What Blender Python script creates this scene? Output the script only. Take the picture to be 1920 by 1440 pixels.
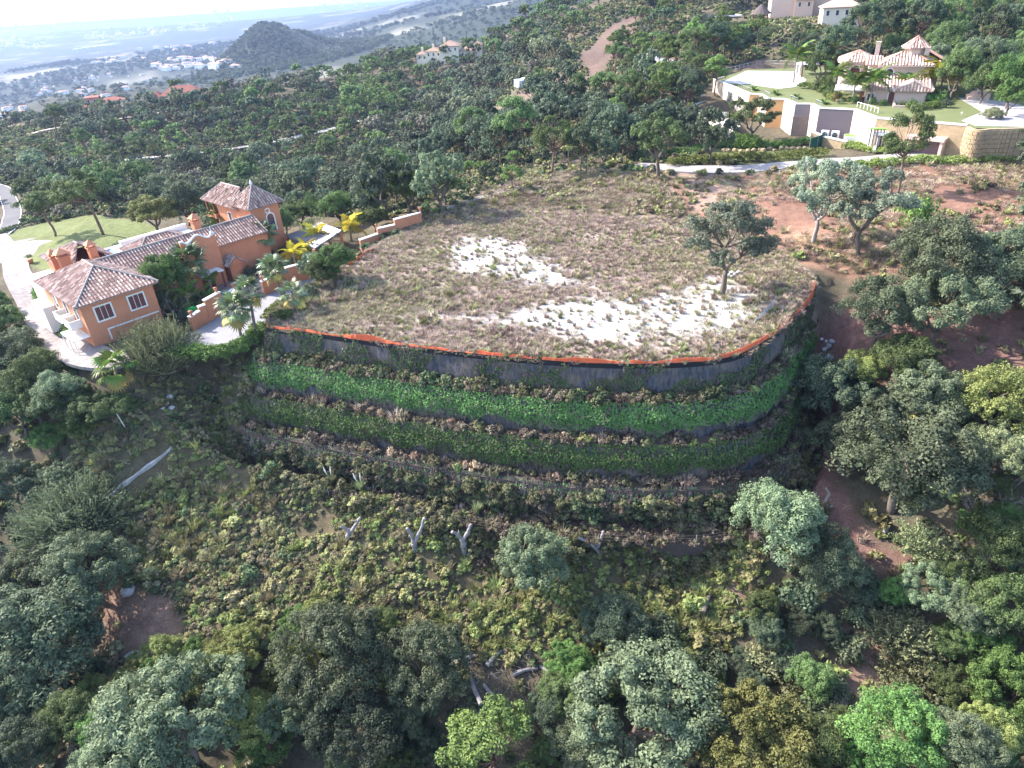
import bpy, math, random
import numpy as np
from math import sin, cos, pi, radians, sqrt, atan2, exp, hypot
from mathutils import Vector, Matrix

for _o in list(bpy.data.objects): bpy.data.objects.remove(_o)
SC = bpy.context.scene
COL = SC.collection
rng = np.random.default_rng(11)
random.seed(11)

# ------------------------------------------------------------------ camera
FPX, PITCH, ROLL, CAMZ = 1290.0, radians(30.8), radians(3.6), 38.0
Fv = np.array([0, cos(PITCH), -sin(PITCH)]); R0 = np.array([1., 0, 0]); U0 = np.array([0, sin(PITCH), cos(PITCH)])
XC = cos(ROLL) * R0 - sin(ROLL) * U0; YC = sin(ROLL) * R0 + cos(ROLL) * U0
CAM = np.array([0, 0, CAMZ])
cd = bpy.data.cameras.new('camera'); cam = bpy.data.objects.new('camera', cd); COL.objects.link(cam)
cd.sensor_fit = 'HORIZONTAL'; cd.sensor_width = 36.0; cd.lens = 36.0 * FPX / 1920.0
cd.clip_start = 0.5; cd.clip_end = 60000
cam.matrix_world = Matrix(((XC[0], YC[0], -Fv[0], 0), (XC[1], YC[1], -Fv[1], 0), (XC[2], YC[2], -Fv[2], CAMZ), (0, 0, 0, 1)))
SC.camera = cam

# ------------------------------------------------------------------ sky, sun, exposure
SUN_EL = radians(37); SUN_AZ = atan2(-0.90, 0.43)          # azimuth from +Y towards +X
sd = Vector((sin(SUN_AZ) * cos(SUN_EL), cos(SUN_AZ) * cos(SUN_EL), sin(SUN_EL)))
W = bpy.data.worlds.new('World'); SC.world = W; W.use_nodes = True
nt = W.node_tree; nt.nodes.clear()
sky = nt.nodes.new('ShaderNodeTexSky'); sky.sky_type = 'NISHITA'; sky.sun_disc = False
sky.sun_elevation = SUN_EL; sky.sun_rotation = SUN_AZ; sky.altitude = 300; sky.air_density = 1.0; sky.dust_density = 2.0; sky.ozone_density = 1.0
bg = nt.nodes.new('ShaderNodeBackground'); bg.inputs[1].default_value = 0.15
ow = nt.nodes.new('ShaderNodeOutputWorld'); nt.links.new(sky.outputs[0], bg.inputs[0]); nt.links.new(bg.outputs[0], ow.inputs[0])
sl = bpy.data.lights.new('sun', 'SUN'); sl.energy = 3.3; sl.angle = radians(0.6); sl.color = (1.0, 0.94, 0.86)
so = bpy.data.objects.new('sun', sl); COL.objects.link(so); so.rotation_euler = sd.to_track_quat('Z', 'Y').to_euler(); so.location = (0, 0, 90)
SC.view_settings.view_transform = 'Standard'; SC.view_settings.look = 'None'; SC.view_settings.use_curve_mapping = False
SC.view_settings.gamma = 1.0; SC.view_settings.exposure = 2.12
SC.cycles.max_bounces = 6; SC.cycles.diffuse_bounces = 4; SC.cycles.transparent_max_bounces = 8; SC.cycles.volume_bounces = 0

# ------------------------------------------------------------------ pixel <-> world (photo pixels 1920x1440)
def ray(px, py): return Fv + (px - 960) / FPX * XC + (720 - py) / FPX * YC
def P(px, py, z):
    d = ray(px, py); return CAM + d * ((z - CAMZ) / d[2])
def proj(p):
    d = np.asarray(p, float) - CAM; t = d @ Fv
    return 960 + (d @ XC) / t * FPX, 720 - (d @ YC) / t * FPX, t
def in_poly(x, y, poly):
    x = np.asarray(x, float); y = np.asarray(y, float); ins = np.zeros(x.shape, bool); n = len(poly)
    for i in range(n):
        x0, y0 = poly[i][0], poly[i][1]; x1, y1 = poly[(i + 1) % n][0], poly[(i + 1) % n][1]
        if y0 == y1: continue
        c = ((y0 > y) != (y1 > y)) & (x < (x1 - x0) * (y - y0) / (y1 - y0) + x0)
        ins ^= c
    return ins
def dist_line(x, y, pl):
    x = np.asarray(x, float); y = np.asarray(y, float); D = np.full(x.shape, 1e9)
    for i in range(len(pl) - 1):
        ax, ay = pl[i][0], pl[i][1]; bx, by = pl[i + 1][0] - ax, pl[i + 1][1] - ay
        L = bx * bx + by * by + 1e-9; t = np.clip(((x - ax) * bx + (y - ay) * by) / L, 0, 1)
        D = np.minimum(D, np.hypot(x - ax - t * bx, y - ay - t * by))
    return D
def sdf(x, y, poly):
    d = dist_line(x, y, list(poly) + [poly[0]]); return np.where(in_poly(x, y, poly), -d, d)
def sst(a, b, x):
    t = np.clip((np.asarray(x, float) - a) / (b - a), 0, 1); return t * t * (3 - 2 * t)
def spline(pts, n):
    pts = np.array(pts, float); m = len(pts); out = []
    for i in range(m - 1):
        p0, p1, p2, p3 = pts[max(i - 1, 0)], pts[i], pts[i + 1], pts[min(i + 2, m - 1)]
        for t in np.linspace(0, 1, n, endpoint=False):
            out.append(.5 * (2 * p1 + (p2 - p0) * t + (2 * p0 - 5 * p1 + 4 * p2 - p3) * t * t + (3 * p1 - p0 - 3 * p2 + p3) * t ** 3))
    out.append(pts[-1]); return np.array(out)
def resample(pl, step):
    pl = np.array(pl, float); s = np.r_[0, np.cumsum(np.linalg.norm(np.diff(pl, axis=0), axis=1))]
    q = np.linspace(0, s[-1], max(2, int(round(s[-1] / step)) + 1))
    return np.stack([np.interp(q, s, pl[:, k]) for k in range(pl.shape[1])], 1)
_PT = rng.random((64, 64))
def vnoise(x, y):
    xi = np.floor(x).astype(int); yi = np.floor(y).astype(int); fx = x - xi; fy = y - yi
    fx = fx * fx * (3 - 2 * fx); fy = fy * fy * (3 - 2 * fy)
    g = lambda a, b: _PT[a % 64, b % 64]
    return (g(xi, yi) * (1 - fx) + g(xi + 1, yi) * fx) * (1 - fy) + (g(xi, yi + 1) * (1 - fx) + g(xi + 1, yi + 1) * fx) * fy
def fbm(x, y, o=4):
    s = 0; a = .5
    for k in range(o): s = s + a * (vnoise(x * 2 ** k + 17.3 * k, y * 2 ** k - 9.1 * k) - .5); a *= .5
    return s

# ------------------------------------------------------------------ mesh builder and object helpers
class MB:
    def __init__(s): s.v = []; s.n = 0; s.f = []; s.t = []; s.tinted = False
    def add(s, v, f, mat=0, tint=None):
        v = np.asarray(v, float).reshape(-1, 3)
        if isinstance(f, np.ndarray): s.f.append((f + s.n, mat))
        else:
            by = {}
            for q in f: by.setdefault(len(q), []).append(q)
            for q in by.values(): s.f.append((np.array(q) + s.n, mat))
        s.v.append(v); s.n += len(v)
        if tint is None: s.t.append(np.full(len(v), .5))
        else: s.t.append(np.broadcast_to(np.asarray(tint, float), (len(v),))); s.tinted = True
        return s
    def box(s, c, size, rz=0, mat=0, tint=None):
        x, y, z = [k / 2 for k in size]
        v = np.array([(-x, -y, -z), (x, -y, -z), (x, y, -z), (-x, y, -z), (-x, -y, z), (x, -y, z), (x, y, z), (-x, y, z)])
        if rz: v = v @ np.array([[cos(rz), sin(rz), 0], [-sin(rz), cos(rz), 0], [0, 0, 1]])
        return s.add(v + np.array(c), BOXF, mat, tint)
    def prism(s, poly, z0, z1, mat=0):
        n = len(poly); z1 = [z1] * n if np.isscalar(z1) else z1; z0 = [z0] * n if np.isscalar(z0) else z0
        a = sum(poly[i][0] * poly[(i + 1) % n][1] - poly[(i + 1) % n][0] * poly[i][1] for i in range(n))
        idx = list(range(n)) if a > 0 else list(range(n))[::-1]
        v = [(poly[i][0], poly[i][1], z0[i]) for i in idx] + [(poly[i][0], poly[i][1], z1[i]) for i in idx]
        f = [tuple(range(n))[::-1], tuple(range(n, 2 * n))] + [(i, (i + 1) % n, n + (i + 1) % n, n + i) for i in range(n)]
        return s.add(v, f, mat)
    def tube(s, pts, rad, k=6, mat=0, tint=None, cap=True):
        pts = np.asarray(pts, float); n = len(pts); rad = np.broadcast_to(np.asarray(rad, float), (n,))
        d = np.gradient(pts, axis=0) if n > 2 else np.repeat([pts[-1] - pts[0]], n, 0)
        d = d / (np.linalg.norm(d, axis=1, keepdims=True) + 1e-9)
        ref = np.array([0, 0, 1.]) if abs(d[:, 2]).mean() < .8 else np.array([1., 0, 0])
        a = np.cross(d, ref); a /= np.linalg.norm(a, axis=1, keepdims=True) + 1e-9; b = np.cross(d, a)
        th = np.arange(k) * 2 * pi / k
        v = (pts[:, None] + rad[:, None, None] * (np.cos(th)[None, :, None] * a[:, None] + np.sin(th)[None, :, None] * b[:, None])).reshape(-1, 3)
        i, j = np.meshgrid(np.arange(n - 1), np.arange(k), indexing='ij'); j2 = (j + 1) % k
        f = np.stack([i * k + j, (i + 1) * k + j, (i + 1) * k + j2, i * k + j2], -1).reshape(-1, 4)
        s.add(v, f, mat, tint)
        if cap and k > 2:
            s.f.append((np.arange(k)[None, :] + s.n - n * k, mat)); s.f.append((np.arange(k)[None, ::-1] + s.n - k, mat))
        return s
    def cone(s, c, r0, r1, h, k=8, mat=0):
        return s.tube([c, (c[0], c[1], c[2] + h)], [r0, r1], k, mat)
    def mesh(s, name, mats, smooth=False):
        V = np.concatenate(s.v); me = bpy.data.meshes.new(name)
        me.vertices.add(len(V)); me.vertices.foreach_set('co', V.ravel())
        li = np.concatenate([f.ravel() for f, m in s.f]); tot = np.concatenate([np.full(len(f), f.shape[1]) for f, m in s.f])
        mi = np.concatenate([np.full(len(f), m) for f, m in s.f])
        me.loops.add(len(li)); me.loops.foreach_set('vertex_index', li.astype(np.int32))
        me.polygons.add(len(tot)); me.polygons.foreach_set('loop_start', np.r_[0, np.cumsum(tot)[:-1]].astype(np.int32))
        me.polygons.foreach_set('loop_total', tot.astype(np.int32))
        me.polygons.foreach_set('material_index', mi.astype(np.int32))
        me.polygons.foreach_set('use_smooth', np.full(len(tot), smooth))
        if s.tinted:
            at = me.attributes.new('tint', 'FLOAT', 'POINT'); at.data.foreach_set('value', np.concatenate(s.t).astype(np.float32))
        for m in (mats if isinstance(mats, (list, tuple)) else [mats]): me.materials.append(m)
        me.update(calc_edges=True); return me
    def obj(s, name, mats, parent=None, smooth=False):
        return link(name, s.mesh(name, mats, smooth), parent)
BOXF = [(0, 3, 2, 1), (4, 5, 6, 7), (0, 1, 5, 4), (1, 2, 6, 5), (2, 3, 7, 6), (3, 0, 4, 7)]
def link(name, data, parent=None, loc=None, rot=None, scl=None):
    o = bpy.data.objects.new(name, data); COL.objects.link(o)
    if parent is not None: o.parent = parent
    if loc is not None: o.location = loc
    if rot is not None: o.rotation_euler = rot
    if scl is not None: o.scale = (scl,) * 3 if np.isscalar(scl) else scl
    return o
def tag(o, label=None, cat=None, group=None, kind=None):
    if label: o['label'] = label
    if cat: o['category'] = cat
    if group: o['group'] = group
    if kind: o['kind'] = kind
    return o
def thing(name, label, cat, loc=(0, 0, 0), rz=0, group=None, scl=None):
    return tag(link(name, None, None, loc, (0, 0, rz), scl), label, cat, group)
def rel(o, parent):
    """keep world-space mesh coordinates while parenting to an Empty placed elsewhere"""
    o.parent = parent; o.matrix_parent_inverse = Matrix.LocRotScale(parent.location, parent.rotation_euler, parent.scale).inverted(); return o
def setmat(o, m, slot=0):
    o.material_slots[slot].link = 'OBJECT'; o.material_slots[slot].material = m

# ------------------------------------------------------------------ materials
def newmat(name):
    m = bpy.data.materials.new(name); m.use_nodes = True; n = m.node_tree; n.nodes.clear(); return m, n
def N(n, t, **k):
    q = n.nodes.new(t)
    for a, b in k.items():
        if a.startswith('i_'):
            key = a[2:]; q.inputs[int(key) if key.isdigit() else key.replace('_', ' ')].default_value = b
        else: setattr(q, a, b)
    return q
def ramp(n, src, stops):
    r = N(n, 'ShaderNodeValToRGB'); e = r.color_ramp.elements
    while len(e) < len(stops): e.new(.5)
    for k, (p, c) in enumerate(stops): e[k].position = p; e[k].color = (*c, 1) if len(c) == 3 else c
    n.links.new(src, r.inputs[0]); return r.outputs[0]
def mixc(n, fac, a, b, mode='MIX'):
    q = N(n, 'ShaderNodeMix', data_type='RGBA', blend_type=mode)
    for s, v in ((0, fac), (6, a), (7, b)):
        if hasattr(v, 'links'): n.links.new(v, q.inputs[s])
        else: q.inputs[s].default_value = v if np.isscalar(v) else ((*v, 1) if len(v) == 3 else v)
    return q.outputs[2]
def noise(n, scale, detail=4, rough=.55, coord='Object', vec=None):
    q = N(n, 'ShaderNodeTexNoise', i_Scale=scale, i_Detail=detail, i_Roughness=rough)
    if vec is None: vec = N(n, 'ShaderNodeTexCoord').outputs[coord]
    n.links.new(vec, q.inputs['Vector']); return q.outputs['Fac']
def finish(m, n, col, rough=.8, spec=.3, metal=0, bump=None, bstr=.3, bdist=.05, alpha=None):
    b = N(n, 'ShaderNodeBsdfPrincipled', i_Roughness=rough, i_Metallic=metal); b.inputs['Specular IOR Level'].default_value = spec
    if hasattr(col, 'links'): n.links.new(col, b.inputs['Base Color'])
    else: b.inputs['Base Color'].default_value = (*col, 1)
    if bump is not None:
        q = N(n, 'ShaderNodeBump', i_Strength=bstr, i_Distance=bdist); n.links.new(bump, q.inputs['Height']); n.links.new(q.outputs[0], b.inputs['Normal'])
    o = N(n, 'ShaderNodeOutputMaterial'); n.links.new(b.outputs[0], o.inputs[0]); return m
def plain(name, col, rough=.8, var=.15, scale=1.5, spec=.3, metal=0, bstr=.25):
    m, n = newmat(name); f = noise(n, scale, 5); f2 = noise(n, scale * 9, 3)
    c = mixc(n, .5, ramp(n, f, [(.3, tuple(k * (1 - var) for k in col)), (.7, tuple(min(1, k * (1 + var)) for k in col))]),
             ramp(n, f2, [(.3, tuple(k * (1 - var) for k in col)), (.7, tuple(min(1, k * (1 + var)) for k in col))]))
    return finish(m, n, c, rough, spec, metal, f2, bstr, .03)
def foliage(name, dark, light, warm=None, trans=.22, rough=.62, spec=.16):
    m, n = newmat(name); at = N(n, 'ShaderNodeAttribute', attribute_name='tint')
    oi = N(n, 'ShaderNodeObjectInfo')
    c = ramp(n, at.outputs['Fac'], [(.0, dark), (1., light)])
    hv = N(n, 'ShaderNodeHueSaturation'); n.links.new(c, hv.inputs['Color'])
    mr = N(n, 'ShaderNodeMapRange', i_To_Min=.58, i_To_Max=1.36); n.links.new(oi.outputs['Random'], mr.inputs[0]); n.links.new(mr.outputs[0], hv.inputs['Value'])
    mh = N(n, 'ShaderNodeMapRange', i_To_Min=.475, i_To_Max=.52); n.links.new(oi.outputs['Random'], mh.inputs[0]); n.links.new(mh.outputs[0], hv.inputs['Hue'])
    c = hv.outputs[0]
    if warm:
        f = noise(n, 3.0, 2); c = mixc(n, ramp(n, f, [(.58, (0, 0, 0)), (.75, (.6, .6, .6))]), c, warm)
    b = N(n, 'ShaderNodeBsdfPrincipled', i_Roughness=rough); b.inputs['Specular IOR Level'].default_value = spec; n.links.new(c, b.inputs['Base Color'])
    t = N(n, 'ShaderNodeBsdfTranslucent'); n.links.new(c, t.inputs['Color'])
    x = N(n, 'ShaderNodeMixShader'); x.inputs[0].default_value = trans; n.links.new(b.outputs[0], x.inputs[1]); n.links.new(t.outputs[0], x.inputs[2])
    o = N(n, 'ShaderNodeOutputMaterial'); n.links.new(x.outputs[0], o.inputs[0]); return m
# ------------------------------------------------------------------ terrain heights
CPX = [  # photo pixel and height of ground seen there
 (497,612,0),(640,634,0),(950,671,0),(1260,683,0),(1420,650,0),(1522,565,-.4),(1480,520,.1),(1380,507,.4),(900,480,.25),(700,520,.1),(1100,560,.1),(1200,450,.6),(1050,420,.6),
 (790,410,-.2),(870,395,.1),(880,372,.3),(960,352,1.0),(1050,335,1.8),(1150,330,2.4),(1240,311,3.0),(1300,318,3.0),(1350,345,2.6),(1400,318,3.2),(1300,370,1.4),(1420,395,1.6),(1150,385,1.0),
 (1500,311,3.4),(1600,303,4.0),(1700,294,4.5),(1900,291,4.7),(1850,340,4.2),(1650,330,3.9),(1750,420,2.2),(1600,400,2.4),(1520,444,1.7),(1580,462,1.5),(1480,450,.8), (1335,255,2.8), (1300,275,1.8), (1410,268,2.8), (1480,284,2.7), (1555,266,3.2), (1635,280,3.8), (1700,284,4.3), (1250,290,2.0), (1560,520,-.9),(1700,500,.5),
 (1900,480,1.8),(1850,620,-2.5),(1560,600,-3.4),(1640,650,-4.8),(1590,680,-6.0),(1500,830,-13.0),(1540,880,-13.6),(1740,700,-5.5),(1900,800,-8.5),(1450,1010,-16.5),(1650,1000,-16.5),(1700,1150,-20.5),(1900,1150,-18.5),
 (1380,1085,-18.5),(1620,1300,-23.5),(1300,1400,-26),(1500,1200,-21.5),(950,965,-15.8),(640,930,-15.6),(1280,965,-15.9),(785,1020,-17.2),(1060,1120,-19.5),(600,1120,-20),(900,1290,-23.5),(700,1280,-23.5),(960,1440,-26.5),(500,1400,-26.5),
 (430,850,-12.8), (415,770,-8.8), (440,715,-5.6), (390,720,-5.2), (465,722,-5.9), (410,838,-12.2),(330,740,-6.5),(230,800,-9.5),(300,830,-11.5),(180,960,-17),(230,1130,-21.5),(330,1000,-18.3),(100,1100,-22.5),(90,850,-13.5),(60,700,-8.5),(30,850,-14),(20,1000,-19.5),(100,1350,-27),(1850,1400,-25),(1760,1020,-16.2),
 # orange house yard and drive
 (179,652,-2.7),(265,620,-2.6),(400,640,-2.5),(470,655,-2.6),(330,690,-4.3),(430,690,-4.2),(230,705,-4.2),(500,560,-2.5),(600,520,-2.3),(440,520,-2.4),(540,460,-2.3),(660,480,-2.0),(700,440,-1.6),(100,600,-3.4),(60,530,-3.2),(170,690,-3.9),(130,640,-3.9),
 (30,480,-3.1),(150,430,-3.1),(300,420,-2.9),(10,440,-3.4),(350,380,-5.5),(180,424,-3.2),(60,400,-7.0),(20,385,-8.5),(10,345,-11),(40,440,-4.2),(15,600,-6.5),
 # valley and far ridge
 (820,330,-6),(760,345,-10),(700,380,-6.5),(600,330,-17),(560,262,-19),(640,240,-17.5),(300,330,-13.5),(200,330,-12.5),(100,290,-13.5),(350,255,-17),(500,200,-12.5),(600,150,-10.5),(350,190,-14.5),(200,212,-14.5),(60,225,-14.5),(0,245,-15),
 (700,110,-8),(800,118,-5.5),(870,112,-4.5),(690,200,-17),(850,270,-15),(800,190,-20),(900,200,-13),(880,150,-9),
 (950,208,-3),(1000,185,.5),(1060,165,3.5),(1100,130,6),(1130,70,12),(1040,40,10),(960,95,2),(1190,35,16),(1200,100,8),(1260,110,9.5),(1120,210,1.5),(1060,265,1.0),(960,300,-2),(900,330,-2.2),(1180,250,2.8),(1170,230,3),(1250,190,6),
 (1400,92,11.5),(1480,60,16.5),(1550,110,10.5),(1700,50,15.5),(1900,60,15.5),(1900,2,19.5),(1900,160,9.8),(1850,120,11.5),(1300,60,15),(1350,20,19),(1600,20,19),
 # plain, coast
 (100,180,-75),(250,165,-80),(100,150,-150),(300,130,-140),(60,110,-215),(300,60,-235),(100,60,-247),(380,150,-120),(440,130,-105),(640,90,-90),(700,70,-100),(560,30,-190),
]
CW = []  # world anchors: azimuth(deg, + right), distance, z
for a in (-70, -45, -20, 0, 20, 45, 70):
    CW += [(a, 9, -30), (a, 22, -28.5)]
    CW += [(a, 9000, -246), (a, 13500, -256)]
for a, l in {-70: [(60, -20), (110, -12), (250, -25), (600, -80), (2000, -160)], -48: [(60, -22), (120, -9), (200, -12), (420, -16), (800, -95), (2500, -190)],
             48: [(50, -20), (80, -5), (140, 6), (260, 18), (450, 45), (1000, 90), (3000, 60)], 72: [(50, -18), (100, 0), (200, 20), (450, 55), (1200, 100), (3000, 60)],
             28: [(330, 24), (450, 40), (900, 70), (2500, 40)], 15: [(330, 20), (420, 30), (800, 30), (2500, -20)], 6: [(300, 9), (380, 16), (520, -10), (1000, -70), (2500, -60)],
             -2: [(560, -40), (900, -95), (2500, -95), (4000, -110)], -12: [(520, -40), (900, -105), (2200, -150), (4500, -150)], -22: [(560, -60), (900, -110), (5000, -225)], -32: [(560, -70), (900, -115), (1400, -150)]}.items():
    CW += [(a, r_, z_) for r_, z_ in l]
_w = [P(*c) for c in CPX] + [np.array([r_ * sin(radians(a)), r_ * cos(radians(a)), z_]) for a, r_, z_ in CW]
_w = np.array(_w)
def polar(x, y): return np.arctan2(x, y), np.log(np.hypot(x, y) + 1e-6)
_ca, _cl = polar(_w[:, 0], _w[:, 1]); _cv = (CAMZ - _w[:, 2]) / np.hypot(_w[:, 0], _w[:, 1])
def _ker(d2): return .5 * d2 * np.log(d2 + 1e-12)
_n = len(_ca); _K = _ker((_ca[:, None] - _ca) ** 2 + (_cl[:, None] - _cl) ** 2) + np.eye(_n) * 2e-4
_Pm = np.stack([np.ones(_n), _ca, _cl], 1)
_sol = np.linalg.solve(np.block([[_K, _Pm], [_Pm.T, np.zeros((3, 3))]]), np.r_[_cv, 0, 0, 0])
def tps(a, l):
    out = np.empty(a.shape)
    for i in range(0, len(a), 20000):
        s = slice(i, i + 20000); A, L = a[s], l[s]
        out[s] = _ker((A[:, None] - _ca) ** 2 + (L[:, None] - _cl) ** 2) @ _sol[:_n] + _sol[_n] + _sol[_n + 1] * A + _sol[_n + 2] * L
    return out

# building plot: top edge of the green terraces, drawn on the flat plot (z = 0)
EDGE = spline([(-29.5, 93.5), (-31.4, 88.5), (-31.9, 83.6)] + [tuple(P(x, y, 0)[:2]) for x, y in
        [(505,617),(560,622),(640,634),(760,650),(860,662),(950,671),(1060,680),(1160,684),(1260,683),(1330,678),(1380,668),(1420,650),(1460,622),(1490,595),(1520,566)]] + [(40.5, 83), (41.5, 87)], 8)
EDGE = resample(EDGE, .8)
_ed = np.gradient(EDGE, axis=0)
for _ in range(3): _ed = (np.r_[_ed[:1], _ed[:-1]] + _ed + np.r_[_ed[1:], _ed[-1:]]) / 3
_ed /= np.linalg.norm(_ed, axis=1, keepdims=True); EN = np.stack([_ed[:, 1], -_ed[:, 0]], 1)   # outward
PAD = [tuple(q) for q in EDGE] + [tuple(P(x, y, z)[:2]) for x, y, z in [(1490,480,.6),(1400,430,1.2),(1300,400,1.2),(1150,400,1.0),(1000,385,.8),(900,395,.3),(800,410,.1),(700,465,.1),(620,520,0)]]
WALLH, BATTER, BERM, TIERS = 3.9, .9, 1.6, 4
sarr = np.linspace(0, 1, len(EDGE)); OS = (1 - .68 * sst(.70, .93, sarr)) * 1.0      # the steps close up towards the right-hand end
def profile(s):
    s = np.asarray(s, float); z = np.zeros(s.shape); p = BATTER + BERM
    k = np.clip(np.floor(s / p), 0, TIERS); u = s - k * p
    z = -WALLH * (k + np.where(k < TIERS, np.clip(u / BATTER, 0, 1), 0)); return np.where(s <= 0, 0, z)
def padz(x, y): return .008 * np.clip(np.asarray(y) - 72, 0, 60)
def edge_dist(x, y):
    d = dist_line(x, y, EDGE); return d
FLATS = []   # (polygon, z, blend) level ground for plots and terraces
def flat(poly, z, blend): FLATS.append(([tuple(p[:2]) for p in poly], z, blend))
flat([P(1345,158,9.4)+[4,-3,0], P(1405,180,9.4)+[3,1,0], P(1440,186,9.4)+[3,2,0], P(1495,194,9.4)+[3,2,0], P(1540,201,9.4)+[3,3,0], P(1603,204,9.4)+[3,3,0], P(1645,220,9.4)+[2,3,0], P(1815,233,9.4)+[0,3,0], P(1925,236,9.4)+[0,3,0], P(1990,215,9.4), P(1930,170,9.4), P(1790,150,9.4), P(1620,118,9.4), P(1500,128,9.4), P(1400,128,9.4)], 9.4, 3)
flat([P(1300,46,16.6), P(1400,54,16.6), P(1450,50,16.6), P(1560,30,16.6), P(1600,15,16.6), P(1400,22,16.6)], 16.4, 6)
flat([P(190,655,-2.7), P(462,645,-2.7), P(555,565,-2.6), P(700,470,-2.4), P(640,410,-2.4), P(400,395,-2.6), P(300,420,-2.8), P(160,425,-3.0), P(110,480,-3.0)], -2.6, 5)
flat([P(784,116,-5), P(900,118,-5), P(900,100,-5), P(790,98,-5)], -5.5, 15)
flat([P(170,208,-14), P(250,210,-14), P(250,196,-14), P(170,196,-14)], -14.5, 12)
NA, NR, AMAX = 720, 470, radians(76)
_as = np.linspace(-AMAX, AMAX, NA); _ls = np.concatenate([np.linspace(np.log(9), np.log(30), 18, endpoint=False), np.linspace(np.log(30), np.log(300), 290, endpoint=False), np.linspace(np.log(300), np.log(13500), NR - 308)])
_A, _L = np.meshgrid(_as, _ls); GX = np.exp(_L) * np.sin(_A); GY = np.exp(_L) * np.cos(_A)
def _build(x, y, a, l):
    r_ = np.exp(l); z = CAMZ - tps(a, l) * r_
    far = sst(250, 700, r_)
    z = z + (fbm(x * .06, y * .06) * 1.6 + fbm(x * .33, y * .33) * .7) * (1 - far) + far * fbm(x * .012, y * .012, 5) * 14 * (1 - .8 * sst(5000, 9000, r_))
    hills = sst(1300, 2600, r_) * (1 - sst(6500, 9500, r_)) * sst(-.24, .02, a)          # blue ranges behind the valley
    z = z + hills * (np.abs(fbm(x * .0013 + 3.1, y * .0013, 5)) * -340 + 95)
    hx, hy = P(512, 100, -80)[:2] * 1.0; hx *= 1700 / hypot(hx, hy); sc_ = 1700 / hypot(P(512, 100, -80)[0], P(512, 100, -80)[1]); hy = P(512, 100, -80)[1] * sc_
    dd = np.hypot((x - hx) / 92, (y - hy) / 170); z = z + 70 * np.exp(-dd ** 2 * .9) * (1 + .25 * fbm(x * .012, y * .012))   # round hill
    z = np.maximum(z, -249.5 - 6.0 * sst(9200, 10500, r_ + 2500 * np.clip(a + .45, -.5, .35)))
    near = (r_ < 330)
    for poly, pz, bl in FLATS:
        px_ = np.array(poly); m = (np.abs(x - px_[:, 0].mean()) < 110) & (np.abs(y - px_[:, 1].mean()) < 130) & (r_ < 520)
        if m.any():
            d = sdf(x[m], y[m], poly); w = 1 - sst(0, bl, d); z[m] = z[m] * (1 - w) + pz * w
    m = near & (np.abs(x) < 75) & (y > 30) & (y < 150)
    d = sdf(x[m], y[m], PAD); e = edge_dist(x[m], y[m]); zz = z[m]
    w = sst(-7, -.5, -d) ; w = 1 - sst(-.3, 6, d)
    flatz = padz(x[m], y[m]) + fbm(x[m] * .5, y[m] * .5) * .22
    out = (d > 0) & (e < d + .05)                       # nearest boundary is the terraced edge
    fr = np.argmin((x[m][:, None] - EDGE[None, :, 0]) ** 2 + (y[m][:, None] - EDGE[None, :, 1]) ** 2, 1) / len(EDGE)
    wc = sst(.065, .15, fr) * (1 - sst(.86, .97, fr)); e = e / np.interp(fr, sarr, OS) * (e > 0)
    zz = np.where(~out, zz * (1 - w) + flatz * w, zz)
    cut = profile(np.minimum(e, 9.2)) - 1.0 + 1.5 * np.maximum(e - 9.6, 0)
    zz = np.where(out & (e < 17), zz * (1 - wc) + wc * np.minimum(zz, cut), zz)
    zz = np.where((d <= 0) & (e < 2.2), np.minimum(zz, -.9 * wc + zz * (1 - wc)), zz)
    z[m] = zz
    return z
GZ = _build(GX.ravel(), GY.ravel(), _A.ravel(), _L.ravel()).reshape(GX.shape)
def hg(x, y):
    sc = np.isscalar(x); x = np.atleast_1d(np.asarray(x, float)); y = np.atleast_1d(np.asarray(y, float)); a, l = polar(x, y)
    i = np.clip((a + AMAX) / (2 * AMAX) * (NA - 1), 0, NA - 1.001); j = np.clip(np.interp(l, _ls, np.arange(NR)), 0, NR - 1.001)
    i0 = i.astype(int); j0 = j.astype(int); fi = i - i0; fj = j - j0
    z = (GZ[j0, i0] * (1 - fi) + GZ[j0, i0 + 1] * fi) * (1 - fj) + (GZ[j0 + 1, i0] * (1 - fi) + GZ[j0 + 1, i0 + 1] * fi) * fj
    return float(z[0]) if sc else z
_T = np.geomspace(25, 14000, 2600)
def G(px, py, h=0.0):
    """where the sight line through a photo pixel meets the ground raised by h"""
    d = ray(px, py); q = CAM + _T[:, None] * d; g = q[:, 2] - hg(q[:, 0], q[:, 1]) - h
    k = np.where(g < 0)[0]
    if len(k) == 0: k = np.array([len(_T) - 1])
    k = max(1, k[0]); t = _T[k - 1] + (_T[k] - _T[k - 1]) * g[k - 1] / (g[k - 1] - g[k] + 1e-9)
    q = CAM + t * d; return np.array([q[0], q[1], hg(q[0], q[1])]), t
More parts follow.
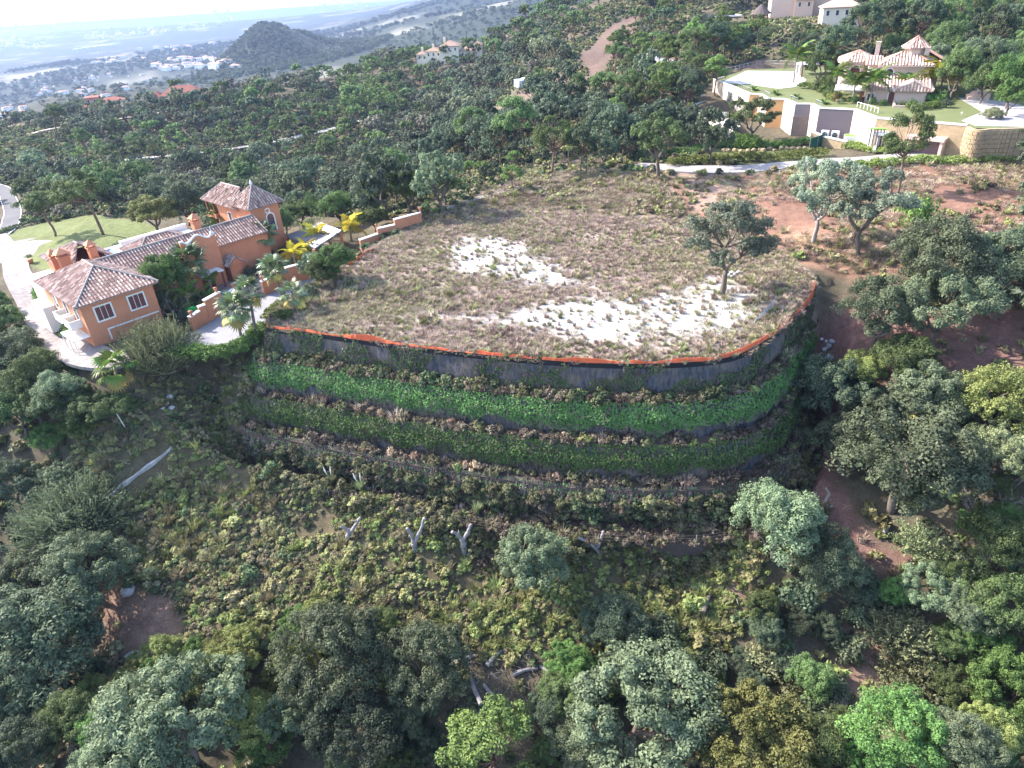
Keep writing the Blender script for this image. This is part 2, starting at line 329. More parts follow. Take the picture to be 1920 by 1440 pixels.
# ------------------------------------------------------------------ scattered ground plants (one object, geometry nodes)
def hidden(mesh):
    return bpy.data.objects.new(mesh.name, mesh)
def scatter(name, templates, pts, scl, kind='stuff', rot=None, idx=None, parent=None):
    n = len(pts); me = bpy.data.meshes.new(name); me.vertices.add(n); me.vertices.foreach_set('co', np.asarray(pts, float).ravel())
    if rot is None: rot = np.stack([rng.normal(0, .12, n), rng.normal(0, .12, n), rng.random(n) * 6.283], 1)
    if idx is None: idx = rng.integers(0, len(templates), n)
    for nm, ty, va in (('rot', 'FLOAT_VECTOR', rot), ('scl', 'FLOAT', scl), ('idx', 'INT', idx)):
        at = me.attributes.new(nm, ty, 'POINT')
        at.data.foreach_set('vector' if ty == 'FLOAT_VECTOR' else 'value', np.asarray(va, np.int32 if ty == 'INT' else np.float32).ravel())
    c = bpy.data.collections.new(name + '_kinds')
    for k, t in enumerate(templates):
        o = bpy.data.objects.new('%02d_%s' % (k, t.name), t); c.objects.link(o)
    g = bpy.data.node_groups.new(name, 'GeometryNodeTree')
    g.interface.new_socket('Geometry', in_out='INPUT', socket_type='NodeSocketGeometry'); g.interface.new_socket('Geometry', in_out='OUTPUT', socket_type='NodeSocketGeometry')
    gi = g.nodes.new('NodeGroupInput'); go = g.nodes.new('NodeGroupOutput'); ip = g.nodes.new('GeometryNodeInstanceOnPoints'); mp = g.nodes.new('GeometryNodeMeshToPoints')
    ci = g.nodes.new('GeometryNodeCollectionInfo'); ci.inputs['Collection'].default_value = c; ci.inputs['Separate Children'].default_value = True; ci.inputs['Reset Children'].default_value = True
    def na(nm, ty):
        q = g.nodes.new('GeometryNodeInputNamedAttribute'); q.data_type = ty; q.inputs['Name'].default_value = nm; return q.outputs['Attribute']
    L = g.links.new; L(gi.outputs[0], mp.inputs['Mesh']); L(mp.outputs[0], ip.inputs['Points']); L(ci.outputs[0], ip.inputs['Instance']); ip.inputs['Pick Instance'].default_value = True
    L(na('idx', 'INT'), ip.inputs['Instance Index']); L(na('rot', 'FLOAT_VECTOR'), ip.inputs['Rotation']); L(na('scl', 'FLOAT'), ip.inputs['Scale']); L(ip.outputs[0], go.inputs[0])
    o = link(name, me, parent); md = o.modifiers.new('scatter', 'NODES'); md.node_group = g
    return tag(o, kind=kind)
def gpoly(px): return [tuple(G(*p)[0][:2]) for p in px]
def fill(poly, step, jitter=.5):
    """jittered points inside a ground polygon"""
    a = np.array(poly); x, y = np.meshgrid(np.arange(a[:, 0].min(), a[:, 0].max(), step), np.arange(a[:, 1].min(), a[:, 1].max(), step))
    x = x.ravel() + rng.uniform(-jitter, jitter, x.size) * step; y = y.ravel() + rng.uniform(-jitter, jitter, y.size) * step
    m = in_poly(x, y, poly); return x[m], y[m]

# ------------------------------------------------------------------ ground sheet with soils
POLY = {
 'scrub': gpoly([(330,760),(430,850),(640,960),(1280,985),(1400,1000),(1420,1120),(1330,1200),(1000,1210),(560,1190),(420,1230),(330,1210),(230,1080),(150,960),(200,900)]),
 'redR': gpoly([(1520,590),(1600,560),(1700,600),(1919,560),(1919,720),(1780,720),(1640,700),(1560,900),(1640,1010),(1750,1030),(1700,1100),(1560,1010),(1520,960),(1480,1010),(1460,900),(1500,760)]),
 'upper': gpoly([(1240,330),(1400,328),(1520,320),(1700,308),(1919,304),(1919,520),(1700,500),(1600,530),(1480,480),(1420,450),(1300,420),(1200,390)]),
 'ridge': gpoly([(830,400),(960,340),(1100,318),(1240,330),(1300,420),(1150,405),(1000,395),(900,405)]),
 'dirtA': gpoly([(905,215),(1060,140),(1130,150),(1085,190),(1000,205)]), 'dirtB': gpoly([(1085,100),(1160,40),(1200,20),(1190,60),(1150,110),(1110,150)]),
 'dirtC': gpoly([(1230,110),(1290,70),(1330,75),(1290,112),(1240,130)]), 'dirtD': gpoly([(1130,195),(1200,190),(1200,255),(1150,250)]),
 'dirtE': gpoly([(1360,145),(1420,110),(1440,128),(1400,150)]), 'dirtF': gpoly([(1180,330),(1310,320),(1400,345),(1390,390),(1300,395),(1280,345)]),
 'moundA': gpoly([(1430,440),(1520,425),(1600,445),(1690,500),(1600,520),(1520,500),(1450,490)]),
 'redB': gpoly([(1580,1180),(1650,1190),(1680,1240),(1690,1300),(1640,1330),(1590,1300)]), 'redC': gpoly([(190,1100),(330,1120),(350,1190),(260,1220),(190,1180)]),
 'redD': gpoly([(1370,1050),(1450,1090),(1480,1110),(1400,1120),(1340,1080)]),
 'lawn': gpoly([(0,460),(20,432),(100,415),(180,402),(260,414),(300,430),(200,470),(110,520),(60,500)]),
 'green': gpoly([(930,345),(1060,300),(1150,300),(1100,325),(1000,345)]), 'greenV': gpoly([(1260,300),(1330,255),(1500,270),(1560,285),(1540,303),(1300,308)]),
 'far_green': gpoly([(45,188),(60,172),(120,158),(118,170),(80,186)]),
}
chA = [tuple(P(x, y, .3)[:2]) for x, y in [(845,472),(872,436),(935,442),(1000,468),(1055,500),(1095,535),(1010,538),(920,522),(850,505)]]
chB = [tuple(P(x, y, .1)[:2]) for x, y in [(980,582),(1090,552),(1180,556),(1280,545),(1330,520),(1385,525),(1430,552),(1425,590),(1385,618),(1290,632),(1180,642),(1060,630),(930,612),(760,594),(770,578),(900,588)]]
rr = np.exp(_L).ravel(); gx, gy = GX.ravel(), GY.ravel()
base = np.zeros((len(gx), 3)); base[:] = (.095, .08, .055)
nz = fbm(gx * .05, gy * .05, 4)[:, None]
base += nz * np.array([.08, .05, .03])
def soil(poly, col, soft=2.0, amt=1.0, wob=1.5):
    global base
    a = np.array(poly); pad_ = soft * 3 + 5
    m = (gx > a[:, 0].min() - pad_) & (gx < a[:, 0].max() + pad_) & (gy > a[:, 1].min() - pad_) & (gy < a[:, 1].max() + pad_)
    d = sdf(gx[m], gy[m], poly) + fbm(gx[m] * .25, gy[m] * .25) * wob * 2; w = (amt * (1 - sst(-soft, soft, d)))[:, None]
    base[m] = base[m] * (1 - w) + np.array(col) * w
soil(POLY['scrub'], (.09, .075, .045), 4)
for k, c in (('redR', (.165, .095, .082)), ('upper', (.18, .102, .076)), ('ridge', (.165, .13, .09)), ('dirtA', (.135, .095, .075)), ('dirtB', (.135, .092, .075)), ('dirtC', (.15, .095, .078)), ('dirtD', (.22, .15, .115)),
             ('dirtE', (.2, .125, .095)), ('dirtF', (.25, .175, .14)), ('moundA', (.23, .14, .10)), ('redB', (.23, .15, .115)), ('redC', (.18, .115, .088)), ('redD', (.18, .115, .088)), ('green', (.15, .15, .06)), ('greenV', (.11, .12, .05))):
    soil(POLY[k], c, 1.6)
soil([tuple(p) for p in PAD], (.25, .195, .172), 1.2)
soil(chB, (.33, .30, .28), 7, .85, 5); soil(chA, (.33, .30, .28), 6, .85, 5); soil(POLY['lawn'], (.12, .14, .055), .6, 1, .3); soil(POLY['far_green'], (.20, .26, .08), 10)
ff = sst(700, 1400, rr)[:, None]                                   # plain: wooded ground with pale fields and streets
fm = fbm(gx * .004, gy * .004, 5)[:, None]; pale = sst(.10, .24, fm)
base = base * (1 - ff) + ff * ((1 - pale) * np.array([.034, .043, .03]) + pale * np.array([.20, .19, .15]))
hx_, hy_ = P(512, 100, -80)[:2]; k_ = 1700 / hypot(hx_, hy_); hm = (1 - sst(.7, 1.5, np.hypot((gx - hx_ * k_) / 200, (gy - hy_ * k_) / 330)))[:, None]; base = base * (1 - hm) + hm * np.array([.03, .038, .024])
sea_w = sst(0, 1, (-249.4 - GZ.ravel()))[:, None] * (rr > 8000)[:, None]
base = base * (1 - sea_w) + sea_w * np.array([.10, .14, .17])
wob = fbm(gx * .35, gy * .35, 3) * 2.6
ch = np.zeros(len(gx)); m = (rr < 140)
ch[m] = np.maximum(1 - sst(-2.5, 4.8, sdf(gx[m], gy[m], chA) + wob[m] * 1.5), 1 - sst(-3.2, 6.5, sdf(gx[m], gy[m], chB) + wob[m] * 1.5))
i, j = np.meshgrid(np.arange(NR - 1), np.arange(NA - 1), indexing='ij')
gm = MB().add(np.stack([GX, GY, GZ], -1), np.stack([i * NA + j, i * NA + j + 1, (i + 1) * NA + j + 1, (i + 1) * NA + j], -1).reshape(-1, 4))
def ground_mat():
    m, n = newmat('ground_soil'); a = N(n, 'ShaderNodeAttribute', attribute_name='soilcol'); c = N(n, 'ShaderNodeAttribute', attribute_name='chalk')
    pos = N(n, 'ShaderNodeTexCoord').outputs['Object']
    f1 = noise(n, .9, 8, .65, vec=pos); f2 = noise(n, 5.5, 5, .7, vec=pos)
    k1 = ramp(n, f1, [(.3, (.72, .70, .66)), (.7, (1.28, 1.26, 1.22))]); k2 = ramp(n, f2, [(.33, (.7, .7, .7)), (.66, (1.3, 1.3, 1.3))])
    col = mixc(n, 1, mixc(n, 1, a.outputs['Color'], k1, 'MULTIPLY'), k2, 'MULTIPLY')
    ad = N(n, 'ShaderNodeMath', operation='ADD'); s1 = N(n, 'ShaderNodeMath', operation='MULTIPLY_ADD'); s1.inputs[1].default_value = 2.0; s1.inputs[2].default_value = -1.05
    n.links.new(f1, s1.inputs[0]); n.links.new(c.outputs['Fac'], ad.inputs[0]); n.links.new(s1.outputs[0], ad.inputs[1])
    cf = ramp(n, ad.outputs[0], [(.42, (0, 0, 0)), (1.0, (.92, .92, .92))])
    col = mixc(n, cf, col, mixc(n, f2, (.30, .285, .275), (.55, .54, .53)))
    return finish(m, n, col, .95, .15, 0, f2, .5, .12)
gme = gm.mesh('ground', ground_mat(), True)
at = gme.attributes.new('soilcol', 'FLOAT_COLOR', 'POINT'); at.data.foreach_set('color', np.c_[np.clip(base, .01, 1), np.ones(len(base))].astype(np.float32).ravel())
at = gme.attributes.new('chalk', 'FLOAT', 'POINT'); at.data.foreach_set('value', ch.astype(np.float32))
ground = tag(link('ground', gme), kind='structure')

# ------------------------------------------------------------------ ribbons draped on the ground (roads, drives, paths)
def ribbon(name, pts, width, mat, lift=.12, kind='structure', cols=5, step=1.2, edge=None, smooth=True, lab=None, cat=None):
    pl = resample(spline(np.array([p[:2] for p in pts]), 6) if smooth and len(pts) > 2 else np.array([p[:2] for p in pts]), step)
    d = np.gradient(pl, axis=0); d /= np.linalg.norm(d, axis=1, keepdims=True) + 1e-9; nn = np.stack([d[:, 1], -d[:, 0]], 1)
    w = np.broadcast_to(np.interp(np.linspace(0, 1, len(pl)), np.linspace(0, 1, len(np.atleast_1d(width))), np.atleast_1d(width)), (len(pl),))
    off = np.linspace(-.5, .5, cols); q = pl[:, None] + nn[:, None] * (off[None, :, None] * w[:, None, None])
    zc = hg(pl[:, 0], pl[:, 1]); zz = hg(q[..., 0].ravel(), q[..., 1].ravel()).reshape(q.shape[:2])
    zc = np.convolve(np.pad(zc, 3, 'edge'), np.ones(7) / 7, 'valid'); zz = np.maximum(zc[:, None], zz) + lift
    v = np.concatenate([q, zz[..., None]], -1); k, c = v.shape[:2]
    i, j = np.meshgrid(np.arange(k - 1), np.arange(c - 1), indexing='ij')
    mb = MB().add(v, np.stack([i * c + j, i * c + j + 1, (i + 1) * c + j + 1, (i + 1) * c + j], -1).reshape(-1, 4))
    for e, sgn in ((0, -1), (c - 1, 1)):                            # skirts so the slab has a visible thickness
        lo = v[:, e].copy(); lo[:, 2] -= .45; b = len(mb.v) and mb.n; ii = np.arange(k - 1)
        mb.add(np.concatenate([v[:, e], lo]), np.stack([ii, ii + 1, ii + 1 + k, ii + k], -1))
    o = tag(mb.obj(name, mat), kind=kind); return o, v
asphalt = plain('asphalt', (.085, .082, .09), .9, .12, .8); concrete = plain('pale_concrete', (.40, .38, .36), .85, .12, 1.2); whitepaint = plain('white_paint', (.8, .79, .77), .6, .05, 2)
rd, rv = ribbon('road', [G(-60,345)[0], G(0,352)[0], G(18,378)[0], G(24,402)[0], G(14,430)[0], G(-20,462)[0]], 4.2, asphalt)
for s_ in (0, 4):
    q = rv[:, s_] * .93 + rv[:, 2] * .07; q2 = rv[:, s_] * .87 + rv[:, 2] * .13; k = len(q); ii = np.arange(k - 1)
    v = np.concatenate([q, q2]); v[:, 2] += .01
    tag(MB().add(v, np.stack([ii, ii + 1, ii + 1 + k, ii + k], -1)).obj('road_line', whitepaint), kind='structure')
ribbon('road', [G(1195,310)[0], G(1290,318)[0], G(1380,318)[0], G(1470,311)[0], G(1540,306)[0], G(1620,301)[0], G(1700,295)[0], G(1800,292)[0], G(1919,288)[0], G(2000,286)[0]], [3, 5, 6, 5, 4.5, 5, 6, 6.5, 6.5, 6], plain('pale_road', (.27, .245, .24), .9, .2, .7))
ribbon('path', [P(830,397,.1), P(880,380,.4), P(930,365,.9), P(975,350,1.3)], 1.6, plain('old_slab', (.34, .32, .31), .9, .15, 1), .2)
trackmat = plain('pale_track', (.36, .30, .25), .95, .15, .2)
ribbon('track', [G(60,252)[0], G(130,238)[0], G(240,222)[0], G(330,206)[0]], 2.5, trackmat, .5)
ribbon('track', [G(180,310)[0], G(300,297)[0], G(430,283)[0], G(500,272)[0], G(580,255)[0], G(640,240)[0], G(720,215)[0]], 4, plain('pale_track_bright', (.34, .31, .28), .95, .15, .2), .8)
ribbon('track', [G(1196,103)[0], G(1215,108)[0], G(1235,114)[0], G(1262,120)[0]], 5, concrete, .3)

# ------------------------------------------------------------------ green terraced retaining walls
netting = plain('geotextile', (.075, .08, .105), .85, .35, 2.2)
earth = plain('ledge_soil', (.085, .062, .05), .95, .3, 1.5)
ivy_m = foliage('ivy_leaf', (.04, .085, .025), (.14, .25, .07), None, .18, .6)
ivy_dry = foliage('dry_ivy', (.085, .065, .065), (.21, .165, .145), None, .1, .8)
def face_mat():
    m, n = newmat('woven_wall_face'); co = N(n, 'ShaderNodeTexCoord').outputs['Object']
    mp = N(n, 'ShaderNodeMapping'); mp.inputs['Scale'].default_value = (2.4, 2.4, .35); n.links.new(co, mp.inputs[0])
    f = noise(n, 1.3, 6, .7, vec=mp.outputs[0]); f2 = noise(n, .5, 4, .6, vec=co)
    c = mixc(n, ramp(n, f2, [(.4, (0, 0, 0)), (.62, (1, 1, 1))]), ramp(n, f, [(.35, (.03, .031, .038)), (.65, (.10, .102, .115))]), ramp(n, f, [(.35, (.07, .06, .055)), (.65, (.16, .13, .10))]))
    return finish(m, n, c, .9, .2, 0, f, .6, .15)
facem = face_mat(); tiernames = ['topmost', 'second', 'third', 'lowest']
TIER = []
HC = np.cumsum(np.r_[0, np.linalg.norm(np.diff(EDGE, axis=0), axis=1)])
for k in range(TIERS):
    s0 = k * (BATTER + BERM); zt, zb = -WALLH * k, -WALLH * (k + 1)
    root = thing('terrace_wall', ['topmost terrace wall of bare grey woven netting below the weedy plot', 'second terrace wall from the top, thick with dark green ivy', 'third terrace wall from the top, ivy over dry brown stems', 'lowest terrace wall, brown and shaded behind the wire fence'][k], 'retaining wall', (0, 0, 0), 0, 'stepped green terrace walls')
    root['kind'] = 'thing'
    nv = 9; u = np.linspace(0, 1, nv)
    bul = fbm(HC[:, None] * .5 + 40 * k, u[None] * 2, 3) * .5 * np.sin(u * pi)[None]
    off = (s0 + BATTER * u[None]) * OS[:, None] + bul; pos = EDGE[:, None] + EN[:, None] * off[..., None]
    v = np.concatenate([pos, np.broadcast_to(zt + (zb - zt) * u[None], off.shape)[..., None]], -1)
    def grid(v, mb, mat=0):
        a, b = v.shape[:2]; i, j = np.meshgrid(np.arange(a - 1), np.arange(b - 1), indexing='ij')
        return mb.add(v, np.stack([i * b + j, i * b + j + 1, (i + 1) * b + j + 1, (i + 1) * b + j], -1).reshape(-1, 4), mat)
    grid(v, MB()).obj('wall_face', facem if k < 3 else earth, root, True)
    so_ = s0 + BATTER + np.array([-.15, .4, 1.0, BERM + .05] if k < 3 else [-.15, 1, 2.4, 4.8])
    lv = np.concatenate([EDGE[:, None] + EN[:, None] * so_[None, :, None] * OS[:, None, None], np.broadcast_to(zb + np.array([0.18, .1, .03, 0] if k < 3 else [.15, 0, -.5, -2.6]), (len(EDGE), 4))[..., None]], -1)
    lv[..., 2] += fbm(lv[..., 0] * .8, lv[..., 1] * .8) * .3 * np.array([1, 1, .6, 0])
    if k == 3:
        for c_, w_ in ((3, 1.), (2, .6)):
            g_ = hg(lv[:, c_, 0], lv[:, c_, 1]); lv[:, c_, 2] = np.minimum(lv[:, c_, 2], g_ + (.0 if c_ == 2 else -.5)) if c_ == 2 else g_ - .5
    grid(lv, MB()).obj('ledge', earth, root, True)
    if k == 0:                                                       # strip of ground closing the plot up to the wall top
        sv = np.array([-3.2, -1.6, -.5, 0.02]); tv = np.concatenate([EDGE[:, None] + EN[:, None] * sv[None, :, None], np.zeros((len(EDGE), 4, 1))], -1)
        tv[..., 2] = padz(0, tv[..., 1]) * np.array([1, 1, .8, 0]) + fbm(tv[..., 0] * .5, tv[..., 1] * .5) * .2 * np.array([1, .8, .4, 0]) + np.array([-.02, .02, .02, 0])
        st = grid(tv, MB()).obj('plot_edge', plain('plot_edge_soil', (.19, .155, .12), .95, .25, 1.2), None, True); tag(st, kind='structure')
    # ivy: leaf-sized faces hanging on the face
    nl = (20000, 46000, 46000, 34000)[k]; hu = rng.random(nl) * HC[-1]; hv = rng.random(nl)
    dens = fbm(hu * .35 + 9 * k, hv * 1.6 + 3 * k, 4)
    if k == 0: keep = (dens + .07 + .34 * sst(.4, 1, hv) + .12 * (1 - hu / HC[-1]) - .12 + .5 * sst(.8, .97, hu / HC[-1]) + .35 * (1 - sst(.05, .22, hu / HC[-1])) > .05)
    elif k == 3: keep = dens + .38 > .1
    else: keep = dens + .50 - .75 * sst(.5, 1.0, hv + .9 * fbm(hu * .45, hu * 0 + k, 3)) > .10
    hu, hv = hu[keep], hv[keep]; nl = len(hu)
    ex = np.stack([np.interp(hu, HC, EDGE[:, 0]), np.interp(hu, HC, EDGE[:, 1])], 1); en = np.stack([np.interp(hu, HC, EN[:, 0]), np.interp(hu, HC, EN[:, 1])], 1)
    thick = (.14, .50, .50, .3)[k]
    os_ = np.interp(hu / HC[-1], sarr, OS); off = (s0 + BATTER * hv) * os_ + .05 + thick * (.35 + .9 * np.sin(np.clip(hv * 1.15 + .1, 0, 1) * pi) * (1 + 1.5 * fbm(hu * .7, hv * 2.4, 3))) * rng.uniform(.6, 1, nl) - .42 * (1 - sst(0, .24, hv)) * (k > 0)
    pz = zt + (zb - zt) * hv + (thick * .8 * np.exp(-(hv / .08) ** 2) if k else 0)
    c = np.c_[ex + en * off[:, None], pz]
    nrm = np.c_[en, np.full(nl, .55)] + rng.normal(0, .45, (nl, 3)); nrm /= np.linalg.norm(nrm, axis=1, keepdims=True)
    t1 = np.cross(nrm, rng.normal(0, 1, (nl, 3))); t1 /= np.linalg.norm(t1, axis=1, keepdims=True); t2 = np.cross(nrm, t1); sz = rng.uniform(.08, .17, nl)[:, None]
    lng = rng.random(nl)[:, None] * np.array([0, 0, 1.])
    lvv = np.stack([c - t1 * sz, c - t2 * sz * .7 + nrm * .02, c + t1 * sz * 1.1, c + t2 * sz * .7 + nrm * .02], 1)
    dry = rng.random(nl) < (.40, .08, .12, .65)[k] + np.array(.8 if k in (1, 2) else .1) * sst(.42, .9, hv + fbm(hu * .3, hv, 3) * .7)
    mb = MB(); tn = np.clip(.45 + fbm(hu * 1.5, hv * 6, 3) * .9 + rng.normal(0, .16, nl) + .25 * np.exp(-(hv / .1) ** 2), 0, 1)
    lvv[dry, 0] -= lng[dry] * .45; lvv[dry, 2] += lng[dry] * .45
    for sel, mt in ((~dry, 0), (dry, 1)):
        mm = lvv[sel]; q = len(mm); mb.add(mm.reshape(-1, 3), np.arange(q * 4).reshape(-1, 4), mt, np.repeat(tn[sel], 4))
    iv = mb.obj('ivy', [ivy_m, ivy_dry], root); tag(iv, kind='stuff')
    TIER.append(dict(s0=s0, zb=zb))
def ledge_pt(u, k, f=.5):
    """point on ledge k at fraction u along the wall"""
    h = u * HC[-1]; s_ = (TIER[k]['s0'] + BATTER + .15 + f * 1.2) * np.interp(u, sarr, OS)
    return np.array([np.interp(h, HC, EDGE[:, 0]) + np.interp(h, HC, EN[:, 0]) * s_, np.interp(h, HC, EDGE[:, 1]) + np.interp(h, HC, EN[:, 1]) * s_, TIER[k]['zb'] + .1])
# ------------------------------------------------------------------ plant library (unit size: crown about 1 across)
def rdir(n, up=-1.):
    z = rng.uniform(up, 1, n); t = rng.random(n) * 6.2832; r_ = np.sqrt(1 - z * z); return np.stack([r_ * np.cos(t), r_ * np.sin(t), z], 1)
def leaves(mb, C, R, per, size, mat=0, jit=.5, up=-.45, sq=(1, 1, 1), tint=None, tvar=.16, tri=False, shell=.62):
    """leaf-sized faces spread over puffs with centres C and radii R"""
    C = np.asarray(C, float); n = len(C) * per; R = np.repeat(np.broadcast_to(np.asarray(R, float), (len(C),)), per)
    d = rdir(n, up); c = np.repeat(C, per, 0) + d * (R * rng.uniform(shell, 1.08, n))[:, None] * np.array(sq)
    nr = d + rng.normal(0, jit, (n, 3)) + np.array([0, 0, .25]); nr /= np.linalg.norm(nr, axis=1, keepdims=True)
    t1 = np.cross(nr, rng.normal(0, 1, (n, 3))); t1 /= np.linalg.norm(t1, axis=1, keepdims=True) + 1e-9; t2 = np.cross(nr, t1)
    s = (size * rng.uniform(.65, 1.35, n))[:, None]
    tn = np.repeat(np.clip((rng.normal(.5, .2, len(C)) if tint is None else np.asarray(tint)), 0, 1), per) + rng.normal(0, tvar, n); tn = np.clip(tn, 0, 1)
    if tri:
        v = np.stack([c - t1 * s, c + t1 * s * .6 + t2 * s * .8, c + t1 * s * .6 - t2 * s * .8], 1); k = 3
    else:
        v = np.stack([c - t1 * s * 1.1, c - t2 * s * .62, c + t1 * s * 1.1, c + t2 * s * .62], 1); k = 4
    mb.add(v.reshape(-1, 3), np.arange(n * k).reshape(-1, k), mat, np.repeat(tn, k))
def limb(mb, a, b, r0, r1, bend=.08, k=6, seg=6):
    a, b = np.array(a, float), np.array(b, float); t = np.linspace(0, 1, seg)[:, None]; L = np.linalg.norm(b - a)
    p = a + (b - a) * t + np.sin(t * pi) * rng.normal(0, bend, 3) * L + np.sin(t * 2 * pi) * rng.normal(0, bend * .5, 3) * L
    mb.tube(p, r0 + (r1 - r0) * t[:, 0], k); return p
bark = plain('bark', (.13, .105, .085), .95, .35, 6); bark_pale = plain('pale_bark', (.27, .235, .215), .95, .25, 6); bark_pine = plain('pine_bark', (.17, .11, .085), .95, .3, 6)
deadwood = plain('dead_wood', (.24, .22, .22), .95, .5, 4, .2, 0, .8)
OAK = [foliage('oak_leaf_grey', (.085, .112, .062), (.215, .262, .15), None, .3), foliage('oak_leaf_dark', (.05, .07, .046), (.135, .175, .10), None, .28),
       foliage('oak_leaf_green', (.055, .088, .036), (.17, .23, .085), None, .3), foliage('oak_leaf_yellow', (.10, .115, .035), (.28, .30, .10), None, .25),
       foliage('bright_leaf', (.05, .10, .03), (.165, .265, .075), None, .3), foliage('olive_leaf', (.12, .135, .065), (.27, .285, .15), None, .2)]
SILVER = foliage('oak_leaf_silver', (.115, .14, .095), (.27, .31, .215), None, .3)
PINE = [foliage('pine_needle', (.06, .10, .036), (.185, .25, .09), None, .28), foliage('pine_needle_bright', (.06, .11, .03), (.21, .29, .08), None, .2), foliage('pine_needle_dark', (.035, .058, .032), (.11, .145, .075), None, .12)]
FAR_OAK = [foliage('wood_leaf_dark', (.07, .088, .06), (.19, .225, .13), None, .25), foliage('wood_leaf_olive', (.10, .11, .06), (.24, .255, .14), None, .25), foliage('wood_leaf_brown', (.13, .115, .085), (.25, .225, .165), None, .1)]
class Kind: pass
def oak(seed, lobes=15, sub=15, per=120, leaf=.0105, spread=1.0, open_=0., th=.24, tri=False, fork=2):
    global rng; old = rng; rng = np.random.default_rng(seed)
    L = []; lo = 0
    while len(L) < lobes and lo < 4000:
        lo += 1
        d = rdir(1, -.25)[0]; rr_ = rng.uniform(.45, 1.0) ** .5
        c = np.array([d[0] * .40 * spread, d[1] * .40 * spread, th + .28 + d[2] * .26 + rng.normal(0, .03)]) * np.array([rr_, rr_, 1])
        r_ = rng.uniform(.10, .19) * (1 - .25 * open_)
        if all(np.linalg.norm(c - q) > .15 + .10 * open_ for q, _ in L): L.append((c, r_))
    T = MB(); base = np.array([0, 0, -.04]); fk = np.array([rng.normal(0, .03), rng.normal(0, .03), th * .8])
    limb(T, base, fk, .035, .024, .05, 7)
    mains = []
    for q in range(fork + 1):
        a_ = q * 2 * pi / (fork + 1) + rng.random(); e = fk + np.array([cos(a_) * .16, sin(a_) * .16, .2]); limb(T, fk, e, .022, .014, .1); mains.append(e)
    for c, r_ in L:
        m_ = min(mains, key=lambda q: np.linalg.norm(q - c)); limb(T, m_, c, .011, .004, .1, 4, 5)
    B = MB(); C = []; R = []; TN = []
    for c, r_ in L:
        d = rdir(sub, -.55); C.append(c + d * r_ * rng.uniform(.6, 1.0, (sub, 1)) * np.array([1.05, 1.05, .8])); R.append(rng.uniform(.32, .52, sub) * r_); t0 = rng.normal(.48, .12)
        TN.append(t0 + rng.normal(0, .12, sub))
    leaves(B, np.concatenate(C), np.concatenate(R), per, leaf, 0, .42 if not tri else .34, -.5, tint=np.concatenate(TN), tri=tri)
    rng = old; k = Kind(); k.trunk = T; k.crown = B; k.cw = 1.0; k.ch = th + .32; k.h = th + .72; return k
def pine(seed, lobes=22, sub=7, per=85, leaf=.0125, tall=.75, flat=.38, tri=False, lean=.05, round_=False):
    global rng; old = rng; rng = np.random.default_rng(seed)
    T = MB(); top = np.array([rng.normal(0, lean), rng.normal(0, lean), tall]); limb(T, (0, 0, -.05), top, .028, .02, .03, 7)
    C = []; R = []; TN = []
    for q in range(lobes):
        a_ = rng.random() * 6.283; rr_ = sqrt(rng.random()) * .40
        if round_: d = rdir(1, -.5)[0]; c = top + np.array([d[0] * .34, d[1] * .34, .2 + d[2] * .34])
        else: c = top + np.array([cos(a_) * rr_, sin(a_) * rr_, flat * (1 - (rr_ / .46) ** 2) + rng.uniform(-.10, .02)])
        limb(T, top + np.array([0, 0, rng.uniform(-.12, .03)]), c, .009, .003, .08, 4, 4)
        d = rdir(sub, -.3); r_ = rng.uniform(.085, .13); C.append(c + d * r_ * np.array([1, 1, .6])); R.append(rng.uniform(.4, .7, sub) * r_); TN.append(rng.normal(.5, .14) + rng.normal(0, .1, sub))
    B = MB(); leaves(B, np.concatenate(C), np.concatenate(R), per, leaf, 0, .45 if not tri else .34, -.4, tint=np.concatenate(TN), tri=tri)
    rng = old; k = Kind(); k.trunk = T; k.crown = B; k.cw = .98; k.ch = tall + (.2 if round_ else flat * .5); k.h = tall + flat; return k
def conifer(seed, n=26, per=80, leaf=.02, tri=False, cyp=False):
    global rng; old = rng; rng = np.random.default_rng(seed); T = MB(); hh = 1.9 if not cyp else 4.2
    limb(T, (0, 0, -.05), (rng.normal(0, .03), rng.normal(0, .03), hh * .93), .035, .006, .015, 6)
    C = []; R = []
    for q in range(n):
        f = rng.random() ** .8; z = hh * ((.32 + .66 * f) if not cyp else (.06 + .93 * f)); w = (.46 * (1 - f) ** .7 + .05) if not cyp else .40 * sin(min(1, f * 2.2 + .25) * pi / 2) * (1 - f) ** .45 + .04
        a_ = rng.random() * 6.283; u = w * sqrt(rng.random()) ; C.append((cos(a_) * u, sin(a_) * u, z)); R.append((.10 + .1 * (1 - f)) if not cyp else .16)
    B = MB(); leaves(B, np.array(C), np.array(R), per, leaf, 0, .5, -.6, sq=(1, 1, .75 if not cyp else 1.5), tri=tri)
    rng = old; k = Kind(); k.trunk = T; k.crown = B; k.cw = .95; k.ch = hh * .62; k.h = hh; return k
def bush(seed, n=26, per=46, leaf=.03, flat=.7, tri=False, up=-.2):
    global rng; old = rng; rng = np.random.default_rng(seed); d = rdir(n, -.1); C = d * rng.uniform(.1, .38, (n, 1)) * np.array([1, 1, flat]) + np.array([0, 0, .12])
    B = MB(); leaves(B, C, rng.uniform(.10, .19, n), per, leaf, 0, .6, up, tri=tri)
    T = MB()
    for q in range(5): limb(T, (0, 0, -.1), C[q], .012, .005, .1, 4, 4)
    rng = old; k = Kind(); k.trunk = T; k.crown = B; k.cw = 1; k.ch = .3 * flat; k.h = .6 * flat; return k
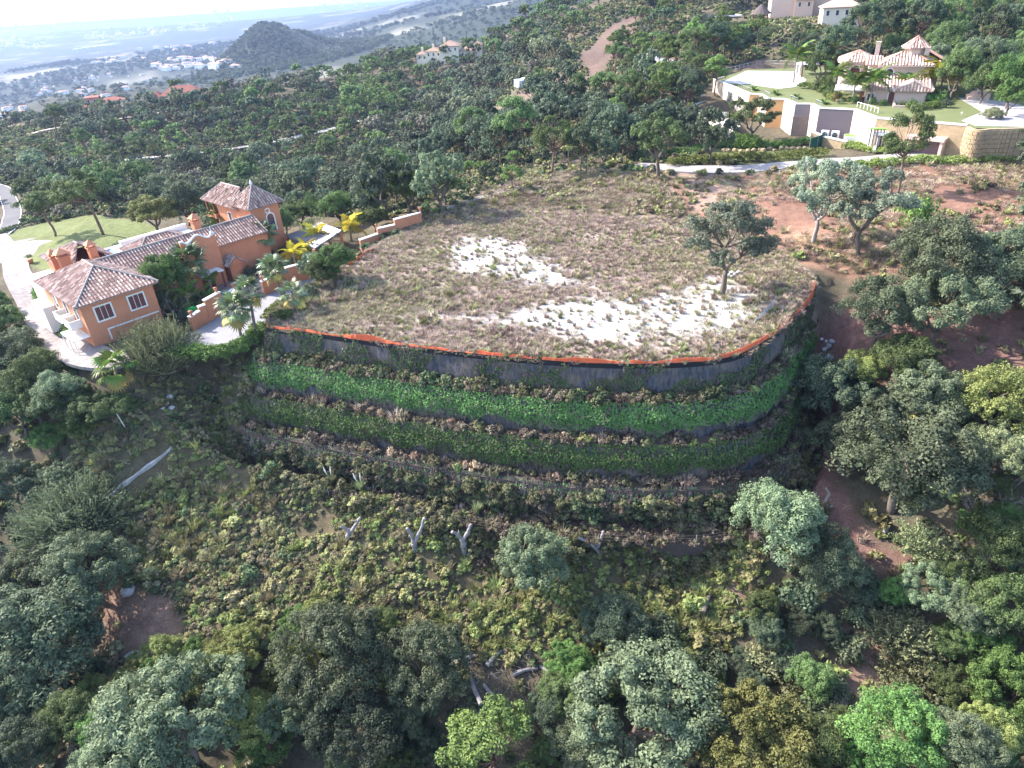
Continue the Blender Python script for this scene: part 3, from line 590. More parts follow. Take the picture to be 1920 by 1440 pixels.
def broom(seed, n=420, wid=.012, flat=.8, tl=.018):
    """feathery shrub of upright thin shoots"""
    global rng; old = rng; rng = np.random.default_rng(seed); B = MB(); d = rdir(n, .05); L = rng.uniform(.3, .55, n); b0 = rng.normal(0, .12, (n, 3)) * np.array([1, 1, 0])
    tip = b0 + d * L[:, None] * np.array([1, 1, flat]) + np.array([0, 0, .08]); mid = (b0 + tip) / 2 + rng.normal(0, .03, (n, 3))
    for a_, b_ in ((b0 * .8 + mid * .2, mid), (mid, tip)):
        t = np.cross(b_ - a_, rng.normal(0, 1, (n, 3))); t /= np.linalg.norm(t, axis=1, keepdims=True); t *= wid * 1.6
        v = np.stack([a_ - t * .5, a_ + t * .5, b_ + t, b_ - t], 1); B.add(v.reshape(-1, 3), np.arange(n * 4).reshape(-1, 4), 0, np.repeat(np.clip(rng.normal(.5, .2, n), 0, 1), 4))
    leaves(B, tip, .045, 10, tl, 0, .9, -1, tri=True)
    T = MB(); [limb(T, (0, 0, -.08), b_, .01, .004, .1, 4, 4) for b_ in tip[:4] * .5]
    rng = old; k = Kind(); k.trunk = T; k.crown = B; k.cw = 1; k.ch = .3; k.h = .6; return k
def bare(seed, n=9, h=.8):
    """leafless branching twigs"""
    global rng; old = rng; rng = np.random.default_rng(seed); T = MB()
    def grow(p, d, L, r_, lev):
        q = np.array(p) + np.array(d) * L; limb(T, p, q, r_, r_ * .6, .06, 4 if lev else 5, 4)
        if lev < 3:
            for _ in range(rng.integers(2, 5)):
                e = np.array(d) + rng.normal(0, .5, 3) + np.array([0, 0, .1]); e /= np.linalg.norm(e); grow(p + (q - p) * rng.uniform(.45, 1), e, L * rng.uniform(.55, .8), r_ * .5, lev + 1)
    for _ in range(n):
        d = rdir(1, .35)[0]; grow(np.array([rng.normal(0, .04), rng.normal(0, .04), -.04]), d, h * rng.uniform(.28, .4), .013, 0)
    rng = old; k = Kind(); k.trunk = T; k.crown = None; k.cw = 1; k.ch = .4; k.h = h; return k
def tuft(seed, n=60, h=.6, wid=.03, spread=.5, leafy=0):
    global rng; old = rng; rng = np.random.default_rng(seed); B = MB(); a_ = rng.random(n) * 6.283; r_ = rng.random(n) ** .6 * .3 * spread; b = np.stack([np.cos(a_) * r_, np.sin(a_) * r_, -.03 + 0 * a_], 1)
    hh = h * rng.uniform(.4, 1, n); out = np.stack([np.cos(a_), np.sin(a_), 0 * a_], 1) * (spread * rng.uniform(.1, .9, n) * hh)[:, None] + rng.normal(0, .04, (n, 3)) * np.array([1, 1, 0])
    tip = b + out + np.array([0, 0, 1.]) * hh[:, None]; t = np.stack([-np.sin(a_), np.cos(a_), 0 * a_], 1) * wid; mid = b + out * .35 + np.array([0, 0, .6]) * hh[:, None]
    v = np.stack([b - t, b + t, mid + t * .8, mid - t * .8], 1); tn = np.clip(rng.normal(.5, .22, n), 0, 1); B.add(v.reshape(-1, 3), np.arange(n * 4).reshape(-1, 4), 0, np.repeat(tn, 4))
    v = np.stack([mid - t * .8, mid + t * .8, tip], 1); B.add(v.reshape(-1, 3), np.arange(n * 3).reshape(-1, 3), 0, np.repeat(np.clip(tn + .2, 0, 1), 3))
    if leafy: leaves(B, mid[:leafy] * .9, .09, 7, .045, 0, 1, -1, tri=True)
    rng = old; return B
def lib(kinds, nm, leafm, barkm, smooth=False):
    out = []
    for k in kinds:
        q = Kind(); q.cw, q.ch, q.h = k.cw, k.ch, k.h
        q.t = k.trunk.mesh('trunk', barkm, True); q.c = k.crown.mesh('crown', leafm) if k.crown else None; out.append(q)
    return out
OAKS = lib([oak(100 + i, lobes=14 + i % 4, spread=1 + .08 * (i % 3 - 1)) for i in range(5)], 'oak', OAK[0], bark)
OPEN = lib([oak(140 + i, lobes=13, sub=15, per=80, leaf=.0115, open_=.8, th=.36, fork=2) for i in range(3)], 'oak', OAK[0], bark)
OAKM = lib([oak(160 + i, lobes=12, sub=10, per=34, leaf=.022, tri=True) for i in range(4)], 'oak', OAK[2], bark)
OAKF = lib([oak(180 + i, lobes=11, sub=6, per=24, leaf=.036, th=.12, tri=True) for i in range(5)], 'oak', FAR_OAK[0], bark)
PINES = lib([pine(200 + i, lean=.06) for i in range(4)], 'pine', PINE[0], bark_pine)
PINER = lib([pine(220 + i, round_=True, tall=.6, lobes=24, lean=.05) for i in range(3)], 'pine', PINE[0], bark_pine)
PINEF = lib([pine(240 + i, lobes=14, sub=4, per=26, leaf=.034, tall=.5, tri=True) for i in range(4)], 'pine', PINE[0], bark_pine)
CONI = lib([conifer(260 + i) for i in range(2)], 'conifer', PINE[1], bark_pine); CONIF = lib([conifer(265 + i, 14, 22, .05, True) for i in range(2)], 'conifer', PINE[1], bark_pine)
CYP = lib([conifer(270, 46, 46, .035, True, True)], 'cypress', foliage('cypress_leaf', (.016, .032, .016), (.05, .085, .04), None, .1), bark)
BUSH = lib([bush(280 + i) for i in range(4)], 'bush', OAK[2], bark); BROOM = lib([broom(290 + i) for i in range(3)], 'broom', OAK[5], bark); FINE = lib([broom(295 + i, 1500, .0045, .8, .0085) for i in range(2)], 'broom', OAK[0], bark); BARE = lib([bare(300 + i) for i in range(3)], 'bare', bark_pale, bark_pale)
def plant(name, k, loc, size, rz=None, leafm=None, barkm=None, label=None, cat='tree', group=None, hs=1.0, tilt=0, parts=('trunk', 'crown')):
    o = thing(name, label, cat, loc, rng.random() * 6.283 if rz is None else rz, group, (size, size, size * hs))
    if tilt: o.rotation_euler = (rng.normal(0, tilt), rng.normal(0, tilt), o.rotation_euler[2])
    t = link(parts[0], k.t, o)
    if barkm: setmat(t, barkm)
    if k.c:
        c = link(parts[1], k.c, o)
        if leafm: setmat(c, leafm)
    return o
def at_crown(k, px, py, wpx, hs=1.0, sink=0.0):
    """ground point and size for a plant whose crown centre shows at a photo pixel with a given crown width"""
    h = 3.0
    for _ in range(5):
        q, t = G(px, py, h); size = wpx * t / FPX / k.cw; h = k.ch * size * hs - sink
    return q, size
def at_base(k, px, py, wpx):
    q, t = G(px, py); return q, wpx * t / FPX / k.cw
# ------------------------------------------------------------------ building kit
def tile_mat(name, a, b, c):
    m, n = newmat(name); t = N(n, 'ShaderNodeAttribute', attribute_name='tint'); f = noise(n, 1.1, 5)
    col = ramp(n, t.outputs['Fac'], [(.0, a), (.45, b), (1, c)]); col = mixc(n, ramp(n, f, [(.42, (0, 0, 0)), (.7, (.55, .55, .55))]), col, tuple(k * .45 for k in b))
    return finish(m, n, col, .9, .2)
TILE = tile_mat('clay_tile', (.15, .095, .08), (.38, .25, .21), (.66, .52, .45)); TILEP = tile_mat('pale_clay_tile', (.30, .16, .12), (.58, .42, .34), (.82, .72, .64))
white = plain('white_render', (.70, .67, .63), .8, .08, .8); cream_w = plain('cream_deck_render', (.56, .49, .42), .85, .10, .5); terracotta = plain('orange_render', (.50, .21, .115), .85, .14, .45); pinkw = plain('pink_render', (.55, .41, .345), .85, .06, .6)
brown = plain('brown_timber', (.16, .06, .045), .7, .2, 4); darkred = plain('red_brown_blind', (.13, .05, .045), .7, .2, 6)
def glassm(name, col, rough=.08):
    m, n = newmat(name); return finish(m, n, col, rough, .6)
glass = glassm('window_glass', (.05, .05, .055)); poolw = glassm('pool_water', (.02, .09, .42), .04); poolpale = glassm('pale_pool_water', (.45, .68, .70), .05)
steel = plain('steel', (.35, .35, .36), .4, .1, 3, .5, .6); stone = plain('yellow_stone', (.34, .255, .16), .95, .3, 1.5, .2, 0, .8)
def tiled(mb, poly, pitch=.46, r=.13, seg=.62):
    """barrel tiles over one planar roof face; first edge of poly is the eave"""
    p = np.array(poly, float); a = p[1] - p[0]; a /= np.linalg.norm(a); n = np.cross(a, p[2] - p[0]); n /= np.linalg.norm(n)
    if n[2] < 0: n = -n
    s = np.cross(n, a); s = s if s[2] > 0 else -s; q = np.stack([(p - p[0]) @ a, (p - p[0]) @ s], 1); m = len(q)
    for u in np.arange(q[:, 0].min() + pitch * .5, q[:, 0].max(), pitch):
        vs = []
        for i in range(m):
            (x0, y0), (x1, y1) = q[i], q[(i + 1) % m]
            if (x0 > u) != (x1 > u): vs.append(y0 + (u - x0) / (x1 - x0) * (y1 - y0))
        if len(vs) < 2: continue
        v0, v1 = min(vs) - .06, max(vs); k = max(1, int((v1 - v0) / seg)); e = np.linspace(v0, v1, k + 1)
        for i in range(k):
            th = np.array([0, .33, .67, 1]) * pi; prof = -np.cos(th)[:, None] * a * r + np.sin(th)[:, None] * n * r * .95; b = p[0] + a * u
            lo = b + s * e[i] + n * (.05 + .02) + prof; hi = b + s * e[i + 1] + n * .045 + prof * .86
            mb.add(np.concatenate([lo, hi]), [(0, 1, 5, 4), (1, 2, 6, 5), (2, 3, 7, 6), (0, 3, 2, 1)], 0, float(np.clip(rng.normal(.5, .25), 0, 1)))
def roof(parent, faces, tilem, name='roof', caps=(), th=.16, pitch=.46, r=.13, capm=None, tiles=True):
    mb = MB()
    for f in faces:
        p = np.array(f, float); n = len(p); lo = p - np.array([0, 0, th])
        mb.add(np.concatenate([lo, p]), [tuple(range(n)), tuple(range(2 * n - 1, n - 1, -1))] + [(i, (i + 1) % n, n + (i + 1) % n, n + i) for i in range(n)], 0, .25)
    o = mb.obj(name, tilem, parent)
    if tiles:
        tb = MB(); [tiled(tb, f, pitch, r) for f in faces]; tag(tb.obj('roof_tiles', tilem, o), kind='stuff')
    if caps:
        cb = MB(); [cb.tube([np.array(c[0]) + [0, 0, .1], np.array(c[1]) + [0, 0, .1]], .15, 6) for c in caps]; cb.obj('ridge_cap', capm or bark_pale, o)
    return o
def hip(x0, x1, y0, y1, z, zr, inset=None):
    """hipped roof faces on a rectangle"""
    if (y1 - y0) >= (x1 - x0):
        i = inset if inset is not None else (x1 - x0) / 2; xm = (x0 + x1) / 2; A, B = (xm, y0 + i, zr), (xm, y1 - i, zr)
        F = [[(x0, y0, z), (x1, y0, z), A], [(x1, y0, z), (x1, y1, z), B, A], [(x1, y1, z), (x0, y1, z), B], [(x0, y1, z), (x0, y0, z), A, B]]
        return F, [(A, B), ((x0, y0, z), A), ((x1, y0, z), A), ((x1, y1, z), B), ((x0, y1, z), B)]
    i = inset if inset is not None else (y1 - y0) / 2; ym = (y0 + y1) / 2; A, B = (x0 + i, ym, zr), (x1 - i, ym, zr)
    F = [[(x0, y0, z), (x1, y0, z), B, A], [(x1, y0, z), (x1, y1, z), B], [(x1, y1, z), (x0, y1, z), A, B], [(x0, y1, z), (x0, y0, z), A]]
    return F, [(A, B), ((x0, y0, z), A), ((x0, y1, z), A), ((x1, y0, z), B), ((x1, y1, z), B)]
def frame3(c, t, z):
    """u along wall, v up, w outward (to the right-hand side of t)"""
    t = np.array([t[0], t[1], 0.]) / hypot(*t[:2]); w = np.array([t[1], -t[0], 0]); c = np.array([c[0], c[1], z])
    return lambda u, v, d: c + t * u + np.array([0, 0, 1.]) * v + w * d
def ubox(mb, F, u0, u1, v0, v1, d0, d1, mat=0):
    mb.add([F(u0, v0, d1), F(u1, v0, d1), F(u1, v0, d0), F(u0, v0, d0), F(u0, v1, d1), F(u1, v1, d1), F(u1, v1, d0), F(u0, v1, d0)], BOXF, mat)
def window(parent, c, t, z, w, h, fm, pm, fw=.18, arched=False, name='window', mull=0, d=.1, sill=False):
    F = frame3(c, t, z); mb = MB(); pb = MB()
    if not arched:
        ubox(mb, F, -w / 2 - fw, w / 2 + fw, h / 2, h / 2 + fw, -.05, d); ubox(mb, F, -w / 2 - fw, w / 2 + fw, -h / 2 - fw, -h / 2, -.05, d + (.08 if sill else 0))
        ubox(mb, F, -w / 2 - fw, -w / 2, -h / 2, h / 2, -.05, d); ubox(mb, F, w / 2, w / 2 + fw, -h / 2, h / 2, -.05, d); ubox(pb, F, -w / 2, w / 2, -h / 2, h / 2, -.05, .03)
        for q in range(mull): ubox(mb, F, -w / 2 + w * (q + 1) / (mull + 1) - .03, -w / 2 + w * (q + 1) / (mull + 1) + .03, -h / 2, h / 2, 0, .06)
    else:
        r_ = w / 2; vb = -h / 2; vc = h / 2 - r_; th = np.linspace(0, pi, 11)
        inn = [(r_, vb)] + [(r_ * cos(a), vc + r_ * sin(a)) for a in th] + [(-r_, vb)]; R = r_ + fw; out = [(R, vb)] + [(R * cos(a), vc + R * sin(a)) for a in th] + [(-R, vb)]
        n = len(inn); v = [F(u, q, d) for u, q in inn] + [F(u, q, d) for u, q in out] + [F(u, q, -.05) for u, q in inn] + [F(u, q, -.05) for u, q in out]
        f = []
        for i in range(n - 1): f += [(i, i + 1, n + i + 1, n + i), (i, 2 * n + i, 2 * n + i + 1, i + 1), (n + i, n + i + 1, 3 * n + i + 1, 3 * n + i)]
        mb.add(v, f); pb.add([F(u, q, .03) for u, q in inn], [tuple(range(n))])
        if sill: ubox(mb, F, -R, R, vb - .12, vb, -.05, d + .08)
    o = mb.obj(name, fm, parent); pb.obj('pane', pm, o); return o
def hollow(mb, x0, x1, y0, y1, z0, z1, m=0): mb.box(((x0 + x1) / 2, (y0 + y1) / 2, (z0 + z1) / 2), (x1 - x0, y1 - y0, z1 - z0), 0, m)
def bx(name, mat, parent, *args): mb = MB(); hollow(mb, *args); return mb.obj(name, mat, parent)
def chimney(parent, x, y, z0, z1, mat, s=1.1):
    mb = MB(); mb.box((x, y, (z0 + z1) / 2), (s, s, z1 - z0)); mb.box((x, y, z1 + .08), (s * 1.25, s * 1.25, .16)); o = mb.obj('chimney', mat, parent)
    cb = MB()
    for a in (-1, 1):
        for b in (-1, 1): cb.box((x + a * s * .42, y + b * s * .42, z1 + .36), (.16, .16, .42))
    c = [(x - s * .7, y - s * .7, z1 + .57), (x + s * .7, y - s * .7, z1 + .57), (x + s * .7, y + s * .7, z1 + .57), (x - s * .7, y + s * .7, z1 + .57), (x, y, z1 + 1.35)]
    cb.add(c, [(3, 2, 1, 0), (0, 1, 4), (1, 2, 4), (2, 3, 4), (3, 0, 4)]); cb.obj('chimney_cap', mat, o)

# ------------------------------------------------------------------ orange house
HO = np.array([-56.1, 84.6]); HR = atan2(.724, .69); HE1 = np.array([cos(HR), sin(HR)]); HE2 = np.array([-sin(HR), cos(HR)])
def hw(a, b): q = HO + HE1 * a + HE2 * b; return (q[0], q[1])
H = thing('orange_house', 'orange rendered house with brown tiled roofs, white trim and a tower', 'house', (HO[0], HO[1], 0), HR)
ZB = -3.4
bx('wall', terracotta, H, 0, 9.6, 0, 15, ZB, 3.55).name = 'front_wing_wall'
bx('back_wing_wall', terracotta, H, 4.3, 10.6, 15.02, 26.5, ZB, 3.5); bx('link_wall', terracotta, H, 9.62, 32.2, 7.6, 13.6, ZB, 3.3)
F, Cc = hip(-.7, 10.3, -.8, 15.6, 3.72, 6.4, 6.2)
roof(H, F[:2] + [F[3]], TILE, 'front_roof', Cc[:3])
F2, C2 = hip(3.7, 11.2, 12.5, 27.2, 3.7, 6.15, 6.6); roof(H, F2[1:], TILE, 'back_roof', C2[:1] + C2[3:])
roof(H, [[(9.5, 6.9, 3.4), (32.0, 6.9, 3.4), (32.0, 10.6, 5.5), (6.0, 10.6, 5.5)], [(32, 14.3, 3.4), (9, 14.3, 3.4), (6, 10.6, 5.5), (32, 10.6, 5.5)]], TILE, 'link_roof', [((6, 10.6, 5.5), (32, 10.6, 5.5))])
F3, C3 = hip(13.5, 23.5, 14.2, 21, 3.1, 4.7, 3.2); roof(H, F3, TILE, 'garden_room_roof', C3); bx('garden_room_wall', terracotta, H, 14, 23, 14.0, 20.6, ZB, 3.0)
bx('parapet', white, H, 15.5, 27.0, 26.2, 27.0, 1.6, 2.7); bx('garden_loggia', terracotta, H, 15.7, 26.8, 21.2, 26.1, ZB, 1.6); bx('loggia_roof', white, H, 15.5, 27.0, 21.1, 26.2, 1.6, 1.8)
bx('side_terrace', white, H, 1.2, 4.28, 17.5, 27.2, ZB, 1.3); bx('side_step', white, H, -1.6, -.02, 12.6, 17.4, ZB, .5)
cb = MB(); cb.box((4.8, -.1 - .32, 3.62), (10.6, .62, .2)); cb.box((-.35, 7.3, 3.62), (.6, 15.6, .2)); cb.box((10.0, 3.4, 3.62), (.6, 7.0, .2)); cb.obj('cornice', white, H)
for x in (2.6, 7.0): window(H, (x, 0), (1, 0), 1.75, 2.0, 1.9, white, darkred, .2, mull=2)
tb = MB(); hollow(tb, 2.2, 9.3, -.08, .02, -.75, -.55); hollow(tb, 2.2, 2.4, -.08, .02, -2.2, -.75); tb.obj('wall_band', white, H)
for y in (2.5, 6.5, 10.5): window(H, (0, y), (0, -1), 1.6, 1.3, 2.0, white, glass, .16)
for y in (1.8, 5.4):                                              # white balconies on the sunny side
    mb = MB(); hollow(mb, -1.5, -.02, y, y + 2.6, .05, .3); hollow(mb, -1.5, -1.38, y, y + 2.6, .3, 1.2); hollow(mb, -1.38, -.02, y, y + .12, .3, 1.2); hollow(mb, -1.38, -.02, y + 2.48, y + 2.6, .3, 1.2); mb.obj('balcony', white, H)
mb = MB(); hollow(mb, -2.2, -.02, .3, 5, -1.0, -.85); [mb.box((-2.1, yy, -2.1), (.12, .12, 2.3)) for yy in (.4, 2.6, 4.9)]; mb.obj('side_porch', white, H)
chimney(H, 4.0, 15.4, 3.6, 6.0, terracotta, 1.5); chimney(H, 3.1, 16.6, 3.6, 5.9, terracotta, .9); chimney(H, 8.2, 16.0, 4.2, 5.9, terracotta, 1.1); chimney(H, 23.3, 13.0, 4.2, 6.4, terracotta, 1.15)
# curved gable over the entrance
gv = []; us = np.linspace(0, 5.6, 29)
for u in us: gv.append(5.2 + (.9 * exp(-((u - 2.8) / 1.1) ** 2) + .55 * exp(-((u - .2) / .5) ** 2) + .55 * exp(-((u - 5.4) / .5) ** 2)))
gb = MB(); gb.add([(17.4 + u, y, z) for y in (6.3, 6.75) for u, z in list(zip(us, gv)) + [(us[-1], ZB), (0, ZB)]], [tuple(range(31))[::-1][::1], tuple(range(31, 62))] + [(i, (i + 1) % 31, 31 + (i + 1) % 31, 31 + i) for i in range(31)])
ga = gb.obj('curved_gable', terracotta, H)
gb = MB(); gb.tube([(17.4 + u, 6.5, z + .06) for u, z in zip(us, gv)], .2, 6); gb.obj('gable_coping', white, ga)
gb = MB(); gb.tube([(18.6 + .5 * cos(t), 6.2, 4.75 + .5 * sin(t)) for t in np.linspace(-1.2, 3.6, 14)], .12, 5); gb.obj('scroll', white, ga)
gb = MB(); gb.tube([(22.6, 6.5, 5.5), (22.6, 6.5, 5.9), (22.6, 6.5, 6.2), (22.6, 6.5, 6.9)], [.22, .34, .12, .04], 8); gb.obj('finial', white, ga)
mb = MB(); hollow(mb, 18.2, 21.9, 4.2, 6.28, .35, .55); aw = mb.obj('porch_canopy', white, H); [MB().box((x, 4.4, -1.1), (.22, .22, 2.9)).obj('porch_post', brown, aw) for x in (18.5, 21.6)]
window(H, (20, 6.3), (1, 0), -1.2, 1.6, 2.4, brown, darkred, .14, name='door')
mb = MB(); mb.add([(23.4, 5.2, .4), (25.9, 5.2, .4), (24.65, 5.2, 1.5), (23.4, 7.7, .4), (25.9, 7.7, .4), (24.65, 7.7, 1.5)], [(0, 1, 2), (5, 4, 3), (0, 3, 4, 1), (1, 4, 5, 2), (2, 5, 3, 0)]); mb.obj('porch_gable', terracotta, H)
roof(H, [[(23.1, 7.7, .3), (23.1, 5.0, .3), (24.65, 5.0, 1.65), (24.65, 7.7, 1.65)], [(26.2, 5.0, .3), (26.2, 7.7, .3), (24.65, 7.7, 1.65), (24.65, 5.0, 1.65)]], TILE, 'porch_roof')
bx('porch_room', terracotta, H, 23.6, 25.7, 5.6, 7.58, ZB, .35)
# tower
bx('tower_wall', terracotta, H, 32.3, 37.6, 11.6, 17.0, ZB, 6.15); bx('tower_wing_wall', terracotta, H, 32.6, 37.4, 17.02, 24.4, ZB, 5.2)
F4, C4 = hip(31.6, 38.3, 10.9, 17.7, 6.35, 9.3); tr = roof(H, F4, TILE, 'tower_roof', C4); F5, C5 = hip(31.9, 38.1, 15.5, 28.6, 5.6, 8.2, 3.2); roof(H, F5[1:], TILE, 'tower_wing_roof', C5[:1] + C5[3:])
mb = MB(); mb.tube([(34.95, 14.3, 9.3), (34.95, 14.3, 9.55), (34.95, 14.3, 9.9), (34.95, 14.3, 10.3)], [.12, .25, .2, .03], 8); mb.obj('finial', white, tr)
mb = MB(); mb.box((34.95, 11.25, 6.25), (6.6, .6, .16)); mb.box((31.95, 14.3, 6.25), (.6, 6.6, .16)); mb.obj('tower_cornice', white, H)
[MB().box((x, y, 2.6), (.32, .32, 5.6)).obj('balcony_post', brown, H) for x, y in ((32.6, 28.2), (35, 28.2), (37.5, 28.2), (32.4, 25.2))]; bx('balcony_floor', terracotta, H, 32.0, 38, 24.42, 28.4, 2.5, 3.3)
window(H, (35.6, 11.6), (1, 0), 3.2, 1.25, 3.0, white, glass, .22, True)
mb = MB(); Fr = frame3((35.3, 11.6), (1, 0), 5.25); th = np.linspace(0, 2 * pi, 17); mb.tube([Fr(.42 * cos(t), .42 * sin(t), .03) for t in th], .12, 6, cap=False); oc = mb.obj('round_window', white, H)
mb = MB(); mb.add([Fr(.36 * cos(t), .36 * sin(t), .02) for t in th[:-1]], [tuple(range(16))]); mb.obj('pane', terracotta, oc)
window(H, (32.6, 20), (0, -1), 3.6, 1.0, 1.4, white, glass, .14); window(H, (32.3, 14.2), (0, -1), 2.2, 1.0, 1.6, white, glass, .14)

def slab(name, poly, z, mat, th=.3, kind='structure'):
    mb = MB(); mb.prism([tuple(p[:2]) for p in poly], z - th, z); return tag(mb.obj(name, mat), kind=kind)
def grid_paving(name, col, joint, size):
    m, n = newmat(name); co = N(n, 'ShaderNodeTexCoord').outputs['Object']; b = N(n, 'ShaderNodeTexBrick', i_Scale=1.0, i_Mortar_Size=.03); b.offset = .5
    b.inputs['Brick Width'].default_value = size; b.inputs['Row Height'].default_value = size * .6; b.inputs['Color1'].default_value = (*col, 1); b.inputs['Color2'].default_value = (*[k * .85 for k in col], 1); b.inputs['Mortar'].default_value = (*joint, 1)
    n.links.new(co, b.inputs['Vector']); f = noise(n, 1.0, 5); c = mixc(n, 1, b.outputs['Color'], ramp(n, f, [(.3, (.8, .8, .8)), (.7, (1.15, 1.15, 1.15))]), 'MULTIPLY'); return finish(m, n, c, .9, .2, 0, b.outputs['Fac'], .3, .02)
court_m = grid_paving('court_paving', (.31, .24, .225), (.2, .16, .15), .5); drive_m = plain('driveway_grey', (.23, .22, .235), .9, .22, .4); cobble_m = grid_paving('pale_cobble', (.28, .245, .24), (.15, .125, .12), .9)
slab('courtyard', [P(395,560,-2.4), P(416,585,-2.4), P(505,548,-2.4), P(640,480,-2.4), P(615,455,-2.4), P(540,472,-2.4), P(470,498,-2.4), P(425,518,-2.4)], -2.35, court_m)
slab('driveway', [P(330,625,-2.45), P(345,655,-2.45), P(400,662,-2.45), P(470,645,-2.45), P(495,610,-2.45), P(545,560,-2.45), P(640,505,-2.45), P(620,490,-2.45), P(500,552,-2.45), P(418,588,-2.45), P(365,622,-2.45)], -2.42, drive_m)
pd, pv = ribbon('paved_drive', [G(-40,440)[0], G(20,478)[0], G(35,520)[0], G(65,570)[0], G(105,620)[0], G(150,662)[0], G(205,680)[0], G(240,668)[0]], [6, 6, 4.2, 4.2, 4.4, 5.5, 6, 4], cobble_m, .15)
th = np.linspace(0, 2 * pi, 40, endpoint=False); cc = G(40, 470)[0]; slab('turning_circle', [(cc[0] + 7.5 * cos(t), cc[1] + 7.5 * sin(t)) for t in th], cc[2] + .22, cobble_m, .4)
# pool beside the house
pl = thing('swimming_pool', 'narrow blue swimming pool with white surround beside the orange house', 'pool', (HO[0], HO[1], 0), HR)
mb = MB(); hollow(mb, 13.2, 15.2, 29.5, 43, -3.4, -2.35); hollow(mb, 18.2, 21.5, 29.5, 43, -3.4, -2.35); hollow(mb, 15.2, 18.2, 29.5, 31, -3.4, -2.35); hollow(mb, 15.2, 18.2, 42, 43, -3.4, -2.35); mb.obj('surround', white, pl)
mb = MB(); hollow(mb, 15.2, 18.2, 31, 42, -3.3, -2.5); mb.obj('water', poolw, pl)
# garden walls with stepped white coping
def stepwall(label, steps, mat, th=.4, cat='wall', name='garden_wall', copm=white, group='orange garden walls'):
    """steps: ((x,y,ztop),(x,y,ztop),zbottom) runs"""
    o = thing(name, label, cat, (0, 0, 0), 0, group); o['kind'] = 'thing'; mb = MB(); cp = MB()
    for p, q, zb in steps:
        p, q = np.array(p, float), np.array(q, float); t = q - p; t[2] = 0; t /= np.linalg.norm(t); w = np.array([t[1], -t[0], 0]) * th / 2
        def pr(mb, w, z0p, z0q, z1p, z1q):
            v = [p - w, p + w, q + w, q - w]; mb.add([(a[0], a[1], z) for a, z in zip(v, (z0p, z0p, z0q, z0q))] + [(a[0], a[1], z) for a, z in zip(v, (z1p, z1p, z1q, z1q))], BOXF)
        pr(mb, w, zb, zb, p[2], q[2]); pr(cp, w * 1.5, p[2], q[2], p[2] + .16, q[2] + .16)
    mb.obj('wall', mat, o); cp.obj('coping', copm, o); return o
a, b_, c_ = P(489,527,-.1), P(535,507,-.1), P(592,492,-.1)
stepwall('orange garden wall along the driveway, white coping in one step up', [((a[0], a[1], -.25), (b_[0], b_[1], -.25), -3), ((b_[0], b_[1], .25), (c_[0], c_[1], .25), -3)], terracotta)
pA, pB, pC, pD = P(675,456,0), P(708,440,.4), P(740,424,1.2), P(789,403,1.9)
stepwall('long orange wall climbing in three steps beside the weedy plot', [((pA[0], pA[1], .5), (pB[0], pB[1], .5), -3), ((pB[0], pB[1], 1.4), (pC[0], pC[1], 1.4), -3), ((pC[0], pC[1], 2.3), (pD[0], pD[1], 2.3), -3)], terracotta)
g0, g1, g2, g3 = P(353,592,-.2), P(372,580,-.2), P(383,568,.4), P(412,552,.4)
gw = stepwall('orange gate wall with stepped white coping and clay ball finials by the driveway', [((g0[0], g0[1], -.5), (g1[0], g1[1], -.5), -3), ((g1[0], g1[1], .1), (g2[0], g2[1], .1), -3), ((g2[0], g2[1], .7), (g3[0], g3[1], .7), -3)], terracotta)
k0, k1 = P(423,553,-1.2), P(438,542,-1.2); stepwall('short low orange wall with a clay urn beside the gateway', [((k0[0], k0[1], -1.2), (k1[0], k1[1], -1.2), -3)], terracotta)
def urn(p, label, s=1., group='clay urns on the garden walls'):
    mb = MB(); mb.tube([(0, 0, 0), (0, 0, .1), (0, 0, .16), (0, 0, .45), (0, 0, .62), (0, 0, .68), (0, 0, .8)], np.array([.22, .22, .1, .3, .24, .32, .02]) * s, 10)
    return tag(link('urn', mb.mesh('urn', terracotta, True), None, p), label, 'urn', group)
urn((g0[0] + .3, g0[1] + .3, -.34), 'clay ball finial on the low end of the gate wall'); urn((g3[0] - .3, g3[1] - .2, .86), 'clay finial on the tall end of the gate wall'); urn((k1[0], k1[1], -1.04), 'clay urn on the short low wall of the gateway')
urn((a[0] + .2, a[1] + .2, -.09), 'clay finial on the near end of the stepped driveway wall'); urn((pB[0], pB[1], 1.56), 'clay finial at the middle step of the long climbing wall', .7); urn((pD[0], pD[1], 2.46), 'clay finial at the top of the long climbing wall', .9)
# carport
cpt = thing('carport', 'open carport with a grey slatted roof beside the orange tower', 'carport'); q = [P(535,441,.6), P(590,466,.6), P(641,432,.6), P(604,417,.6)]
mb = MB(); mb.prism([p[:2] for p in q], .45, .6); cr = mb.obj('roof', plain('grey_sheet', (.12, .13, .155), .6, .1, 1), cpt)
for f in np.linspace(.04, .96, 16):
    s0, s1 = q[0] * (1 - f) + q[3] * f, q[1] * (1 - f) + q[2] * f; mb = MB(); mb.tube([s0 + [0, 0, .07], s1 + [0, 0, .07]], .06, 4); mb.obj('roof_rib', steel, cpt)
for p in q: mb = MB(); mb.box((p[0] * .97 + q[0][0] * .03, p[1], -1.1), (.4, .4, 3.1)); mb.obj('post', terracotta, cpt)
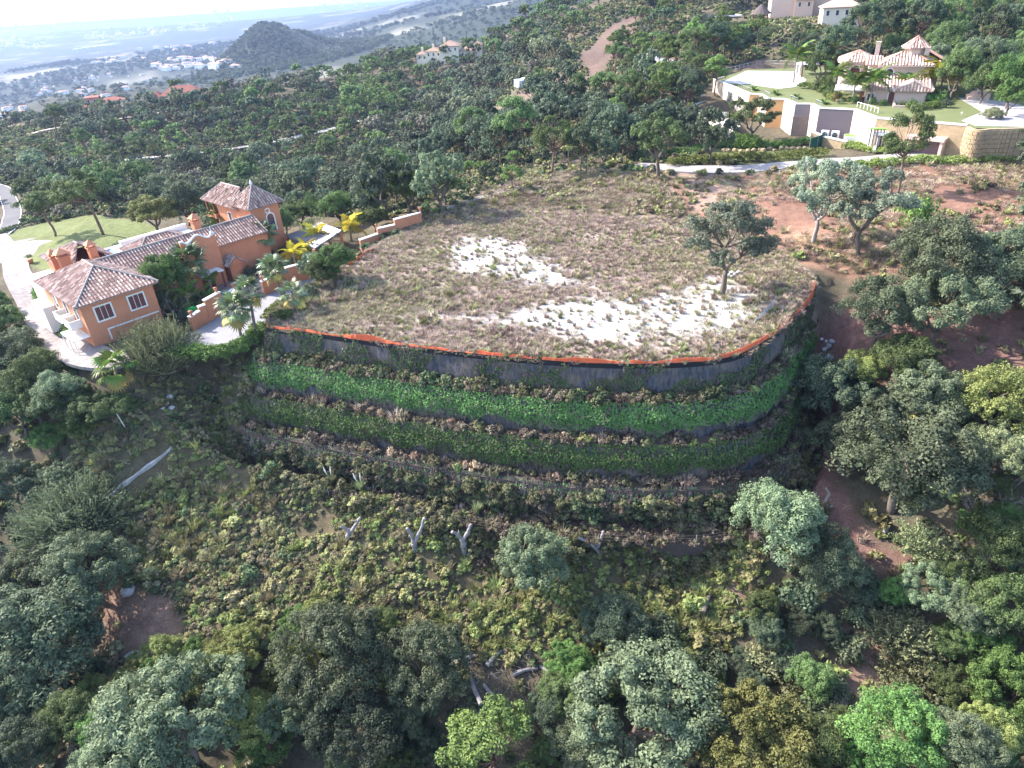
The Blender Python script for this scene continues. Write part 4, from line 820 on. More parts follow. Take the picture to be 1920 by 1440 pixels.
# gate, tarpaulin, pots
gt = thing('side_gate', 'dark metal gate post and rail below the orange gate wall', 'gate'); p = P(337,612,-2.5); mb = MB()
for s_ in range(5): mb.box((p[0] + s_ * .45, p[1] + s_ * .2, -1.7), (.07, .07, 1.7))
mb.tube([(p[0], p[1], -.9), (p[0] + 1.8, p[1] + .8, -.9)], .05, 4); mb.tube([(p[0], p[1], -2.2), (p[0] + 1.8, p[1] + .8, -2.2)], .05, 4); mb.obj('gate_leaf', plain('dark_green_metal', (.02, .04, .04), .6), gt)
mb = MB(); p = P(367,580,-1.9); mb.add([(p[0] + x * 2.3 + .4 * y, p[1] + y * 1.6 + .5 * x, -2.4 + h) for x, y, h in [(-.5, -.5, .3), (.5, -.5, .5), (.5, .5, .4), (-.5, .5, .3), (-.3, -.3, .95), (.3, -.35, 1.15), (.3, .3, 1.05), (-.3, .3, .9)]], BOXF)
tag(mb.obj('tarpaulin', plain('green_plastic', (.03, .42, .10), .4, .1, 2)), 'bright green tarpaulin heap behind the orange gate wall', 'tarpaulin')
for px, py, l in ((59, 494, 'clay pot with a small clipped plant beside the paved drive'),):
    pr = thing('planter', l, 'planter', tuple(G(px, py)[0])); mb = MB(); mb.tube([(0, 0, 0), (0, 0, .7), (0, 0, .8)], [.35, .5, .55], 10); mb.obj('pot', terracotta, pr, True); c = link('crown', BUSH[1].c, pr, (0, 0, 1.0), None, 1.7)
# ------------------------------------------------------------------ pink villa on its garden deck
VO = np.array([81.9, 151.6]); VR = atan2(-.436, .9); VE1 = np.array([cos(VR), sin(VR)]); VE2 = np.array([-sin(VR), cos(VR)])
def vw(a, b): q = VO + VE1 * a + VE2 * b; return (q[0], q[1])
V = thing('pink_villa', 'pale pink two storey villa with tiled roofs and a small octagonal roof lantern', 'villa', (VO[0], VO[1], 0), VR)
bx('lower_wall', pinkw, V, -4, 7.8, 3.5, 22, 8.5, 12.5); bx('side_wing_wall', pinkw, V, 1.7, 7.4, 2.2, 3.48, 8.5, 12.3)
bx('upper_wall', pinkw, V, -1.6, 7.6, 11, 19, 12.5, 16.1); bx('stair_wall', pinkw, V, -4.2, -1.62, 13.5, 19, 12.5, 16.1); bx('rear_wall', pinkw, V, 4, 10.2, 19.02, 26, 9, 16.1)
oc = [(-10.2, 20), (-8.6, 17.2), (-5.2, 17.2), (-3.8, 19.5), (-3.8, 26), (-10.2, 26)]
mb = MB(); mb.prism(oc, 9, 16.1); mb.obj('bay_wall', pinkw, V)
R = dict(pitch=.62, r=.19)
F, C = hip(-2.3, 8.4, 10.2, 19.8, 16.3, 18.6, 4.4); roof(V, F, TILEP, 'upper_roof', C, capm=TILEP, **R)
F, C = hip(3.4, 11, 18.2, 26.8, 16.3, 18.3, 3.6); roof(V, F[1:], TILEP, 'rear_roof', C, capm=TILEP, **R)
ap = (-6.6, 21.8, 18.3); oe = [(-10.9, 19.8), (-8.9, 16.4), (-4.9, 16.4), (-3.1, 19.2), (-3.1, 26.8), (-10.9, 26.8)]
roof(V, [[(oe[i][0], oe[i][1], 16.3), (oe[(i + 1) % 6][0], oe[(i + 1) % 6][1], 16.3), ap] for i in range(6)], TILEP, 'bay_roof', [((x, y, 16.3), ap) for x, y in oe], capm=TILEP, **R)
roof(V, [[(-5, 12.8, 16.2), (-1.6, 12.8, 16.2), (-1.6, 17, 17.6), (-5, 17, 17.6)]], TILEP, 'stair_roof', capm=TILEP, **R)
roof(V, [[(-4.8, 2.7, 12.6), (8.6, 2.7, 12.6), (7.6, 11.1, 14.3), (-4, 11.1, 14.3)], [(8.6, 2.7, 12.6), (8.6, 22, 12.6), (7.62, 22, 14.3), (7.62, 11.1, 14.3)], [(-4.8, 16, 12.6), (-4.8, 2.7, 12.6), (-4, 11.1, 14.3), (-4, 16, 14.3)]], TILEP, 'lower_roof', capm=TILEP, **R)
roof(V, [[(1.0, 6.5, 12.5), (1.0, 1.4, 12.5), (4.6, 1.9, 14.1), (4.6, 8.5, 14.1)], [(8.4, 1.4, 12.5), (8.4, 6.5, 12.5), (4.6, 8.5, 14.1), (4.6, 1.9, 14.1)], [(1.0, 1.4, 12.5), (8.4, 1.4, 12.5), (4.6, 1.9, 14.1)]], TILEP, 'wing_roof', [((4.6, 1.9, 14.1), (4.6, 8.5, 14.1))], capm=TILEP, **R)
def ring(n, cx, cy, r): return [(cx + r * cos(2 * pi * (i + .5) / n), cy + r * sin(2 * pi * (i + .5) / n)) for i in range(n)]
mb = MB(); mb.prism(ring(8, 4.4, 16, 2.2), 16.5, 19.3); mb.obj('lantern_wall', pinkw, V); e8 = ring(8, 4.4, 16, 2.9)
roof(V, [[(*e8[i], 19.4), (*e8[(i + 1) % 8], 19.4), (4.4, 16, 21.5)] for i in range(8)], TILEP, 'lantern_roof', [((*e, 19.4), (4.4, 16, 21.5)) for e in e8], capm=TILEP, **R)
mb = MB(); mb.box((3, 10.5, 16.15), (10.9, .7, .26)); mb.box((-2.1, 15, 16.15), (.6, 9.4, .26)); mb.prism([(-10.8, 19.8), (-8.8, 16.5), (-4.9, 16.5), (-3.2, 19.2), (-4, 19.6), (-5.2, 17.3), (-8.5, 17.3), (-10, 20)], 15.95, 16.2); mb.obj('cornice', pinkw, V)
for a, b, z0, z1 in ((-3.0, 19.4, 16.4, 20.2), (6.6, 14.2, 16.8, 19.4)): mb = MB(); mb.box((a, b, (z0 + z1) / 2), (.9, .9, z1 - z0)); mb.box((a, b, z1), (1.1, 1.1, .18)); mb.obj('chimney', pinkw, V)
window(V, (0, 11), (1, 0), 14.7, 1.5, 1.9, white, glass, .22, True); window(V, (-6.9, 17.2), (1, 0), 14.4, 2.0, 2.4, white, darkred, .25, True); window(V, (-9.4, 18.6), (1.6, -2.8), 14.4, .9, 2.1, white, darkred, .2, True)
for a in (-2.5, -3.6): window(V, (a, 13.5), (1, 0), 14.6, .55, 1.6, white, darkred, .14, True)
window(V, (1.0, 3.5), (1, 0), 10.9, 1.1, 2.6, white, brown, .2, True, name='door')
window(V, (-4.2, 16), (0, -1), 14.6, .6, 1.6, white, darkred, .14, True); window(V, (-3.0, 3.5), (1, 0), 11.0, 1.2, 1.4, white, glass, .15)
bx('planter_wall', pinkw, V, 1.4, 1.8, -2.5, 2.18, 8.5, 10.5); bx('planter_front', pinkw, V, 1.42, 6.5, -2.9, -2.52, 8.5, 10.4)
pg = thing('pergola', 'white flat pergola on red brown posts beside the pink villa', 'pergola', (VO[0], VO[1], 0), VR)
mb = MB(); mb.box((-7.2, 6.8, 12.35), (6.2, 7.4, .22)); mb.obj('roof', white, pg)
for a in (-9.8, -4.8):
    for b in (3.5, 6.8, 10.1): MB().box((a, b, 11.1), (.42, .42, 2.3)).obj('post', plain('red_post', (.30, .07, .07), .7, .1, 2) if 'red_post' not in bpy.data.materials else bpy.data.materials['red_post'], pg)
# deck: lawn, paving, walls of the lower storey
def D(px, py, z=10.0): return P(px, py, z)
ZD = [D(1338,150), D(1405,178.5), D(1424,179), D(1439,187.6), D(1470.5,188.4), D(1491,197.4), D(1520,197.4), D(1536,205), D(1601,208), D(1643,224), D(1812,237.7)]
lawn_m = plain('lawn', (.125, .14, .06), .95, .2, .25, .15)
slab('lawn_terrace', [q + np.array([.3, .35, 0]) for q in ZD] + [D(1830,240), D(1925,242), D(1990,215), D(1900,172), D(1790,160), D(1640,122), D(1500,127), D(1400,130)], 9.98, lawn_m, .5)
pave_w = plain('white_paving', (.55, .52, .49), .8, .06, .5); cob_d = grid_paving('diamond_cobble', (.38, .36, .38), (.16, .15, .18), 1.2)
slab('pool_paving', [D(1352,155), D(1400,133), D(1492,134), D(1512,150), D(1500,162), D(1460,166), D(1405,158)], 10.03, pave_w, .3)
pl = thing('swimming_pool', 'pale infinity pool on the white terrace of the modern lower house', 'pool'); mb = MB(); mb.prism([D(1410,140)[:2], D(1478,141)[:2], D(1474,147)[:2], D(1400,146)[:2]], 9.9, 10.06); mb.obj('water', poolpale, pl)
slab('cobbled_court', [D(1795,182), D(1880,190), D(1990,215), D(1990,238), D(1918,238), D(1830,236), D(1803,226), D(1842,210)], 10.04, cob_d, .3)
DK = thing('terrace_house', 'modern white lower house with stepped walls under the villa lawn', 'house')
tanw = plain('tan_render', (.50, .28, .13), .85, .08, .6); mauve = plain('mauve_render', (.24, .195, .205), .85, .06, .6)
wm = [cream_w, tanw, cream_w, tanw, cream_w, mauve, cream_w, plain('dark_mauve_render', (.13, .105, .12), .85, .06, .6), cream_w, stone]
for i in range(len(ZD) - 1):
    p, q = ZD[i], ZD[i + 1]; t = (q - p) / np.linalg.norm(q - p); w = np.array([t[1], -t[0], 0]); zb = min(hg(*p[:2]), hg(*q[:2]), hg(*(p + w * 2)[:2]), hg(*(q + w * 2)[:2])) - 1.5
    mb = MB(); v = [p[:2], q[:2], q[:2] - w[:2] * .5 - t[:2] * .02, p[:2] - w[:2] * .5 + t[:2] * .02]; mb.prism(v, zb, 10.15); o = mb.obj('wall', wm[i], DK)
    mb = MB(); v = [p[:2] + w[:2] * .08, q[:2] + w[:2] * .08, q[:2] - w[:2] * .55, p[:2] - w[:2] * .55]; mb.prism(v, 10.15, 10.4); mb.obj('parapet', white, o)
    if i in (0, 2, 4, 6):                                              # glass railing along the sawtooth edges
        rl = MB(); gp = MB(); L = np.linalg.norm(q - p)
        a_, b_ = p - w * .4 + t * L * .35, q - w * .4
        for f in np.linspace(0, 1, 5): c = a_ + (b_ - a_) * f; rl.box((c[0], c[1], 10.9), (.06, .06, 1.1))
        rl.tube([a_ + [0, 0, 1.42], b_ + [0, 0, 1.42]], .04, 4); r_ = rl.obj('railing', steel, o)
p, q = ZD[0], D(1349,146); bx_ = MB(); bx_.prism([p[:2], p[:2] + np.array([3.5, 3.5]), p[:2] + np.array([4, 3]), p[:2] + np.array([.5, -.4])], hg(p[0] - 2, p[1]) - 1, 10.3); bx_.obj('end_wall', pinkw, DK)
t01 = (ZD[1] - ZD[0])[:2]
window(DK, ZD[0][:2] + t01 * .52, t01, 7.6, 3.4, 2.7, white, glass, .12, mull=3); window(DK, ZD[0][:2] + t01 * .78, t01, 7.6, 2.4, 2.7, white, glass, .12, mull=1)
t56 = (ZD[6] - ZD[5])[:2]; t56n = t56 / np.linalg.norm(t56); w56 = np.array([t56n[1], -t56n[0]]); c56 = (ZD[5][:2] + ZD[6][:2]) / 2
zb = hg(*(c56 + w56 * 2)) - 1; mb = MB(); e = np.linalg.norm(t56) / 2 + .1; mb.prism([c56 - t56n * e + w56 * .25, c56 + t56n * e + w56 * .25, c56 + t56n * e, c56 - t56n * e], zb, 7.8); mb.obj('stone_facing', plain('brown_stone', (.24, .18, .155), .95, .25, 2.5, .2, 0, .8), DK)
t7 = (ZD[8] - ZD[7])[:2]; t7n = t7 / np.linalg.norm(t7); w7 = np.array([t7n[1], -t7n[0]])
# service yard in front of the dark wall: low stone walls, two air units, stair rail, green-topped shed
yz = hg(*(ZD[7][:2] + t7 * .5 + w7 * 3))
ya, yb = ZD[7][:2] - t7n * .4 + w7 * 1.5, ZD[7][:2] + t7n * 7.2 + w7 * 4.0
stepwall('yellow stone wall of the service yard below the dark mauve wall', [((*ya, yz + 2.6), (*((ya * 2 + yb) / 3), yz + 1.9), yz - 2), ((*((ya * 2 + yb) / 3), yz + 1.9), (*yb, yz + 1.5), yz - 2)], stone, .6, copm=white, group=None)
acm = plain('grey_metal', (.62, .64, .68), .5, .05, 1)
for f, l in ((.32, 'left of the two air conditioning units by the dark mauve wall'), (.62, 'right of the two air conditioning units by the dark mauve wall')):
    c = ZD[7][:2] + t7 * f + w7 * 1.0; u = thing('air_unit', l, 'air conditioner', (c[0], c[1], yz + 1.2), atan2(t7n[1], t7n[0]), 'air conditioning units'); MB().box((0, 0, .8), (1.5, .7, 1.8)).obj('case', acm, u)
    mb = MB(); mb.tube([(0, -.36, .9), (0, -.40, .9)], .55, 14); mb.obj('fan', glass, u); MB().box((0, 0, -.8), (1.3, .5, 1.4)).obj('plinth', stone, u)
sh = thing('shed', 'small white shed with a bright green planted top beside the yard', 'shed'); c = ZD[8][:2] + np.array([-.6, -2.0]); mb = MB(); mb.box((c[0], c[1], yz + .6), (2.6, 2.0, 3.6), VR); mb.obj('wall', white, sh); MB().box((c[0], c[1], yz + 2.46), (2.4, 1.8, .12), VR).obj('roof', plain('green_turf', (.16, .36, .06), .9, .2, 2), sh)
lv = thing('louvre_screen', 'brown slatted louvre screen with a green top beside the garage', 'screen'); c = ZD[9][:2] + np.array([-.4, -2.2]); lz = hg(*c)
for k in range(5): MB().box((c[0] + VE1[0] * (k - 2) * .55, c[1] + VE1[1] * (k - 2) * .55, lz + 3.2), (.3, .18, 3.0), VR).obj('slat', bark_pale, lv)
MB().box((c[0], c[1], lz + 4.8), (3.0, 1.0, .14), VR).obj('top', bpy.data.materials['green_turf'], lv)
# garage front
t9 = (ZD[10] - ZD[9])[:2]; L9 = np.linalg.norm(t9); t9n = t9 / L9; w9 = np.array([t9n[1], -t9n[0]])
def g9(f, d): return ZD[9][:2] + t9 * f + w9 * d
zg = hg(*g9(.5, 3)) - .2
def opening(f0, f1, z1, deep, doorm, label=None):
    c = g9((f0 + f1) / 2, 0); wdt = (f1 - f0) * L9; Fm = frame3(c, t9n, zg); mb = MB()
    ubox(mb, Fm, -wdt / 2 - .5, -wdt / 2, 0, z1, .02, deep); ubox(mb, Fm, wdt / 2, wdt / 2 + .5, 0, z1, .02, deep); ubox(mb, Fm, -wdt / 2 - .7, wdt / 2 + .7, z1, z1 + .55, .02, deep + .25); o = mb.obj('portal', white if label is None else pinkw, DK)
    mb = MB(); ubox(mb, Fm, -wdt / 2, wdt / 2, 0, z1, .02, .12); dr = mb.obj('garage_door' if wdt > 3 else 'door', doorm, o)
opening(.46, .80, 3.1, 1.9, plain('garage_door_mauve', (.17, .10, .11), .7, .08, 1), 1); opening(.10, .2, 3.2, 1.6, brown)
# curved stone retaining wall
rw = thing('stone_wall', 'curved yellow stone retaining wall below the cobbled court', 'retaining wall'); rw['kind'] = 'thing'
arc = spline([D(1812,238), D(1822,243), D(1840,245), D(1860,243), D(1900,242), D(2000,238)], 7); base_z = 3.5; mb = MB(); n = len(arc)
dd = np.gradient(arc[:, :2], axis=0); dd /= np.linalg.norm(dd, axis=1, keepdims=True); nn = np.stack([dd[:, 1], -dd[:, 0]], 1)
sec = [(0, base_z), (0, 10.1), (-.6, 10.1), (-.6, base_z)]
v = np.stack([np.c_[arc[:, :2] + nn * d, np.full(n, z)] for d, z in sec], 1); i, j = np.meshgrid(np.arange(n - 1), np.arange(3), indexing='ij')
mb.add(v, np.stack([i * 4 + j, (i + 1) * 4 + j, (i + 1) * 4 + j + 1, i * 4 + j + 1], -1).reshape(-1, 4)); mb.obj('wall', stone, rw)
srng = np.random.default_rng(5); st = MB(); cells = 0
for k in range(n - 1):                                              # rough stones standing proud of the curved wall
    for r_ in range(8):
        a, b = arc[k], arc[k + 1]; c = (a + b) / 2; z = 4.2 + r_ * .76 + srng.uniform(-.05, .05); nv = (nn[k] + nn[k + 1]) / 2; L = np.linalg.norm((b - a)[:2])
        s_ = MB().box((c[0] + nv[0] * .02, c[1] + nv[1] * .02, z), (L * srng.uniform(.82, .93), .2 + srng.random() * .16, .66), atan2(dd[k][1], dd[k][0]))
        if cells < 290: s_.obj('stone', stone, rw); cells += 1
ft = thing('wall_fountain', 'cream scrolled wall fountain at the back of the cobbled court', 'fountain'); p = D(1832,186); pr = [(-2.2, 0), (2.2, 0), (2.2, 1.0), (1.6, 1.1), (1.3, 1.6), (.6, 1.7), (.35, 2.2), (-.35, 2.2), (-.6, 1.7), (-1.3, 1.6), (-1.6, 1.1), (-2.2, 1.0)]
Fm = frame3(p[:2], (.93, -.36), 10.0); mb = MB(); n = len(pr); mb.add([Fm(u, v_, d) for d in (.25, -.25) for u, v_ in pr], [tuple(range(n)), tuple(range(2 * n - 1, n - 1, -1))] + [(i, n + i, n + (i + 1) % n, (i + 1) % n) for i in range(n)]); mb.obj('back_wall', pinkw, ft)
mb = MB(); ubox(mb, Fm, -1.9, 1.9, -.1, .6, .27, .8); mb.obj('basin', pinkw, ft); mb = MB(); mb.tube([Fm(0, 1.3, .2), Fm(0, 1.3, .32)], .3, 10); mb.obj('medallion', bark_pale, ft)
# poolside canopy, patio ledge with glass rail, dish, green hoarding, deck lamps
cn = thing('canopy', 'striped white canopy roof by the pool terrace', 'canopy'); p = D(1522,138); mb = MB(); A = np.array([p[0], p[1], 13.6]); rc = [A + np.array([x, y, -1.0]) for x, y in ((-4.6, -2), (4.2, -3.4), (5.0, 2.2), (-3.6, 3))]
for i in range(4): mb.add([rc[i], rc[(i + 1) % 4], A], [(0, 1, 2)])
mb.obj('roof', plain('canopy_white', (.6, .6, .66), .7, .25, 1.6), cn)
for q in rc: MB().box((q[0] * .9 + A[0] * .1, q[1] * .9 + A[1] * .1, 11.2), (.5, .5, 2.8)).obj('post', white, cn)
pt = thing('patio_ledge', 'white patio ledge with a glass rail at the far end of the lower house', 'patio'); q = [P(1303,205,5.2), P(1330,232,5.2), P(1368,250,5.2), P(1388,236,5.2), P(1352,190,5.2)]
mb = MB(); mb.prism([a[:2] for a in q], 1.2, 5.2); mb.obj('slab', cream_w, pt); mb = MB(); a, b = P(1303,203,5.2), P(1352,188,5.2); mb.add([a, b, b + [0, 0, 1.2], a + [0, 0, 1.2], a + [.05, .1, 0], b + [.05, .1, 0], b + [.05, .1, 1.2], a + [.05, .1, 1.2]], BOXF); mb.obj('glass_rail', plain('rail_glass', (.35, .45, .48), .15, .05), pt)
tag(MB().tube([(0, 0, 0), (0, 0, 1.1)], .05, 5).box((0, 0, 1.5), (1.0, .15, 1.0)).obj('parasol', white), 'small white folded parasol on the patio ledge', 'parasol').location = P(1317,192,5.2)
hd = thing('green_hoarding', 'dark green netting hoarding on poles beside the garden track', 'hoarding'); a, b = G(1517,281)[0], G(1545,272)[0]; mb = MB(); mb.add([a, b, b + [0, 0, 2.4], a + [0, 0, 2.2], a + [.1, .2, 0], b + [.1, .2, 0], b + [.1, .2, 2.4], a + [.1, .2, 2.2]], BOXF); mb.obj('net', plain('green_net', (.01, .07, .055), .9, .2, 2), hd)
for f in (0, .5, 1): c = a + (b - a) * f; MB().tube([c + [-.03, -.06, -.2], c + [-.03, -.06, 2.5]], .06, 5).obj('pole', steel, hd)
# white service-yard stair rail, low fence on lawn
fr_ = thing('low_fence', 'low white picket rail on the lawn edge in front of the villa', 'fence'); a, b = D(1607,200), D(1646,212)
for f in np.linspace(0, 1, 7): c = a + (b - a) * f; MB().box((c[0], c[1], 10.45), (.1, .1, .95)).obj('picket', white, fr_)
mb = MB(); mb.tube([a + [0, 0, .9], b + [0, 0, .9]], .06, 4); mb.obj('rail', white, fr_)
pf = thing('pool_fence', 'grey metal railing round the back of the pool terrace', 'fence'); q = [D(1340,141), D(1362,137), D(1402,127), D(1440,122), D(1492,124)]
for i in range(4):
    for f in np.linspace(0, 1, 6)[:-1]: c = q[i] + (q[i + 1] - q[i]) * f; MB().box((c[0], c[1], 10.6), (.09, .09, 1.5)).obj('post', steel, pf)
mb = MB(); [mb.tube([a + [0, 0, z] for a in q], .05, 4) for z in (.5, 1.3)]; mb.obj('rail', steel, pf)

# ------------------------------------------------------------------ other houses on the ridges
def block_house(name, label, px, py, rz, blocks, wallm, tile, cat='villa', h=0, group=None):
    q, t = G(px, py); o = thing(name, label, cat, (q[0], q[1], q[2]), rz, group)
    for (x0, x1, y0, y1, z1, rh) in blocks:
        bx('wall', wallm, o, x0, x1, y0, y1, -4, z1); i = min(x1 - x0, y1 - y0) / 2
        F, C = hip(x0 - .6, x1 + .6, y0 - .6, y1 + .6, z1 + .1, z1 + rh); roof(o, F, tile, 'roof', tiles=False)
        for k in range(max(1, int((x1 - x0) / 3))): window(o, (x0 + (k + .5) * (x1 - x0) / max(1, int((x1 - x0) / 3)), y0), (1, 0), z1 - 1.6, .9, 1.5, white, glass, .15)
        window(o, (x0, (y0 + y1) / 2), (0, -1), z1 - 1.6, .9, 1.5, white, glass, .15)
    return o
creamw = plain('cream_render', (.70, .62, .50), .85, .06, .4)
o = block_house('ridge_villa', 'large cream villa with tiled roofs and chimneys on the far wooded ridge', 845, 117, -.1, [(-14, -5, -2, 8, 6.5, 2.2), (-5, 6, -5, 8, 9, 2.8), (6, 14, -3, 7, 6, 2), (14, 19, 0, 9, 8.5, 2), (-20, -14, 0, 7, 5, 1.8)], creamw, tile_mat('far_tile', (.2, .13, .1), (.36, .25, .19), (.5, .4, .32)))
for a, b, z in ((-3, 3, 13.5), (-10, 3, 10), (-17, 4, 8.5)): MB().box((a, b, z - 1.5), (1.2, 1.2, 3)).obj('chimney', creamw, o)
pinkr = plain('strong_pink_render', (.52, .20, .19), .85, .06, .4); rtile = tile_mat('red_tile', (.2, .07, .05), (.36, .14, .11), (.5, .26, .2))
block_house('pink_house', 'salmon pink house with a square tower among trees on the far ridge', 203, 208, .35, [(-9, -3, -2, 5, 7.5, .8), (-3, 9, 0, 8, 4.5, 2.0), (-15, -9, 0, 6, 3, 1)], pinkr, rtile, 'house')
block_house('red_roofed_house', 'house with a broad red tiled roof behind trees on the far ridge', 347, 190, .1, [(-11, 10, -3, 8, 3.5, 4.2), (-16, -11, -2, 6, 3, 2.6)], creamw, rtile, 'house')
tv = block_house('hilltop_villa', 'cream villa with arched balconies partly out of frame above the thatched gazebo', 1500, 30, -.25, [(-12, 2, -2, 10, 9, 2.5), (2, 12, 2, 12, 8, 2.2), (-3, 4, -4, 2, 6, 1.6)], plain('peach_render', (.66, .48, .38), .85, .06, .4), TILEP)
block_house('cream_lodge', 'cream lodge with arched openings beside the dark pines at the top', 1573, 47, -.25, [(-6, 6, -2, 6, 5.5, 2.4)], creamw, TILEP, 'house')
block_house('white_cottage', 'white cottage with a red roof between trees at the top ridge', 1024, 14, 0, [(-4, 4, -2, 4, 5, 1.8), (4, 7, 0, 4, 3.5, 1.4)], creamw, rtile, 'house')
gz = thing('gazebo', 'round thatched gazebo on a hedge-edged terrace beside a pool', 'gazebo', tuple(G(1425,38)[0])); mb = MB(); mb.cone((0, 0, 2.3), 4.2, .25, 3.4, 14); mb.obj('thatched_roof', plain('thatch', (.10, .075, .07), .95, .3, 3), gz)
for k in range(8): MB().box((3 * cos(k * pi / 4), 3 * sin(k * pi / 4), 1.2), (.25, .25, 2.6)).obj('post', brown, gz)
pl = thing('swimming_pool', 'blue pool with white edge on the terrace beside the thatched gazebo', 'pool', tuple(G(1350,32)[0] + [0, 0, .3])); MB().box((0, 0, 0), (17, 7, .5)).obj('surround', white, pl); MB().box((-.5, 0, .26), (14, 4.5, .06)).obj('water', poolw, pl)
w = G(988, 158)[0]; rs = thing('reservoir', 'pale blue covered reservoir tank in the wooded valley', 'reservoir', tuple(w), .3); MB().box((0, 0, .6), (8.5, 6, 2.6)).obj('tank', plain('pale_blue_liner', (.42, .47, .56), .5, .1, .4), rs); MB().box((.8, .5, 2.0), (4.5, 3, .5)).obj('cover', white, rs)
cr_ = thing('parked_car', 'dark blue car parked at the end of the pale hillside road', 'car', tuple(G(1201,99)[0] + [0, 0, .3]), .4); MB().prism([(-2.1, -.85), (2.1, -.85), (2.1, .85), (-2.1, .85)], .3, [.85] * 4).obj('body', plain('dark_car_paint', (.03, .045, .09), .3, .05, 1, .5), cr_)
mb = MB(); mb.add([(-1.5, -.75, .85), (1.0, -.75, .85), (1.0, .75, .85), (-1.5, .75, .85), (-1.0, -.6, 1.45), (.4, -.6, 1.45), (.4, .6, 1.45), (-1.0, .6, 1.45)], BOXF); mb.obj('cabin', glass, cr_)
for x in (-1.3, 1.3):
    for y in (-.85, .85): MB().tube([(x, y - .1, .3), (x, y + .1, .3)], .33, 10).obj('wheel', plain('rubber', (.02, .02, .02)) if 'rubber' not in bpy.data.materials else bpy.data.materials['rubber'], cr_)

# ------------------------------------------------------------------ towns on the plain
towns = [('white houses beyond the round hill', [(570,14),(660,2),(700,10),(600,26)], 16, 2.4), ('white houses of the hill village on the plain', [(300,108),(420,108),(415,130),(290,133)], 46, 1.25), ('white houses along the knoll behind the woods', [(165,118),(255,102),(275,112),(180,125)], 16, 1.0), ('white houses scattered in the near plain', [(60,150),(250,128),(290,150),(190,185),(60,180)], 44, .8),
         ('white terraces near the coast', [(0,68),(80,66),(85,92),(0,92)], 34, 2.2), ('long white blocks on the coastal slope', [(150,66),(320,48),(330,62),(160,76)], 44, 2.2), ('white houses of the eastern estates', [(330,30),(400,16),(430,20),(440,44),(340,60)], 30, 2.6),
         ('houses strung along the foot of the round hill', [(395,105),(480,128),(470,138),(400,122)], 10, 1.0), ('white houses by the dry fields', [(220,84),(400,80),(400,96),(240,98)], 12, 1.3), ('white cottages in the lower left trees', [(0,196),(45,200),(45,222),(0,220)], 5, .7), ('pale buildings on the left coast', [(0,46),(160,40),(240,52),(0,66)], 34, 3.0)]
wallf = plain('far_white_wall', (.86, .84, .80), .8, .05, .05); rooff = plain('far_red_roof', (.42, .25, .18), .9, .1, .05)
hm = []
for k in range(4):
    mb = MB(); L = (14, 20, 10, 26)[k]; hgt_ = (6, 7, 5, 9)[k]; hollow(mb, -L / 2, L / 2, -5, 5, -6, hgt_); hollow(mb, -L / 4, L / 3, -7, -5.02, -6, hgt_ * .6, 0); F, C = hip(-L / 2 - .4, L / 2 + .4, -5.4, 5.4, hgt_ + .02, hgt_ + 2); [mb.add(f, [tuple(range(len(f)))], 1) for f in F]
    for x in np.arange(-L / 2 + 2, L / 2 - 1, 3): hollow(mb, x - .6, x + .6, -5.05, -4.9, hgt_ - 3, hgt_ - 1.4, 2)
    hm.append(mb.mesh('town_house', [wallf, rooff, glass]))
for lab, poly, n, sc_ in towns:
    a = np.array(poly); k = 0
    while k < n:
        x, y = rng.uniform(a[:, 0].min(), a[:, 0].max()), rng.uniform(a[:, 1].min(), a[:, 1].max())
        if not in_poly(np.array([x]), np.array([y]), poly)[0]: continue
        q, t = G(x, y); o = link('town_house', hm[rng.integers(4)], None, tuple(q), (0, 0, rng.normal(.2, .5)), sc_ * rng.uniform(.5, 1.0)); tag(o, 'distant ' + lab.replace('houses', 'house').replace('blocks', 'block').replace('terraces', 'terrace').replace('cottages', 'cottage').replace('buildings', 'building'), 'house', lab); k += 1
vd = thing('viaduct', 'long pale road viaduct on thin piers across the plain', 'bridge'); a, b = G(140,99)[0], G(215,89)[0]; a[2] += 16; b[2] += 16; mb = MB(); t = (b - a) / np.linalg.norm(b - a); w = np.array([t[1], -t[0], 0]) * 9; mb.add([a - w, a + w, b + w, b - w] + [p + np.array([0, 0, 5.]) for p in (a - w, a + w, b + w, b - w)], BOXF); mb.obj('deck', white, vd)
for f in np.linspace(.08, .92, 6): c = a + (b - a) * f; MB().box((c[0], c[1], c[2] - 17), (7, 9, 34)).obj('pier', wallf, vd)
crn = thing('tower_crane', 'slender reddish crane mast leaning up from the left woods', 'crane', tuple(G(46,206)[0])); mb = MB(); mb.tube([(0, 0, -2), (-3, 0, 12)], .5, 4); mb.obj('mast', plain('crane_red', (.42, .24, .16)), crn)
mp = thing('lamp_mast', 'thin grey mast rising behind the orange tower', 'mast', tuple(G(499,345)[0])); MB().tube([(0, 0, -1), (0, 0, 8.5)], .09, 5).obj('pole', steel, mp); MB().box((0, 0, 8.6), (.5, .2, .15)).obj('lamp', steel, mp)
